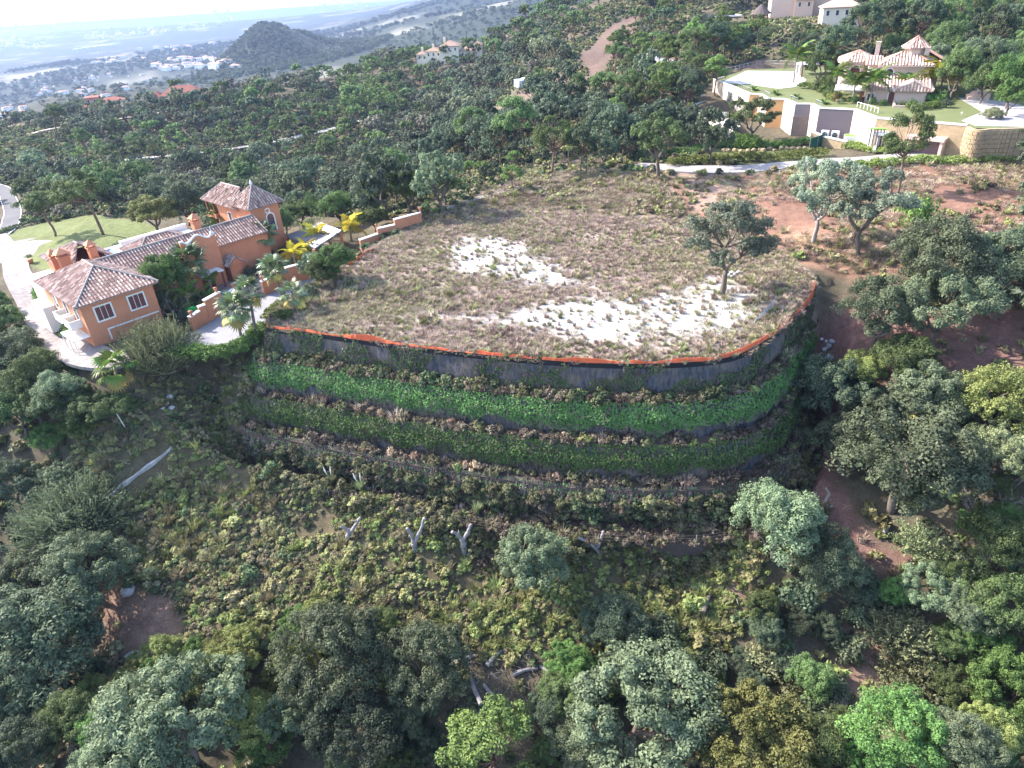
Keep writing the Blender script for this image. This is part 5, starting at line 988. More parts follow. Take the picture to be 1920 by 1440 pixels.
# ------------------------------------------------------------------ trees one can point to
# kind, crown centre px, py, crown width px, leaf, label
O, OP, OM, PN, PR, CN, BS, BR = OAKS, OPEN, OAKM, PINES, PINER, CONI, BUSH, BROOM
g, d, n_, y, b, ol = OAK
NEAR = [
 # right-hand slope
 (O,1765,480,175,g,'dense grey green oak, upper of the cluster right of the red earth mounds',1),(O,1872,490,135,g,'tall rounded grey oak at the right end of the upper oak cluster',1.1),
 (O,1655,575,150,g,'rounded grey green oak reaching left over the red path beside the plot corner',1),(O,1772,565,160,g,'broad grey oak below the upper cluster, shading bare earth to its right',1),
 (O,1700,665,115,n_,'mid green oak standing alone between the two large right-hand oak clusters',1),(O,1618,688,85,y,'small yellow green oak crown at the foot of the red bank',.9),
 (O,1570,728,150,d,'dark green oak closest to the right end of the ivy terraces',1),(O,1745,735,150,g,'grey green oak behind the biggest right-hand oak',1),
 (O,1700,845,260,g,'biggest spreading oak on the right slope, with a dark hollow in its crown',.9),(O,1590,825,130,d,'dark low oak at the left foot of the biggest right-hand oak',.9),
 (O,1868,740,150,y,'pale yellowish oak beside the right picture edge above the bare bushes',1),(O,1885,835,120,ol,'olive yellow oak under the pale yellowish oak',1),
 (O,1462,975,165,g,'grey oak at the lower right foot of the terraces',1),(O,1550,1045,140,g,'grey green oak leaning right of the oak at the terrace foot',.9),
 (O,1745,1095,110,g,'grey oak between bare bushes and the pale broom on the right',.9),(O,1812,1130,110,g,'grey oak just right of the dark gully on the right',1),(O,1885,1120,130,n_,'mid green oak crowding the right edge below the grey twiggy bushes',1),
 (O,1868,1010,130,n_,'green leafy tree below the bare grey bushes',.9),(O,1850,1195,90,b,'bright yellow green bush like tree in the right-hand thicket',.9),
 (O,1885,1285,140,b,'vivid green round tree at the right picture edge',1.1),(O,1690,1370,180,b,'vivid green spreading tree at the bottom right',.9),(O,1800,1385,130,g,'dull grey green tree between two vivid green ones at bottom right',.9),(O,1905,1400,90,b,'vivid green tree cut by the bottom right corner',.9),
 (O,1420,1375,210,y,'large yellow green oak at the bottom, right of the big grey oak',1),(O,1560,1400,120,n_,'dull green oak between yellow green oak and vivid green tree',.9),
 (O,1620,1420,90,b,'vivid green small tree at the bottom edge',.8),
 (O,2,605,85,n_,'leafy tree at the left edge beside the upper bend of the paved drive',1),(O,28,655,100,g,'silvery tree beside the paved drive, above the next one down',1.1),(O,72,700,110,n_,'bushy green tree at the bend of the paved drive',1),(O,108,735,100,g,'grey green tree below the end of the paved drive',1),(O,45,735,100,d,'dark tree in the group left of the paved drive',1),(O,150,790,70,b,'small bright tree under the paved drive end',.9),
 # bottom row
 (O,1195,1330,270,g,'largest pale grey oak at the bottom centre',.85),(O,1100,1400,130,g,'grey oak at the bottom edge, left of the largest pale grey one',.9),(PR,925,1395,190,PINE[1],'bright green pine crown at the bottom edge',.8),
 (O,1060,1300,110,n_,'green shaded tree left of the largest pale grey oak',.9),(O,1065,1235,85,b,'small bright green tree beside the log pile',.9),
 (O,620,1215,185,g,'tall grey blue oak above the brown leaf litter, bottom left of centre',1.05),(O,800,1235,150,g,'grey blue oak left of the log pile',1.15),(O,660,1375,170,d,'dark shaded oak at the bottom left of centre',.9),(O,770,1330,100,g,'grey oak below the grey blue pair',.9),
 (O,540,1340,110,g,'grey oak right of the yellow green tree at the bottom',1),(O,420,1255,120,y,'yellow green tree rising behind the big bottom left oak',1),(O,480,1345,110,y,'dark yellow green tree in the gap beside the big bottom left oak',.9),
 (O,330,1340,260,g,'big grey oak at the bottom left',.9),(O,200,1410,120,g,'grey oak cut by the bottom edge at the left',.9),(O,130,1340,110,n_,'dark green low tree in shade at the bottom left',.9),(O,30,1400,120,d,'dark oak at the bottom left corner',1),
 (O,70,1195,260,d,'large dark shaded oak at the left edge',.9),(O,40,1310,130,d,'dark oak below the large shaded one at the left edge',.9),(O,165,1062,150,g,'pale grey oak with its trunk beside a boulder',1.05),(O,45,1085,130,g,'grey oak at the left edge beside the pale one',1),
 (O,560,1160,70,b,'small bright green bush tree behind the grey blue oak',.9),(O,500,1400,90,b,'dark green tree at the bottom edge left of centre',.9),
 (O,1000,1045,140,g,'bushy grey blue oak standing among the pollard stumps',1.15),(O,1150,1165,120,d,'dark green shrub tree under the slope, right of the grey blue oak',.8),(O,1040,1330,100,d,'dark tree in shade under the largest pale oak',.9),
 # left side
 (FINE,128,940,160,OAK[0],'feathery grey green tamarisk beside the concrete channel',1.2),(O,20,905,110,d,'dark oak at the left edge above the reddish clearing',1),
 (FINE,290,635,112,OAK[5],'fine leaved dark grey casuarina between the house and the driveway',1.5),(O,55,740,110,n_,'leafy grey green tree beside the curve of the paved drive',1),(O,0,675,100,g,'grey tree at the left edge beside the paved drive',1.1),
 (O,30,760,110,n_,'dense green tree at the left edge below the drive',1),(O,120,745,100,n_,'green bushy tree at the lower end of the paved drive',.9),(O,90,815,70,b,'bright green shrub above the shaded ravine',.8),(O,175,765,90,n_,'green shrub tree left of the white pole',.8),(O,-20,575,80,n_,'dark leafy tree at the left edge by the pale drive',1),(O,215,760,70,n_,'small green tree under the yucca like palm',.8),
 (O,622,486,84,OAK[4],'leafy green tree leaning over the orange driveway wall',.9),(O,600,505,60,n_,'green bush below the tree on the driveway wall',.9),
 (CN,585,395,42,OAK[4],'tall bright green cone shaped shrub behind the carport',1),(O,630,385,75,b,'light green tree behind the carport',.8),(O,560,395,70,n_,'dark green tree against the right side of the orange tower',.9),(O,700,405,60,n_,'green shrubby tree beyond the carport',.8),(O,285,395,95,y,'yellow green tree behind the pool of the orange house',.8),(O,340,375,80,d,'dull grey tree between tower and yellow green tree',1),
 (PN,160,348,92,PINE[0],'large umbrella pine standing on the lawn edge',1),(PN,75,375,75,PINE[0],'smaller umbrella pine left of the large one, by the road bend',.9),(PR,808,388,32,PINE[0],'small round pine by the top of the long orange wall',1),(PR,960,325,36,PINE[1],'small bright pine beside the slab path',1),
 # oaks on the plot and slope behind
 (OP,1366,440,168,SILVER,'lone grey oak on the weedy plot with a low limb reaching left',.95),(OP,1545,348,128,SILVER,'oak with a pale stripped trunk above the red earth mounds',1.15),(OP,1628,372,148,SILVER,'dark trunked oak on the red mound, right of the pale trunked one',1.0),
 (PR,1708,255,82,PINE[0],'tall bare trunked pine in front of the garage',1.5),(BS,1720,395,78,PINE[1],'round bright pine bush below the tall pine',1.6),(OP,1238,250,110,n_,'open crowned oak on the ridge left of the track',1),(OP,1412,213,98,n_,'twisted cork oak in front of the white stepped walls',.8),
 (O,1862,214,38,ol,'small clipped olive tree on the edge of the cobbled court',.8),
 # pines on the saddle
 (PR,888,240,66,PINE[0],'round headed pine, leftmost of the saddle group',1),(PR,965,235,80,PINE[0],'tall pine in the middle of the saddle group',1.1),(PR,935,262,60,PINE[2],'dark pine behind the leftmost saddle pine',1),(PR,1035,255,72,PINE[0],'pine at the right of the saddle group',1.1),(PR,1090,265,55,PINE[2],'dark slim pine right of the saddle group',1.2),(CN,1065,262,30,PINE[1],'young bright green conifer by the wire fence',1.2),(CN,1100,268,34,PINE[0],'young conifer next to the bright one by the wire fence',1.2),
 (PR,735,325,75,PINE[0],'broad pine above the long orange wall',1),(O,760,345,90,n_,'grey green oak beside the broad pine above the orange wall',1),(O,700,360,70,n_,'dark oak left of the broad pine above the orange wall',1),
 (PN,1010,140,45,PINE[0],'lone umbrella pine beside the blue reservoir',1),(PN,1140,150,60,PINE[0],'umbrella pine on the brown spur',1),(PR,1180,160,62,PINE[0],'full pine above the orange slip of earth',1),(PR,1240,150,70,PINE[1],'bright full pine left of the pool terrace',1),(PR,1150,210,55,PINE[1],'pine leaning over the earth slip',1),(PR,1290,165,60,PINE[2],'dark pine at the left edge of the patio ledge',1),(PR,1345,130,52,PINE[1],'pine at the left end of the pool terrace',1),(PR,1215,180,60,PINE[0],'pine downhill of the patio ledge',1),(PR,1290,120,50,PINE[0],'pine under the end of the pale hillside road',1),
 (PN,960,290,30,PINE[1],'small bright pine at the fence of the ridge',1),(PN,880,308,30,PINE[1],'small pine left of the ridge fence',1),(PN,905,310,34,PINE[1],'small pine with a thin trunk on the ridge slope',1),(O,830,345,70,n_,'grey bush tree near the slab path',.9),
 # behind the villa
 (O,1840,110,95,g,'grey leaved oak to the right of the pink villa',1.1),(O,1905,140,90,b,'vivid green tree at the right edge behind the court',1.2),(O,1785,75,80,n_,'green tree behind the villa lantern',1),(O,1880,60,80,n_,'green tree on the hill top at the right edge',1),(O,1680,85,60,n_,'tree behind the villa chimney',1),(O,1900,40,80,d,'dark tree in the top right corner',1),(PR,1620,55,75,PINE[2],'dark pine grove tree left of the cream lodge',1.1),(PR,1570,88,70,PINE[2],'dark pine right above the pink villa bay',1.1),(PR,1510,92,60,PINE[2],'dark pine under the hilltop villa',1),(PR,1660,40,70,PINE[2],'dark tall pine at the top, right of the cream lodge',1.1),(PR,1730,35,70,PINE[2],'dark pine at the top edge behind the villa',1.1),(PR,1800,25,70,PINE[0],'pine at the top edge near the right corner',1.1),
]
TREEXY = []
trng = np.random.default_rng(77)
for q, (K, px, py, w, lm, lab, hs) in enumerate(NEAR):
    k = K[trng.integers(len(K))]; loc, size = at_crown(k, px, py, w * 1.1, hs)
    nm = {id(O): 'oak_tree', id(OP): 'oak_tree', id(PN): 'pine_tree', id(PR): 'pine_tree', id(CN): 'conifer', id(BS): 'pine_bush', id(FINE): 'feathery_tree'}[id(K)]
    plant(nm, k, tuple(loc - [0, 0, .1]), size, trng.random() * 6.28, lm, bark_pale if 'pale stripped' in lab else None, lab, 'tree', None, hs); TREEXY.append((loc[0], loc[1], size * .42))
q = (*hw(13.0, 4.4), -2.7); plant('ficus_tree', OAKS[1], tuple(q), 7.4, 1, OAK[4], None, 'bright round ficus in the courtyard garden of the orange house', 'tree', None, 1.3)
q = (*hw(11.2, 2.2), -2.7); plant('garden_tree', OAKS[2], tuple(q), 3.6, 2, OAK[2], None, 'low dark tree in the corner between the front wing and the link roof', 'tree', None, 1.2)
for px, py, w, lm, lab in [(1800,128,90,n_,'green tree above the wall fountain'),(1850,150,70,n_,'rounded green tree behind the wall fountain'),(1900,175,70,b,'vivid green tree beside the cobbled court'),(1755,118,70,g,'grey tree between golden palm and lantern'),(1690,110,60,d,'dark tree behind the villa roof'),(1630,108,60,d,'dark tree behind the bay roof of the villa'),(1575,112,60,d,'dark tree behind the pool canopy'),(1540,120,60,n_,'green tree at the back edge of the pool terrace'),(1919,110,90,n_,'green tree at the right edge on the hill'),(1850,90,80,n_,'green leafy tree on the hill right of the palms')]:
    k = OAKS[trng.integers(5)]; loc, size = at_crown(k, px, py, w, 1.2); plant('oak_tree', k, tuple(loc - [0, 0, .1]), size, None, lm, None, lab, 'tree', None, 1.2); TREEXY.append((loc[0], loc[1], size * .4))
for a_, b_, sz_, lm, lab in [(15.5,-1.5,3.2,OAK[2],'leafy green shrub by the fan palm in the courtyard garden'),(12.0,-2.5,2.8,OAK[1],'dark shrub under the bare courtyard tree'),(13.5,.5,2.6,OAK[2],'green shrub beneath the bright ficus'),(17.5,1.5,3.0,OAK[4],'bright green banana like shrub near the entrance canopy'),(15.0,3.0,3.4,OAK[4],'bright shrub between ficus and curved gable'),(23.5,2.8,2.4,OAK[2],'green shrub right of the entrance canopy'),(26.5,4.5,3.0,OAK[1],'dark shrub below the porch gable'),(29,5.5,3.0,OAK[1],'dark shrub under the orange tower wall'),(31.5,6.5,2.8,OAK[2],'green shrub at the corner of the orange tower'),(35.5,9.5,2.6,OAK[1],'dark shrub at the foot of the tower window'),(38.5,9,2.6,OAK[2],'green shrub between tower and carport'),(39,14,4.2,OAK[2],'leafy tree behind the right side of the tower'),(38.5,19,4.6,OAK[2],'dense green tree at the back of the tower')]:
    q = (*hw(a_, b_), -2.7); plant('garden_shrub', OAKS[trng.integers(5)] if sz_ > 4 else BUSH[trng.integers(4)], q, sz_ * 1.15, None, lm, None, lab, 'shrub', None, 1.5, 0, ('stems', 'crown'))
for a_, b_, sz_, lm, lab in [(-6,1.5,3,OAK[4],'bright shrub beside the white pergola'),(-2.5,.8,2.6,OAK[2],'green shrub before the villa front wall'),(-.5,-.5,2.2,OAK[4],'low bright shrub on the lawn before the villa door'),(8.8,2.5,4,OAK[4],'bright bush at the right corner of the pink villa'),(9.8,6,4.5,OAK[2],'green bush along the right side of the pink villa'),(5,-1,2.6,OAK[2],'shrub in the low planter before the villa wing'),(3,-1.5,2.2,OAK[5],'pale shrub in the low planter before the villa wing'),(-11,8,4,OAK[2],'green bush left of the pergola'),(-12,13,5,OAK[4],'bright bush between pergola and pool canopy'),(-14,17,4.5,OAK[2],'green bush beside the villa bay'),(-9,1,2.2,OAK[5],'pale low shrub at the pergola corner'),(11,-2,3,OAK[1],'dark shrub at the edge of the cobbled court'),(-13,22,5,OAK[2],'green bush behind the villa bay')]:
    plant('garden_shrub', BUSH[trng.integers(4)], (*vw(a_, b_), 9.95), sz_, None, lm, None, lab, 'shrub', None, 1.3, 0, ('stems', 'crown'))
FILLR = gpoly([(0,1180),(160,1240),(330,1200),(560,1160),(900,1230),(1100,1240),(1330,1210),(1600,1050),(1760,960),(1919,900),(1919,1439),(0,1439)]); NOF = [POLY[k] for k in ('redB', 'redC', 'redD', 'redR')] + [gpoly([(840,1200),(1010,1200),(1060,1290),(960,1350),(850,1330),(780,1290)])]; x_, y_ = fill(FILLR, 2.9)
for a_, b_ in zip(x_, y_):
    if any(hypot(a_ - q[0], b_ - q[1]) < q[2] * .75 for q in TREEXY) or any(sdf(np.array([a_]), np.array([b_]), p)[0] < 1.8 for p in NOF) or trng.random() < .12: continue
    v_ = fbm(np.array([a_ * .06]), np.array([b_ * .06]))[0] + trng.normal(0, .12); kind_ = 0 if v_ < -.08 else 1 if v_ < .1 else 2; lb_ = ('dark green', 'mid green', 'yellow green')[kind_] + ' shrubby oak filling the gaps of the foreground wood'
    plant('shrub_oak', OAKS[trng.integers(5)], (a_, b_, hg(a_, b_) - .4), trng.uniform(2.6, 5.0), None, (OAK[1], OAK[2], OAK[3] if trng.random() < .6 else OAK[4])[kind_], None, lb_, 'tree', lb_.replace('oak', 'oaks'), trng.uniform(.8, 1.1))
# ------------------------------------------------------------------ palms
def fan_leaf(seed):
    r_ = np.random.default_rng(seed); mb = MB(); L = 1.0
    mb.tube([(0, 0, 0), (.45, 0, .14), (.85, 0, .10)], [.03, .022, .015], 4, 0, .4)
    for a in np.linspace(-1.9, 1.9, 15):
        l = .95 * (1 - .12 * abs(a)) * r_.uniform(.85, 1.05); dx, dy = cos(a), sin(a); w = .075; p = np.array([.85, 0, .10]); e = p + np.array([dx * l * .6, dy * l * .6, -.02]); t_ = p + np.array([dx * l, dy * l, -.22 - .15 * r_.random()]); s = np.array([-dy, dx, 0]) * w
        mb.add([p, e - s, t_, e + s], [(0, 1, 2, 3)], 0, float(np.clip(r_.normal(.55, .15), 0, 1)))
    return mb
def feather_leaf(seed, L=2.4, droop=1.1, n=22):
    r_ = np.random.default_rng(seed); mb = MB(); t = np.linspace(0, 1, 9); sp = np.stack([L * t * (1 - .12 * t * t), 0 * t, L * (.42 * t - droop * .62 * t * t)], 1); mb.tube(sp, .03 * (1 - .8 * t), 4, 0, .5)
    for i, f in enumerate(np.linspace(.12, 1, n)):
        c = np.array([np.interp(f, t, sp[:, k]) for k in range(3)]); l = .62 * sin(min(1, f * 1.3 + .15) * pi * .85) + .14
        for s in (-1, 1):
            e = c + np.array([l * .45, s * l * .85, -.28 * l + r_.normal(0, .04)]); w = np.array([.055, 0, .02]); mb.add([c - w, c + w, e + w * .4, e - w * .4], [(0, 1, 2, 3)], 0, float(np.clip(r_.normal(.5, .2), 0, 1)))
    return mb
fan_m = foliage('fan_palm_leaf', (.045, .075, .025), (.17, .22, .09), None, .2, .4, .5); fan_old = foliage('old_palm_leaf', (.25, .19, .05), (.42, .34, .11), None, .2); fea_m = foliage('feather_palm_leaf', (.05, .095, .02), (.17, .25, .05), None, .25, .45); fea_y = foliage('golden_palm_leaf', (.32, .27, .03), (.62, .52, .07), None, .3, .45)
FAN = [fan_leaf(k).mesh('frond', fan_m) for k in (1, 2)]; FEA = [feather_leaf(k).mesh('frond', fea_m) for k in (3, 4)]; trunk_grey = plain('palm_trunk', (.23, .19, .165), .95, .25, 5)
def palm(px, py, bx_, by_, label, kind='fan', n=22, r_=1.5, mat=None, group=None, thick=.2, name='palm_tree', w=None):
    """(px,py) crown centre in the photo, (bx_,by_) foot"""
    if by_ is not None:
        base, t = G(bx_, by_); dz = ray(px, py); tt = (np.hypot(base[0], base[1])) / np.hypot(dz[0], dz[1]); top = CAM + dz * tt
        top = np.array([base[0] + (top[0] - base[0]) * .6 + 0, base[1] + (top[1] - base[1]) * .6, top[2]])
    else: base, t = G(px, py, 2.2); top = base + [0, 0, 2.2]
    o = thing(name, label, 'palm', tuple(base), 0, group); tp = top - base; mb = MB(); s = np.linspace(0, 1, 7)[:, None]
    pts = tp * s + np.array([tp[0], tp[1], 0]) * .0; mb.tube(pts, thick * (1.25 - .5 * s[:, 0]), 8); mb.obj('trunk', trunk_grey, o, True)
    L = FAN if kind == 'fan' else FEA; r_ *= 1.85 if kind == 'fan' else 1.55; sc0 = r_ / (1.75 if kind == 'fan' else 2.3)
    for i in range(n):
        f = i / (n - 1); el = (1.25 - 2.15 * f) if kind == 'fan' else (1.0 - 1.25 * f); c = link('frond', L[i % 2], o, tuple(tp + [0, 0, .1 - .25 * f]), (trng.normal(0, .25), -el, i * 2.399 + trng.normal(0, .15)), sc0 * trng.uniform(.85, 1.12))
        c.rotation_mode = 'XYZ'
        if mat: setmat(c, mat)
        if kind == 'fan' and f > .85: setmat(c, fan_old)
    return o
palm(490,440,508,492,'tall fan palm in front of the orange tower','fan',24,1.6); palm(352,492,372,552,'broad fan palm in the middle of the courtyard garden','fan',26,1.9); palm(510,505,533,570,'fan palm whose grey trunk leans over the driveway','fan',22,1.45)
palm(472,548,481,632,'slim fan palm, rear one of the close pair by the hedge','fan',20,1.4); palm(443,580,458,657,'fan palm with yellow old leaves, front one of the pair by the hedge','fan',24,1.6); palm(548,552,None,None,'young fan palm at the corner of the weedy plot','fan',14,1.3)
palm(215,692,None,None,'short bright green yucca like palm above the white pole','fan',16,1.7,fea_m); palm(415,408,424,455,'date palm with orange fruit stalks by the tower','feather',22,2.3,None); palm(455,428,463,470,'feathery bright green palm left of the fan palm by the tower','feather',12,1.6)
palm(385,395,392,420,'small bright palm beside the orange chimney','feather',10,1.6); palm(395,525,400,560,'green banana like plant by the courtyard paving','feather',8,1.4,fea_m); palm(350,548,358,585,'small arching palm in the garden beside the gate wall','feather',12,1.5)
palm(595,440,601,470,'golden yellow palm against the slatted carport','feather',14,1.9,fea_y); palm(655,425,659,452,'golden yellow palm at the end of the carport','feather',16,2.0,fea_y); palm(550,475,556,505,'bright yellow palm over the driveway wall','feather',14,1.7,fea_y); palm(575,465,580,492,'second bright yellow palm right beside the first over the driveway wall','feather',12,1.5,fea_y)
palm(1493,107,1487,160,'feather palm beside the striped canopy','feather',14,3.2); palm(1543,105,1546,158,'feather palm between the canopy and the villa bay','feather',16,3.2); palm(1568,138,1563,180,'feather palm close to the white pergola','feather',14,2.6); palm(1603,155,1597,200,'leaning feather palm left of the villa lower wall','feather',14,2.6); palm(1640,150,1629,200,'feather palm with a pale ringed trunk before the villa wall','feather',14,2.7); palm(1700,155,1695,190,'feather palm at the right corner of the villa wing','feather',14,2.3)
palm(1768,140,1760,185,'large golden feather palm right of the pink villa','feather',24,4.2,foliage('yellow_green_palm_leaf', (.16, .17, .02), (.42, .40, .05), None, .25)); palm(1770,55,1774,95,'fan palm clump behind the villa lantern','fan',24,3.4); palm(1750,60,1752,95,'fan palm left in the clump behind the lantern','fan',22,3.0); palm(1880,45,1882,80,'fan palm near the top right corner','fan',22,3.2); palm(1830,70,1832,100,'fan palm above the wall fountain','fan',20,2.8)  # the large golden palm has its own yellow green frond colour
for px, py in ((1414,170),(1455,178),(1494,185),(1545,195)): q = D(px, py); palm_o = thing('agave', 'dark spiky agave on the lawn edge above the stepped white walls', 'agave', (q[0], q[1], 9.95), 0, 'agaves along the lawn edge'); [link('leaf', FEA[0], palm_o, (0, 0, .1), (0, -.9 + 1.1 * (i % 3) / 3, i * 2.4), .62) for i in range(12)]
for px, py, wd, l in ((399,460,34,'dark cypress leaning beside the curved orange gable'),(344,430,14,'short dark cypress left of the curved gable')):
    q, t = G(px + 12, py + 40); sz = wd * t / FPX / .9; plant('cypress_tree', CYP[0], tuple(q), sz, 0, None, None, l, 'tree', None, .72 if wd > 20 else 1)
for px, py, wd in ((498,158,9),(505,160,9),(512,158,9),(1010,18,9),(815,75,7),(833,72,7),(877,85,8),(893,92,8),(370,165,9),(380,160,9)):
    q, t = G(px, py + 10); plant('cypress_tree', CYP[0], tuple(q), wd * t / FPX / .9, 0, None, None, 'slim dark cypress on the far wooded ridge', 'tree', 'cypresses on the far ridge', .9)

# ------------------------------------------------------------------ shrubs, bare bushes, stumps
SHR = [(BS,1590,1210,100,g,'round grey green shrub beside the reddish clearing'),(BR,1690,1175,110,ol,'pale feathery broom right of the round grey shrub'),(BR,1720,1260,110,ol,'tall pale broom at the right edge of the reddish clearing'),(BR,1690,1310,80,ol,'pale broom below the reddish clearing'),(BR,1800,1060,120,ol,'olive broom under the bare grey bushes'),(BR,1740,1010,90,ol,'olive broom above the dark gully'),(BS,1500,1115,110,d,'dark round shrub beneath the terrace foot oaks'),(BS,1435,1165,70,g,'silvery small shrub on the scrub slope'),(BS,1600,1150,70,g,'grey round shrub above the reddish clearing'),(BS,1440,1230,100,ol,'olive grey shrub with bare base on the slope'),(BS,1560,1290,90,g,'grey shrub left of the reddish clearing'),(BS,1530,1340,110,g,'dull grey shrub above the yellow green oak'),(BS,1240,1180,90,d,'dark shrub at the lower right of the scrub slope'),(BS,1330,1250,110,d,'shadowed shrub above the largest pale oak'),(BR,1840,1240,90,ol,'straw coloured broom beside the vivid green round tree'),(BS,570,545,55,g,'grey lavender bush at the left plot corner'),(BS,530,590,50,b,'green bush on the plot corner by the orange net'),(BS,1480,1290,80,ol,'small olive shrub left of the bare earth'),(BS,1310,1320,80,d,'dark low shrub against the largest pale oak')]
for K, px, py, w, lm, lab in SHR:
    k = K[trng.integers(len(K))]; loc, size = at_crown(k, px, py, w, 1.1); plant('shrub' if K is BS else 'broom_shrub', k, tuple(loc), size, None, lm, None, lab, 'shrub', None, 1.1, 0, ('stems', 'crown'))
for px, py, w, l in ((1850,940,110,'leafless grey bush left of the right picture edge'),(1895,910,90,'leafless grey bush at the right picture edge'),(1770,1000,80,'leafless brown bush above the olive broom'),(300,545,110,'leafless grey tree in the courtyard garden of the orange house'),(1470,1240,70,'leafless bush on the shaded slope'),(1590,1330,80,'leafless brown bush near the reddish clearing'),(1800,1300,90,'leafless brown bush right of the pale broom')):
    for s_ in range(1): k = BARE[trng.integers(3)]; loc, size = at_crown(k, px, py, w, 1.1); plant('bare_bush', k, tuple(loc), size * 1.1, None, bark_pale, bark_pale if px != 1770 else bark, l, 'bush', None, 1.1, 0, ('branches', 'crown'))
def chain(mb, pts, r0, r1, k=7):
    p = spline(pts, 5) + trng.normal(0, .028, (5 * (len(pts) - 1) + 1, 3)); mb.tube(p, np.linspace(r0, r1, len(p)) * trng.uniform(.78, 1.22, len(p)), k)
    for _ in range(2):
        c = p[trng.integers(2, len(p))]; mb.tube([c, c + trng.normal(0, .28, 3) + [0, 0, .2]], [r1 * .5, r1 * .2], 5)
def stump(px, py, arms, label, hgt=2.3, r_=.32):
    r_ *= .8
    q, t = G(px, py); m = t / FPX; o = thing('pollard_stump', label, 'tree stump', tuple(q)); mb = MB(); fk = np.array([arms[0], 0, hgt]); chain(mb, [(0, 0, -.5), (fk[0] * .4, 0, hgt * .5), fk], r_ * 1.25, r_); mb.obj('trunk', deadwood, o, True)
    for a in arms[1:]:
        mb = MB(); e = fk + np.array(a); chain(mb, [fk - [0, 0, .25], (fk + e) / 2 + np.array([.12, .1, -.1]), e], r_ * .85, r_ * .6); mb.obj('limb', deadwood, o, True)
stump(652,1012,(.4,(-.8,0,.9),(1.5,.3,1.8)),'pale pollard stump, leftmost of the row of four below the terraces',1.2); stump(778,1030,(0,(-.5,.2,2.1),(1.6,.2,3.4)),'tallest pale pollard stump with a long raised arm',1.0,.36); stump(872,1035,(-.1,(-1.1,0,1.3),(1.1,.3,2.0)),'Y shaped pale pollard stump left of the grey blue oak',1.9,.36); stump(1125,1040,(-.3,(-2.0,.1,1.6),(.6,.2,2.2)),'pale pollard stump right of the grey blue oak',1.0,.3)
q, t = G(1546,955); o = tag(MB().tube(spline([(0, 0, -.3), (-.1, 0, 1.2), (.1, 0, 2.2), (-.35, .1, 3.0)], 5), np.linspace(.2, .1, 16), 6).tube([(-.9, 0, .15), (.9, .2, .25)], .16, 5).obj('dead_trunk', deadwood), 'bent grey dead trunk on the leaf litter beside the big right oak', 'dead trunk'); o.location = q
for px, py, L, rz, l in ((890,1290,4.2,1.9,'thick grey log lying lengthwise under the log pile'),(920,1300,3.6,2.2,'grey log beside the thick one'),(870,1240,3.0,.3,'thin log across the pile'),(930,1235,2.6,.8,'short log at the top of the pile'),(985,1262,2.6,.2,'pale log right of the pile'),(1030,1260,2.2,2.6,'short log against the small bright tree'),(1330,1125,4.2,1.0,'dark fallen trunk on the scrub slope'),(250,1230,1.4,.5,'short white log on the reddish clearing'),(1100,1290,2.0,.9,'forked grey log under the largest pale oak')):
    q, t = G(px, py); o = tag(MB().tube(spline([(-L / 2, 0, .12), (0, .12, .25), (L / 2, 0, .15)], 4), np.linspace(.26, .17, 9), 7).obj('log', bark if 'dark' in l else deadwood), l, 'log'); o.location = q + [0, 0, .1]; o.rotation_euler = (0, 0, rz)
q, t = G(242,1108); o = MB(); dd_ = rdir(60, -.3)
def rock(name, p, s, label, mat, cat='boulder', group=None, seed=0, sq=.75):
    r_ = np.random.default_rng(seed); import bmesh; bm = bmesh.new(); bmesh.ops.create_icosphere(bm, subdivisions=2, radius=1)
    for v in bm.verts: v.co = v.co * (1 + r_.normal(0, .09)); v.co.z *= sq
    me = bpy.data.meshes.new(name); bm.to_mesh(me); bm.free(); me.materials.append(mat); o = link(name, me, None, tuple(p), (0, 0, r_.random() * 6), s); return tag(o, label, cat, group)
rockm = plain('grey_rock', (.42, .40, .39), .9, .2, 2, .2, 0, .6)
rock('boulder', q, .9, 'pale grey boulder beside the pale oak trunk on the left', rockm, seed=1)
for i, (px, py, s) in enumerate([(1372,511,.35),(1366,516,.3),(1378,514,.28),(1384,510,.3),(1362,511,.25),(1372,518,.22)]): rock('rock', P(px, py, .45), s, 'pale rock in the small heap at the foot of the lone oak', rockm, 'rock', 'rock heap under the lone oak', 10 + i)
for i, (px, py, s) in enumerate([(1553,648,.5),(1560,640,.4),(1548,640,.35),(1556,670,.6),(1532,668,.5),(1545,655,.4),(1540,636,.3),(1660,995,.3)]): rock('rock', G(px, py)[0], s, 'grey rock on the red bank at the right end of the terraces', rockm, 'rock', 'rocks on the red bank', 30 + i)
for i, (px, py, s) in enumerate([(318,745,.5),(312,756,.35),(322,765,.45),(316,775,.3),(305,765,.3)]): rock('rock', G(px, py)[0], s, 'grey rock in the heap above the concrete channel', rockm, 'rock', 'rocks on the left bank', 50 + i)
for i in range(16): rock('rock', G(1355 + i * 11 + trng.normal(0, 2), 284 + trng.normal(0, 1.2) - i * .2)[0] + [0, 0, .25], trng.uniform(.4, .6), 'rounded yellowish stone in the rockery row below the villa hedge', stone, 'rock', 'rockery stones below the villa', 60 + i)
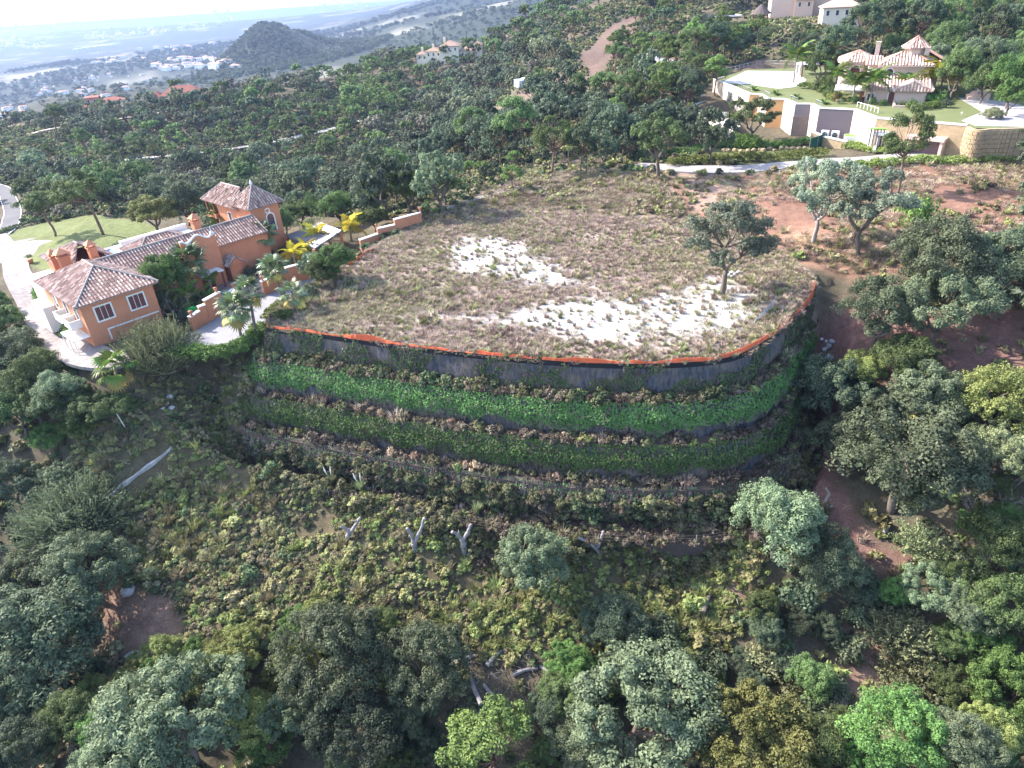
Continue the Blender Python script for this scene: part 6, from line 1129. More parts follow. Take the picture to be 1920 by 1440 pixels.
# ------------------------------------------------------------------ woodland
RDS = [[G(*p)[0][:2] for p in l] for l in ([(-60,345),(0,352),(18,378),(22,402),(8,430),(-30,452)], [(1195,310),(1290,318),(1380,318),(1470,311),(1540,306),(1700,295),(1919,288)], [(180,310),(300,297),(430,283),(500,272),(580,255),(640,240),(720,215)], [(60,252),(130,238),(240,222),(330,206)], [(1196,103),(1235,114),(1262,120)])]
HOUSEAREA = [tuple(P(x, y, z)[:2]) for x, y, z in [(-80,500,-3),(-30,600,-4),(60,690,-5),(170,750,-5),(480,670,-2.5),(600,540,-2.4),(760,440,-2),(800,400,0),(700,425,-2),(640,405,-2.5),(400,385,-2.6),(250,405,-2.8),(0,405,-3.5)]]
DECKAREA = [tuple(P(x, y, 9 if y < 270 else 3.8)[:2]) for x, y in [(1290,205),(1330,280),(1540,310),(1919,300),(2000,290),(2000,215),(1930,186),(1850,172),(1790,158),(1650,116),(1500,122),(1400,122),(1335,138)]]
TERRACE = [tuple(EDGE[i] + EN[i] * 13) for i in range(0, len(EDGE), 4)] + [tuple(p) for p in PAD[len(EDGE):]]
OPENP = [TERRACE, HOUSEAREA, DECKAREA] + [POLY[k] for k in ('scrub', 'redR', 'upper', 'ridge', 'dirtA', 'dirtB', 'dirtC', 'dirtE', 'dirtF', 'lawn', 'green', 'greenV')]
CLEAR = [(G(*p)[0][:2], r_) for p, r_ in (((845,112), 15), ((203,208), 17), ((347,190), 14), ((1500,30), 16), ((1573,47), 10), ((1024,14), 8), ((1425,38), 8), ((1350,32), 13), ((988,158), 7), ((1380,40), 10), ((525,172), 9), ((1201,99), 5))]
def visible(x, y, z):
    v = np.ones(len(x), bool)
    for f in np.linspace(.15, .985, 60): v &= (CAMZ + (z - CAMZ) * f) > hg(x * f, y * f) - .5
    return v
def candidates(step, x0, x1, y0, y1, rmin, rmax):
    x, y = np.meshgrid(np.arange(x0, x1, step), np.arange(y0, y1, step)); x = x.ravel() + trng.uniform(-.48, .48, x.size) * step; y = y.ravel() + trng.uniform(-.48, .48, y.size) * step
    r_ = np.hypot(x, y); m = (r_ > rmin) & (r_ < rmax); x, y = x[m], y[m]; z = hg(x, y); px, py, t = proj(np.stack([x, y, z], -1)); m = (t > 1) & (px > -650) & (px < 2500) & (py > -60) & (py < 1560)
    return x[m], y[m], z[m], px[m], py[m], t[m]
def openmask(x, y, road=4.5, polys=None, tree=1.0):
    m = np.zeros(len(x), bool)
    for p in (OPENP if polys is None else polys): m |= in_poly(x, y, p)
    for l in RDS: m |= dist_line(x, y, l) < road
    for c, r_ in CLEAR: m |= np.hypot(x - c[0], y - c[1]) < r_
    if tree:
        for a, b_, r_ in TREEXY: m |= np.hypot(x - a, y - b_) < r_ * tree
    return m
cx, cy, cz, cpx, cpy, ct = candidates(6.2, -380, 400, 20, 620, 38, 640)
m = ~openmask(cx, cy) & visible(cx, cy, cz + 5); thin = fbm(cx * .022, cy * .022, 3); m &= ~((thin < -.09) & (trng.random(len(cx)) < .75)); m &= ~in_poly(cpx, cpy, [(895,250),(1060,190),(1110,160),(1180,60),(1215,20),(1190,5),(1100,60),(1040,140),(890,215)]); m &= ((cpy < 1000) & (ct > 80) | (cpx < -40) | (cpx > 1960)) & ~in_poly(cpx, cpy, [(1275,20),(1330,8),(1600,25),(1610,78),(1450,88),(1280,78)])
m &= ~((cpx > 420) & (cpx < 1330) & (cpy > 560)); cx, cy, cz, cpx, cpy, ct = [q[m] for q in (cx, cy, cz, cpx, cpy, ct)]
pn = fbm(cx * .011 + 5, cy * .011, 3) + .22 * sst(.5, 1, cpx / 1500) * (cpy < 330); tone = fbm(cx * .016, cy * .016, 3) + trng.normal(0, .1, len(cx))
ispine = (pn + trng.normal(0, .06, len(cx))) > .12; size = np.clip(np.exp(trng.normal(1.96, .27, len(cx))), 3.6, 12.5) * np.where(ispine, .95, 1) * (1 - .25 * ((cpx < 700) & (cpy > 260))); inf_ = (cpx > -15) & (cpx < 1935) & (cpy > -12); order = np.argsort(-size / ct - 10 * inf_)
def zone(x, y): return 'in the far hillside woods below the hilltop villa' if x > 1230 and y < 150 else 'on the wooded spur between valley and villa' if x > 930 else 'on the far valley slope' if y < 230 else 'in the valley woods behind the orange house' if x < 700 else 'in the valley woods behind the plot'
def merged(k, leafm, barkm): mb = MB(); mb.v = k.trunk.v + k.crown.v; mb.t = k.trunk.t + k.crown.t; mb.tinted = True; mb.f = [(f, 1) for f, _ in k.trunk.f] + [(f + k.trunk.n, 0) for f, _ in k.crown.f]; mb.n = k.trunk.n + k.crown.n; return mb.mesh('tree', [leafm, barkm])
cnt = {'oak_tree': 0, 'pine_tree': 0}; LIM = {'oak_tree': 205, 'pine_tree': 235}; rest = []
for i in order:
    nm = 'pine_tree' if ispine[i] else 'oak_tree'
    if cnt[nm] >= LIM[nm] or not inf_[i]: rest.append(i); continue
    cnt[nm] += 1; near = ct[i] < 260
    if ispine[i]: k = (PINES if near and trng.random() < .35 else PINER if near else PINEF)[trng.integers(3)]; lm = PINE[0 if tone[i] < .08 else 1] if trng.random() < .85 else PINE[2]
    else: k = (OAKM if near else OAKF)[trng.integers(4)]; lm = FAR_OAK[0 if tone[i] < .07 else 1 if tone[i] < .2 else 2] if not near else (OAK[1] if tone[i] < .05 else OAK[0] if tone[i] < .15 else OAK[2])
    zn = zone(cpx[i], cpy[i]); kd = ('round green pine ' if ispine[i] else 'dark evergreen oak ') + zn
    plant(nm, k, (cx[i], cy[i], cz[i] - .15), size[i], trng.random() * 6.28, lm, None, kd, 'tree', kd.replace('pine', 'pines').replace('oak', 'oaks'), trng.uniform(.9, 1.25))
woodT = [merged(oak(400 + i, lobes=10, sub=6, per=20, leaf=.036, th=.1, tri=True), FAR_OAK[(0, 0, 0, 1, 1, 2)[i]], bark) for i in range(6)] + [merged(pine(420 + i, lobes=13, sub=4, per=22, leaf=.034, tall=.45, tri=True), PINE[(0, 2, 0, 1)[i]], bark_pine) for i in range(4)]
rest = np.array(rest, int); ri = np.where(ispine[rest], trng.integers(6, 10, len(rest)), np.clip((tone[rest] * 9 + 1 + trng.integers(0, 3, len(rest))), 0, 5).astype(int))
w_ = scatter('woodland', woodT, np.stack([cx[rest], cy[rest], cz[rest] - .2], 1), size[rest], idx=ri); w_['label'] = 'dense far woodland of evergreen oaks and pines across the valley'
# row of light green conifers beside the valley track
tr = resample(np.array([G(*p)[0][:2] for p in [(140,318),(230,305),(330,292),(430,276),(520,262),(590,246),(650,226),(720,200)]]), 5.2)
for q in tr:
    q = q + trng.normal(0, 1.6, 2); plant('conifer', CONIF[trng.integers(2)], (q[0], q[1], hg(*q)), trng.uniform(4.2, 6), None, PINE[1], None, 'light green young conifer in the row beside the valley track', 'tree', 'young conifers along the valley track', .95)
for q in fill(gpoly([(640,130),(780,170),(760,240),(640,235)]), 6.5): pass
fx, fy = fill(gpoly([(650,120),(770,165),(740,225),(650,225)]), 7.0)
for x, y in list(zip(fx, fy))[:50]: plant('conifer', CONIF[trng.integers(2)], (x, y, hg(x, y)), trng.uniform(5, 7.5), None, PINE[1], None, 'light green conifer in the grove below the ridge villa', 'tree', 'conifers in the grove below the ridge villa', .9)
# undergrowth between the trees
scr_g = foliage('scrub_leaf', (.10, .12, .035), (.31, .35, .13), None, .25); scr_o = foliage('scrub_leaf_olive', (.15, .145, .055), (.39, .37, .17), None, .2); scr_b = foliage('scrub_leaf_brown', (.14, .115, .065), (.33, .29, .17), None, .15); scr_d = foliage('scrub_leaf_dark', (.045, .065, .032), (.15, .185, .085), None, .15)
dryf = foliage('dry_flower', (.30, .20, .13), (.52, .40, .28), None, .2); redd = foliage('red_shrub_leaf', (.10, .03, .03), (.22, .09, .08), None, .2)
def low(seed, m_, n=9, per=26, leaf=.085, flat=.55): return merged(bush(seed, n, per, leaf, flat, True, -.1), m_, bark)
US = [low(500 + i, (scr_d, scr_d, scr_g, scr_o, scr_b)[i], 7, 16, .12) for i in range(5)]
ux, uy, uz, upx, upy, ut = candidates(2.0, -260, 300, 26, 420, 30, 430)
um = openmask(ux, uy, 3.2, [p for p in OPENP[:3]] + [POLY[k] for k in ('scrub', 'lawn', 'dirtA', 'dirtB', 'redB', 'redC', 'redR', 'upper', 'ridge')], 0); um = ~um & visible(ux, uy, uz + 1.5)
um &= (fbm(ux * .09, uy * .09) + trng.normal(0, .08, len(ux)) > -.27); u_ = np.where(um)[0]
scatter('undergrowth', US, np.stack([ux, uy, uz - .05], 1)[u_], trng.uniform(1.3, 3.0, len(u_)))
# far plain and hills: clumps of trees
fx, fy, fz, fpx, fpy, ft = candidates(21, -1700, 1200, 560, 3300, 620, 3400)
fm_ = ((fbm(fx * .004, fy * .004, 5) < .08) | (np.hypot(fpx - 512, (fpy - 85) * 1.6) < 120)) & visible(fx, fy, fz + 14) & (trng.random(len(fx)) < .55); f_ = np.where(fm_)[0]
hxx, hyy = P(512, 100, -80)[:2]; kk = 1700 / hypot(hxx, hyy); tx, ty = np.meshgrid(np.arange(hxx * kk - 300, hxx * kk + 300, 8.5), np.arange(hyy * kk - 420, hyy * kk + 350, 8.5)); tx = tx.ravel() + trng.normal(0, 3, tx.size); ty = ty.ravel() + trng.normal(0, 3, ty.size); mk = (np.hypot((tx - hxx * kk) / 250, (ty - hyy * kk) / 380) < 1) & (fbm(tx * .012, ty * .012) > -.2); tx, ty = tx[mk], ty[mk]; tz = hg(tx, ty); mk = visible(tx, ty, tz + 6); tx, ty, tz = tx[mk], ty[mk], tz[mk]
scatter('hill_woods', woodT[:6], np.stack([tx, ty, tz - 1], 1), trng.uniform(6, 11, len(tx)), idx=trng.integers(0, 4, len(tx)))
scatter('far_woods', woodT[:6], np.stack([fx, fy, fz - 1], 1)[f_], trng.uniform(8, 14, len(f_)) * (1 + .3 * (ft[f_] > 1500)), idx=trng.integers(0, 4, len(f_)))

# ------------------------------------------------------------------ ground plants near the camera
SL = [low(520 + i, (scr_g, scr_g, scr_o, scr_o, scr_b, scr_d)[i], 12, 46, .062, .75) for i in range(6)]
area = gpoly([(60,880),(150,800),(250,730),(330,700),(400,690),(455,670),(480,700),(470,760),(450,800),(440,860),(640,945),(1000,985),(1300,985),(1420,1000),(1450,1130),(1330,1240),(1000,1230),(900,1250),(560,1200),(420,1240),(330,1225),(250,1080),(150,1000)])
sx, sy = fill(area, .57); mk = ~in_poly(sx, sy, [tuple(EDGE[i] + EN[i] * 9.4 * OS[i]) for i in range(int(len(EDGE) * .15), len(EDGE), 4)] + [tuple(p) for p in PAD[len(EDGE):]]) & (dist_line(sx, sy, [G(*p)[0][:2] for p in [(160,970),(190,948),(215,925),(240,905),(262,888),(285,872),(302,858)]]) > 1.5) & ~in_poly(sx, sy, POLY['redC']) & (fbm(sx * .22, sy * .22) + trng.normal(0, .1, len(sx)) > -.17); sx, sy = sx[mk], sy[mk]
tn = fbm(sx * .10 + 3, sy * .10) + .006 * (sx - -8) + trng.normal(0, .13, len(sx)); ii = np.where(tn < -.1, trng.integers(3, 6, len(sx)), np.where(tn < .05, trng.integers(2, 5, len(sx)), trng.integers(0, 3, len(sx))))
tfm = trng.random(len(sx)) < np.clip(.16 + fbm(sx * .15, sy * .15) * .9, 0, .6); ii = np.where(tfm, 6 + trng.integers(0, 3, len(sx)), ii); big = trng.random(len(sx)) < .05
s_ = scatter('slope_scrub', SL + [tuft(530 + i, 60, 1.0, .03, .9, 8).mesh('fern_tuft', m_) for i, m_ in enumerate((scr_g, scr_o, scr_b))], np.stack([sx, sy, hg(sx, sy) - .05], 1), np.clip(np.exp(trng.normal(.02, .34, len(sx))), .4, 1.9) * np.where(big & ~tfm, 1.9, np.where(tfm, .9, 1)), idx=ii)
TF = [tuft(540 + i, 46, .62, .028, .8, 10) for i in range(4)]; tuft_o = foliage('weed_olive', (.17, .145, .08), (.39, .35, .22), None, .25); tuft_b = foliage('weed_brown', (.225, .16, .125), (.45, .35, .285), None, .2); tuft_g = foliage('weed_green', (.11, .12, .045), (.30, .31, .135), None, .25)
TM = [t.mesh('tuft', m_) for t, m_ in zip(TF + TF[:2], (tuft_o, tuft_b, tuft_o, tuft_g, tuft_b, tuft_b))]
wx, wy = fill([tuple(p) for p in PAD] , .6); chd = np.maximum(1 - sst(-1.5, 1.5, sdf(wx, wy, chA)), 1 - sst(-1.5, 1.5, sdf(wx, wy, chB)))
ed = edge_dist(wx, wy); den = .62 + fbm(wx * .16, wy * .16, 4) * 1.5 + .35 * (1 - sst(1, 5, ed)); mk = (trng.random(len(wx)) < np.clip(den, .05, 1) * (1 - .66 * chd))
wx, wy = wx[mk], wy[mk]; wz = hg(wx, wy); wz = np.where(edge_dist(wx, wy) < 3.0, padz(wx, wy) + .02, wz)
scatter('plot_weeds', TM, np.stack([wx, wy, wz - .03], 1), trng.uniform(.5, 1.25, len(wx)) * (1 + .6 * (fbm(wx * .12, wy * .12) > .12)))
MATS = [tuft(640 + i, 70, .34, .024, 2.0).mesh('grass_mat', m_) for i, m_ in enumerate((tuft_o, tuft_b, tuft_b, tuft_o))]
ax, ay = fill([tuple(p) for p in PAD] + [], .43); chd = np.maximum(1 - sst(-2, 2.5, sdf(ax, ay, chA) + fbm(ax * .3, ay * .3) * 5), 1 - sst(-2, 2.5, sdf(ax, ay, chB) + fbm(ax * .3, ay * .3) * 5)); mk = trng.random(len(ax)) < np.clip(.42 + fbm(ax * .13, ay * .13) * 1.7, .04, 1) * (1 - .88 * chd)
ax, ay = ax[mk], ay[mk]; az_ = np.where(edge_dist(ax, ay) < 3.0, padz(ax, ay) + .02, hg(ax, ay)); tq = fbm(ax * .08, ay * .08) + trng.normal(0, .1, len(ax))
scatter('dry_grass', MATS, np.stack([ax, ay, az_ - .02], 1), trng.uniform(.6, 1.5, len(ax)), idx=np.where(tq > .02, trng.choice([0, 3], len(ax)), trng.choice([1, 2], len(ax))))
gx_, gy_ = [], []
for nm_, st_ in (('ridge', 1.25), ('upper', 1.5), ('dirtF', 2.6), ('green', .9), ('redR', 2.6), ('redB', 2.4), ('redC', 2.2)):
    a, b_ = fill(POLY[nm_], st_); k_ = fbm(a * .15, b_ * .15) > -.06; gx_.append(a[k_]); gy_.append(b_[k_])
gx_, gy_ = np.concatenate(gx_), np.concatenate(gy_); mk = ~in_poly(gx_, gy_, PAD) & ~in_poly(gx_, gy_, TERRACE) & ~openmask(gx_, gy_, 3.4, [DECKAREA], 0); gx_, gy_ = gx_[mk], gy_[mk]
UT = TM[:4] + [low(560, scr_b, 7, 18, .11), low(561, scr_o, 7, 18, .11)]
qx, qy = [], []
for nm_, st_ in (('ridge', .62), ('upper', 1.05), ('green', .6), ('moundA', 1.2)):
    a, b_ = fill(POLY[nm_], st_); k_ = fbm(a * .12, b_ * .12) > (-.12 if nm_ != 'upper' else -.01); qx.append(a[k_]); qy.append(b_[k_])
qx, qy = np.concatenate(qx), np.concatenate(qy); mk = ~in_poly(qx, qy, PAD) & ~in_poly(qx, qy, TERRACE) & ~openmask(qx, qy, 3.4, [DECKAREA], 0); qx, qy = qx[mk], qy[mk]
scatter('hillside_grass', MATS, np.stack([qx, qy, hg(qx, qy) - .03], 1), trng.uniform(.7, 1.8, len(qx)))
scatter('hillside_weeds', UT, np.stack([gx_, gy_, hg(gx_, gy_) - .04], 1), trng.uniform(.8, 2.2, len(gx_)))
# leaf litter twigs under the near trees
LT = []
for i in range(3):
    mb = MB()
    for _ in range(14): p = np.array([*trng.uniform(-1, 1, 2), .04]); e = p + np.array([*trng.normal(0, .45, 2), trng.normal(.05, .06)]); mb.tube([p, e], [.022, .012], 3)
    LT.append(mb.mesh('twig', bark_pale if i == 0 else bark))
lx, ly = [], []
for k_ in ('redR', 'redB', 'redC', 'redD'): a, b_ = fill(POLY[k_], 2.2); lx.append(a); ly.append(b_)
a, b_ = fill(gpoly([(840,1200),(1010,1210),(1060,1290),(960,1350),(850,1330),(780,1290)]), .9); lx.append(a); ly.append(b_); lx = np.concatenate(lx); ly = np.concatenate(ly)
scatter('fallen_twigs', LT, np.stack([lx, ly, hg(lx, ly) + .02], 1), trng.uniform(.6, 1.4, len(lx)))
# ledge plants
pts, ix = [], []
led_b = foliage('ledge_leaf_brown', (.065, .05, .04), (.19, .15, .11), None, .15); led_o = foliage('ledge_leaf_olive', (.07, .07, .035), (.22, .215, .11), None, .2)
LP = [low(580 + i, (led_b, led_b, led_o, scr_g, redd, led_b)[i], 10, 34, .055, .9) for i in range(6)] + [t.mesh('tuft', m_) for t, m_ in zip(TF[:2], (tuft_b, tuft_o))]
for k_ in range(TIERS):
    for q in range((560, 460, 520, 900)[k_]):
        u = trng.uniform(.02, .98); pts.append(ledge_pt(u, k_, trng.uniform(-.5 if k_ == 2 else 0, 1.0 if k_ < 3 else 2.9)) - [0, 0, (0 if k_ < 3 else .15)]); ix.append(trng.choice(8, p=(.27, .22, .21, .05, .01, .04, .10, .10)))
for q in range(950):
    pts.append(ledge_pt(trng.uniform(.05, .95), 3, trng.uniform(-.7, .5)) + np.array([0, 0, trng.uniform(0, 2.9)])); ix.append(trng.choice([0, 1, 2, 8, 9, 9]))
LP += [low(590, scr_d, 14, 34, .06, 1.1), low(591, led_o, 14, 34, .06, 1.2)]
for q in range(420):
    u = .03 + .9 * trng.random() ** 1.7; pts.append(ledge_pt(u, 0, trng.uniform(0, .8))); ix.append(trng.choice([0, 2, 2, 8, 8, 9]))
APL = (TIER[3]['s0'] + BATTER); az0 = TIER[3]['zb']
for q in range(1150):
    u = trng.uniform(.03, .97); o_ = trng.uniform(1.2, 4.9); h_ = u * HC[-1]; k_ = (APL + o_) * np.interp(u, sarr, OS); ex_ = np.array([np.interp(h_, HC, EDGE[:, 0]) + np.interp(h_, HC, EN[:, 0]) * k_, np.interp(h_, HC, EDGE[:, 1]) + np.interp(h_, HC, EN[:, 1]) * k_])
    pts.append(np.array([ex_[0], ex_[1], (az0 if o_ < 1.6 else min(az0, hg(*ex_) + .1)) - .05])); ix.append(trng.choice([2, 2, 3, 9, 9, 0, 10, 11]))
LP += [SL[0], SL[2]]
scatter('ledge_scrub', LP, np.array(pts), np.clip(np.exp(trng.normal(.1, .42, len(pts))), .4, 2.6) * np.where((np.array(ix) == 8) | (np.array(ix) == 9), 1.25, 1), idx=np.array(ix))
UU = np.linspace(.02, .98, 300); LPT = {k_: np.array([ledge_pt(u, k_, .4) for u in UU]) for k_ in range(4)}
def near_ledge(px, py):
    best = None
    for k_ in range(4):
        X, Y, _ = proj(LPT[k_]); d_ = np.hypot(X - px, (Y - py - 8)); i_ = d_.argmin()
        if best is None or d_[i_] < best[0]: best = (d_[i_], k_, UU[i_], LPT[k_][i_])
    return best
tn_ = ('first', 'second', 'third', 'lowest')
DRY = [Kind() for _ in range(2)]; dm = []
for i in range(2):
    kb = bush(600 + i, 16, 26, .05, 1.0, True, 0); dm.append((kb.trunk.mesh('stems', bark), kb.crown.mesh('flower_heads', dryf)))
for px, py in [(500,690),(683,748),(717,742),(852,752),(870,735),(945,730),(695,772),(916,755),(1063,778),(530,820),(555,805),(595,808),(845,805),(737,832),(692,843),(808,862),(875,860),(1112,822),(1155,828),(1300,862),(890,885),(455,760),(470,820),(1040,900),(780,850),(640,700),(1210,715),(1180,735)]:
    _, k_, u, p = near_ledge(px, py); lb = 'dry tan seed headed shrub on the %s ledge of the terraces' % tn_[k_]; o = thing('dry_shrub', lb, 'shrub', tuple(p), trng.random() * 6, 'dry tan shrubs on the %s terrace ledge' % tn_[k_], trng.uniform(1.4, 2.3)); v = trng.integers(2); link('stems', dm[v][0], o); link('flower_heads', dm[v][1], o)
pam = foliage('pampas_leaf', (.13, .17, .07), (.34, .40, .22), None, .3); PAM = tuft(620, 170, 2.0, .03, .55).mesh('leaves', pam); plm = plain('pampas_plume', (.72, .68, .60), .9, .1, 5)
for px, py, l in ((632,893,'pale green pampas grass clump with two white plumes on the lowest ledge'),(686,903,'pampas grass clump right of the first, with white plumes leaning left'),(905,930,'green pampas clump without plumes further right on the lowest ledge')):
    q, k_, u, p = near_ledge(px, py); p = ledge_pt(u, 3, 1.2); o = thing('pampas_grass', l, 'grass clump', tuple(p), 0, None, 1.15); link('leaves', PAM, o)
    if 'without' not in l:
        for a in (-.25, .15): MB().tube([(a, 0, 1.6), (a * 1.5, 0, 2.2), (a * 1.8, 0, 2.7)], [.02, .09, .03], 6).obj('plume', plm, o)
# ------------------------------------------------------------------ hedges
def hedge(label, px, w, h, m_, dens=9, name='hedge', z=None, leaf=.11):
    pl_ = np.array([G(*p)[0] if z is None else P(p[0], p[1], z) for p in px]); pl_ = resample(pl_, .5); n = int(len(pl_) * dens * max(1, w * .7)); i_ = trng.integers(0, len(pl_), n); d_ = np.gradient(pl_[:, :2], axis=0) if len(pl_) > 2 else np.ones((len(pl_), 2)); d_ /= np.linalg.norm(d_, axis=1, keepdims=True) + 1e-9
    o_ = trng.uniform(-.5, .5, n); c = pl_[i_] + np.c_[np.stack([d_[i_, 1], -d_[i_, 0]], 1) * (o_ * w)[:, None], h * trng.uniform(.25, .85, n) * (1 - 1.2 * o_ ** 2)]; c[:, :2] += trng.normal(0, .2, (n, 2))
    if z is None: c[:, 2] += hg(c[:, 0], c[:, 1]) - pl_[i_, 2]
    mb = MB(); leaves(mb, c, trng.uniform(.2, .36, n), 16, leaf, 0, .6, -.3, tri=True, tint=np.clip(.5 + fbm(c[:, 0], c[:, 1]) * 1.2, 0, 1))
    return tag(mb.obj(name, m_), label, 'hedge')
hedge('bright green hedge curving along the outer edge of the grey driveway', [(322,668),(350,668),(400,673),(440,664),(472,650),(492,622)], 2.6, 1.9, foliage('hedge_leaf', (.06, .115, .03), (.19, .28, .07), None, .25), z=-3.3, dens=16)
hl = foliage('hedge_leaf_light', (.09, .13, .03), (.30, .36, .10), None, .25); hm_ = bpy.data.materials['hedge_leaf']
hedge('clipped light green hedge along the pale track below the villa', [(1255,312),(1320,306),(1420,301),(1490,298),(1548,293)], 3.2, 2.0, hl); hedge('green hedge above the rockery under the stepped white walls', [(1330,272),(1400,278),(1470,275),(1520,270)], 2.6, 1.6, hm_); hedge('low shrubs along the near side of the road past the garage', [(1590,318),(1650,311),(1750,307),(1850,304),(1919,301)], 2.2, 1.6, hl)
hedge('low green shrubs between service yard and garage', [(1560,268),(1590,278),(1640,286),(1670,290)], 2.6, 1.6, hl); hedge('green hedge at the foot of the curved stone wall', [(1880,277),(1919,275),(1980,273)], 2.4, 1.5, hl); hedge('dark planted border along the villa lawn', [(1700,204),(1735,205),(1758,200)], 2.6, 1.2, hm_, z=10); hedge('lush planting at the right corner of the pink villa', [(1725,190),(1745,193),(1765,195)], 3.5, 2.0, OAK[4], z=10)
hedge('magenta bougainvillea hedge under the patio ledge', [(1308,258),(1325,264),(1340,270)], 1.4, 1.2, foliage('bougainvillea', (.12, .05, .085), (.26, .08, .17), None, .3)); hedge('tall green hedge below the patio ledge', [(1300,244),(1325,258),(1365,272),(1420,280)], 2.8, 3.4, hm_, dens=14); hedge('bright weeds below the green hedge left of the villa', [(1262,292),(1290,285),(1320,280)], 5, 1.2, OAK[4]); hedge('long clipped hedge edging the gazebo terrace', [(1283,62),(1330,58),(1400,62),(1450,66)], 5, 3.4, scr_d); hedge('low dark hedge round the lawn edge above the road', [(0,440),(30,428),(100,412),(170,402)], 1.5, 1.0, scr_d)
hedge('flower bed between the paved drive and the orange house', [(75,545),(95,575),(118,600),(135,625)], 2.4, 1.6, hm_); hedge('shaded shrubs in the courtyard bed below the tower', [(430,500),(470,490),(505,478)], 3, 1.4, scr_d, z=-2.5); hedge('shrubs along the inside of the driveway wall', [(505,520),(545,500),(590,482)], 1.6, 1.5, hl, z=-2.4); hedge('green planting in front of the orange house side garden', [(290,520),(310,540),(335,560),(345,585)], 4, 1.5, scr_d, z=-2.6); hedge('shrubs left of the pool terrace', [(250,395),(300,388),(360,384)], 3, 2.5, scr_g); hedge('planting round the pool canopy', [(1500,165),(1530,168),(1552,172)], 2.2, 1.6, hm_, z=10); hedge('yellow green shrubs at the bay of the pink villa', [(1553,183),(1570,190)], 2.6, 1.8, hl, z=10); hedge('grass hedge on the bank beside the driveway bend', [(500,600),(515,580),(540,560)], 1.5, .8, hl)
hedge('dark trees massed on the hill slope under the hilltop villa', [(1290,80),(1350,85),(1400,90)], 9, 4.5, OAK[1])
# ------------------------------------------------------------------ plot edge: black edging, orange netting, wires, hoses, poles
blackm = plain('black_edging', (.012, .012, .016), .6, .2, 3); orng = plain('orange_netting', (.62, .12, .045), .7, .25, 6)
def strip(name, u0, u1, s0, s1, z0, z1, m_, wob=0, seed=0, flop=0):
    r_ = np.random.default_rng(seed); n = max(3, int((u1 - u0) * HC[-1] / .35)); h_ = np.linspace(u0, u1, n) * HC[-1]; e = np.stack([np.interp(h_, HC, EDGE[:, 0]), np.interp(h_, HC, EDGE[:, 1])], 1); nr = np.stack([np.interp(h_, HC, EN[:, 0]), np.interp(h_, HC, EN[:, 1])], 1)
    a_ = np.convolve(r_.normal(0, 1, n + 8), np.ones(9) / 9, 'valid')[:n] * wob * 3; b_ = np.convolve(r_.normal(0, 1, n + 8), np.ones(9) / 9, 'valid')[:n] * wob * 3
    lo = np.c_[e + nr * s0, np.full(n, z0)]; hi = np.c_[e + nr * (s1 + a_ * .6 + flop)[:, None], z1 + b_]; mb = MB(); i_ = np.arange(n - 1)
    th_ = np.c_[nr * .03, np.zeros(n)]; v = np.concatenate([lo, hi, lo + th_, hi + th_]); mb.add(v, np.concatenate([np.stack([i_, i_ + 1, i_ + 1 + n, i_ + n], -1), np.stack([i_ + 2 * n, i_ + 3 * n, i_ + 1 + 3 * n, i_ + 1 + 2 * n], -1), np.stack([i_ + n, i_ + 1 + n, i_ + 1 + 3 * n, i_ + 3 * n], -1), np.stack([i_, i_ + 2 * n, i_ + 2 * n + 1, i_ + 1], -1)])); return mb.obj(name, m_)
tag(strip('black_edging', .08, .985, .10, .06, -.42, .16, blackm, .03, 1), 'black sheet edging along the rim of the weedy plot', 'edging')
for q, (u0, u1, z1, l) in enumerate([(.09,.16,.5,'bunched at the left corner'),(.165,.235,.38,'left of the middle'),(.24,.33,.5,'standing above the left half of the front wall'),(.335,.42,.33,'sagging in the middle left'),(.425,.50,.5,'hanging over the rim in the middle'),(.505,.60,.4,'right of the middle'),(.605,.70,.42,'along the right half of the front wall'),(.705,.79,.55,'before the right bend'),(.795,.88,.5,'climbing the right bend'),(.89,.97,.75,'standing at the far right end')]):
    tag(strip('safety_netting', u0, u1, .02, -.05, -.12, z1, orng, .11, 20 + q, -.10), 'orange safety netting on the plot rim, ' + l, 'netting', 'orange netting strips')
for q, (a_, b_) in enumerate([((600,532),(640,508)),((655,500),(700,470)),((745,432),(785,408))]):
    A, B = P(*a_, .2), P(*b_, .2); mb = MB(); n = 14; f = np.linspace(0, 1, n)[:, None]; lo = A + (B - A) * f; hi = lo + np.array([0, 0, .55]) + trng.normal(0, .08, (n, 3)); i_ = np.arange(n - 1); v = np.concatenate([lo - [0, 0, .2], hi, lo + [.05, .05, -.2], hi + [.05, .05, 0]]); mb.add(v, np.concatenate([np.stack([i_, i_ + 1, i_ + 1 + n, i_ + n], -1), np.stack([i_ + 2 * n, i_ + 3 * n, i_ + 1 + 3 * n, i_ + 1 + 2 * n], -1), np.stack([i_ + n, i_ + 1 + n, i_ + 1 + 3 * n, i_ + 3 * n], -1)]))
    tag(mb.obj('safety_netting', orng), 'strip of orange netting along the left edge of the plot, ' + ('near the driveway wall', 'in the middle', 'beside the long orange wall')[q], 'netting', 'orange netting strips')
wf = thing('wire_fence', 'thin wire fence on steel posts along the foot of the terraces', 'fence'); fp = [ledge_pt(u, 3, 2.6) - [0, 0, .5] for u in np.linspace(.22, .84, 15)]
for p in fp: MB().box((p[0], p[1], p[2] + .75), (.07, .07, 1.7)).obj('post', bark_pale, wf)
for z in (.3, .7, 1.1, 1.5): MB().tube([np.array(p) + [0, 0, z] for p in fp], .010, 3).obj('wire', bark, wf)
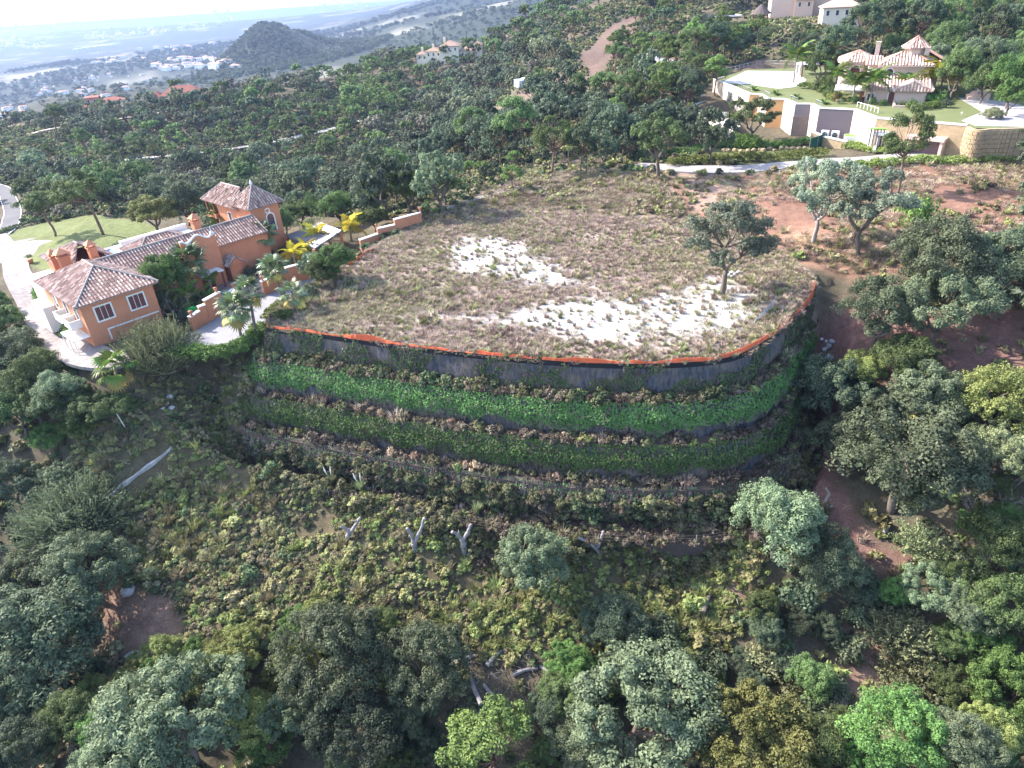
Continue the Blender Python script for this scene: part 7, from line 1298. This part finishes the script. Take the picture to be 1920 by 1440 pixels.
def mesh_panel(pts, label):
    o = thing('wire_mesh_panel', label, 'fence panel'); A, B, Cc_, Dd = [np.array(p, float) for p in pts]; mb = MB()
    for f in np.linspace(0, 1, 12): mb.tube([A + (B - A) * f, Dd + (Cc_ - Dd) * f], .014, 3); mb.tube([A + (Dd - A) * f, B + (Cc_ - B) * f], .014, 3)
    tag(mb.obj('mesh', steel, o), kind='stuff'); MB().tube([A, Dd], .05, 5).obj('post', steel, o); MB().tube([B, Cc_], .05, 5).obj('post', steel, o)
A, B = P(1414,606,.1), P(1446,584,.1); mesh_panel([A, B, B + [.3, .2, 1.6], A + [.2, .1, .5]], 'collapsed wire mesh panel on posts at the right rim of the plot')
A, B = P(573,613,.1), P(556,582,.1); mesh_panel([A, B, B + [-.3, 0, 1.6], A + [-.2, 0, .7]], 'pale leaning strip of wire mesh at the left plot corner')
hose = plain('pale_hose', (.62, .56, .36), .6, .1, 2)
for pts, l in (([(716,534),(735,548),(760,560),(792,572)], 'pale hose lying among weeds on the left of the plot'), ([(878,628),(890,640),(900,652),(913,663)], 'pale hose running to the front rim of the plot'), ([(822,560),(836,576)], 'short pale hose end in the middle of the plot')):
    p3 = [P(x, y, .12) for x, y in pts]; tag(MB().tube(spline(p3, 5), .035, 5).obj('hose', hose), l, 'hose')
for px, py in ((1018,330),(985,322),(1045,318),(1000,312),(940,322),(870,345),(835,352),(765,425)): q, t = G(px, py); tag(MB().tube([(0, 0, -.3), (.12, 0, 2.0)], .04, 5).obj('fence_post', steel), 'thin leaning steel fence post on the ridge edge of the plot', 'post', 'fence posts on the ridge edge').location = q
dc, _ = ribbon('drain', [G(165,968)[0], G(190,948)[0], G(215,925)[0], G(240,905)[0], G(262,888)[0], G(285,872)[0], G(305,857)[0], G(325,838)[0]], [.3, .5, .2, .45, .12, .4, .1, .1], plain('old_concrete', (.36, .34, .33), .95, .45, 1.8), .28, 'thing', 3, .6); tag(dc, 'pale concrete drainage channel running down the left slope', 'channel')
q, t = G(238,806); tag(MB().tube([(0, 0, -.3), (-.5, 0, 2.9)], .06, 6).obj('pole', white), 'white pole leaning on the bank below the yucca like palm', 'pole').location = q
sg = thing('bare_hedge_light', 'small white globe lamp on the villa lawn', 'lamp'); sg.name = 'garden_lamp'; q = D(1802,218); MB().tube([q, q + [0, 0, .5]], .05, 5).obj('post', steel, sg); MB().tube([q + [0, 0, .45], q + [0, 0, .6], q + [0, 0, .75]], [.08, .2, .06], 8).obj('globe', white, sg)
# ------------------------------------------------------------------ air: one even haze round camera and land
hz, n = newmat('haze_air'); pv = N(n, 'ShaderNodeVolumePrincipled'); pv.inputs['Color'].default_value = (.30, .41, .70, 1); pv.inputs['Density'].default_value = .00011; pv.inputs['Anisotropy'].default_value = .3
o_ = N(n, 'ShaderNodeOutputMaterial'); n.links.new(pv.outputs[0], o_.inputs['Volume'])
tops = max(float(GZ.max()) + 30, 80); bot = float(GZ.min()) - 1
mb = MB(); mb.box((0, 0, (tops + bot) / 2), (29000, 29000, tops - bot)); tag(mb.obj('haze', hz), kind='stuff')
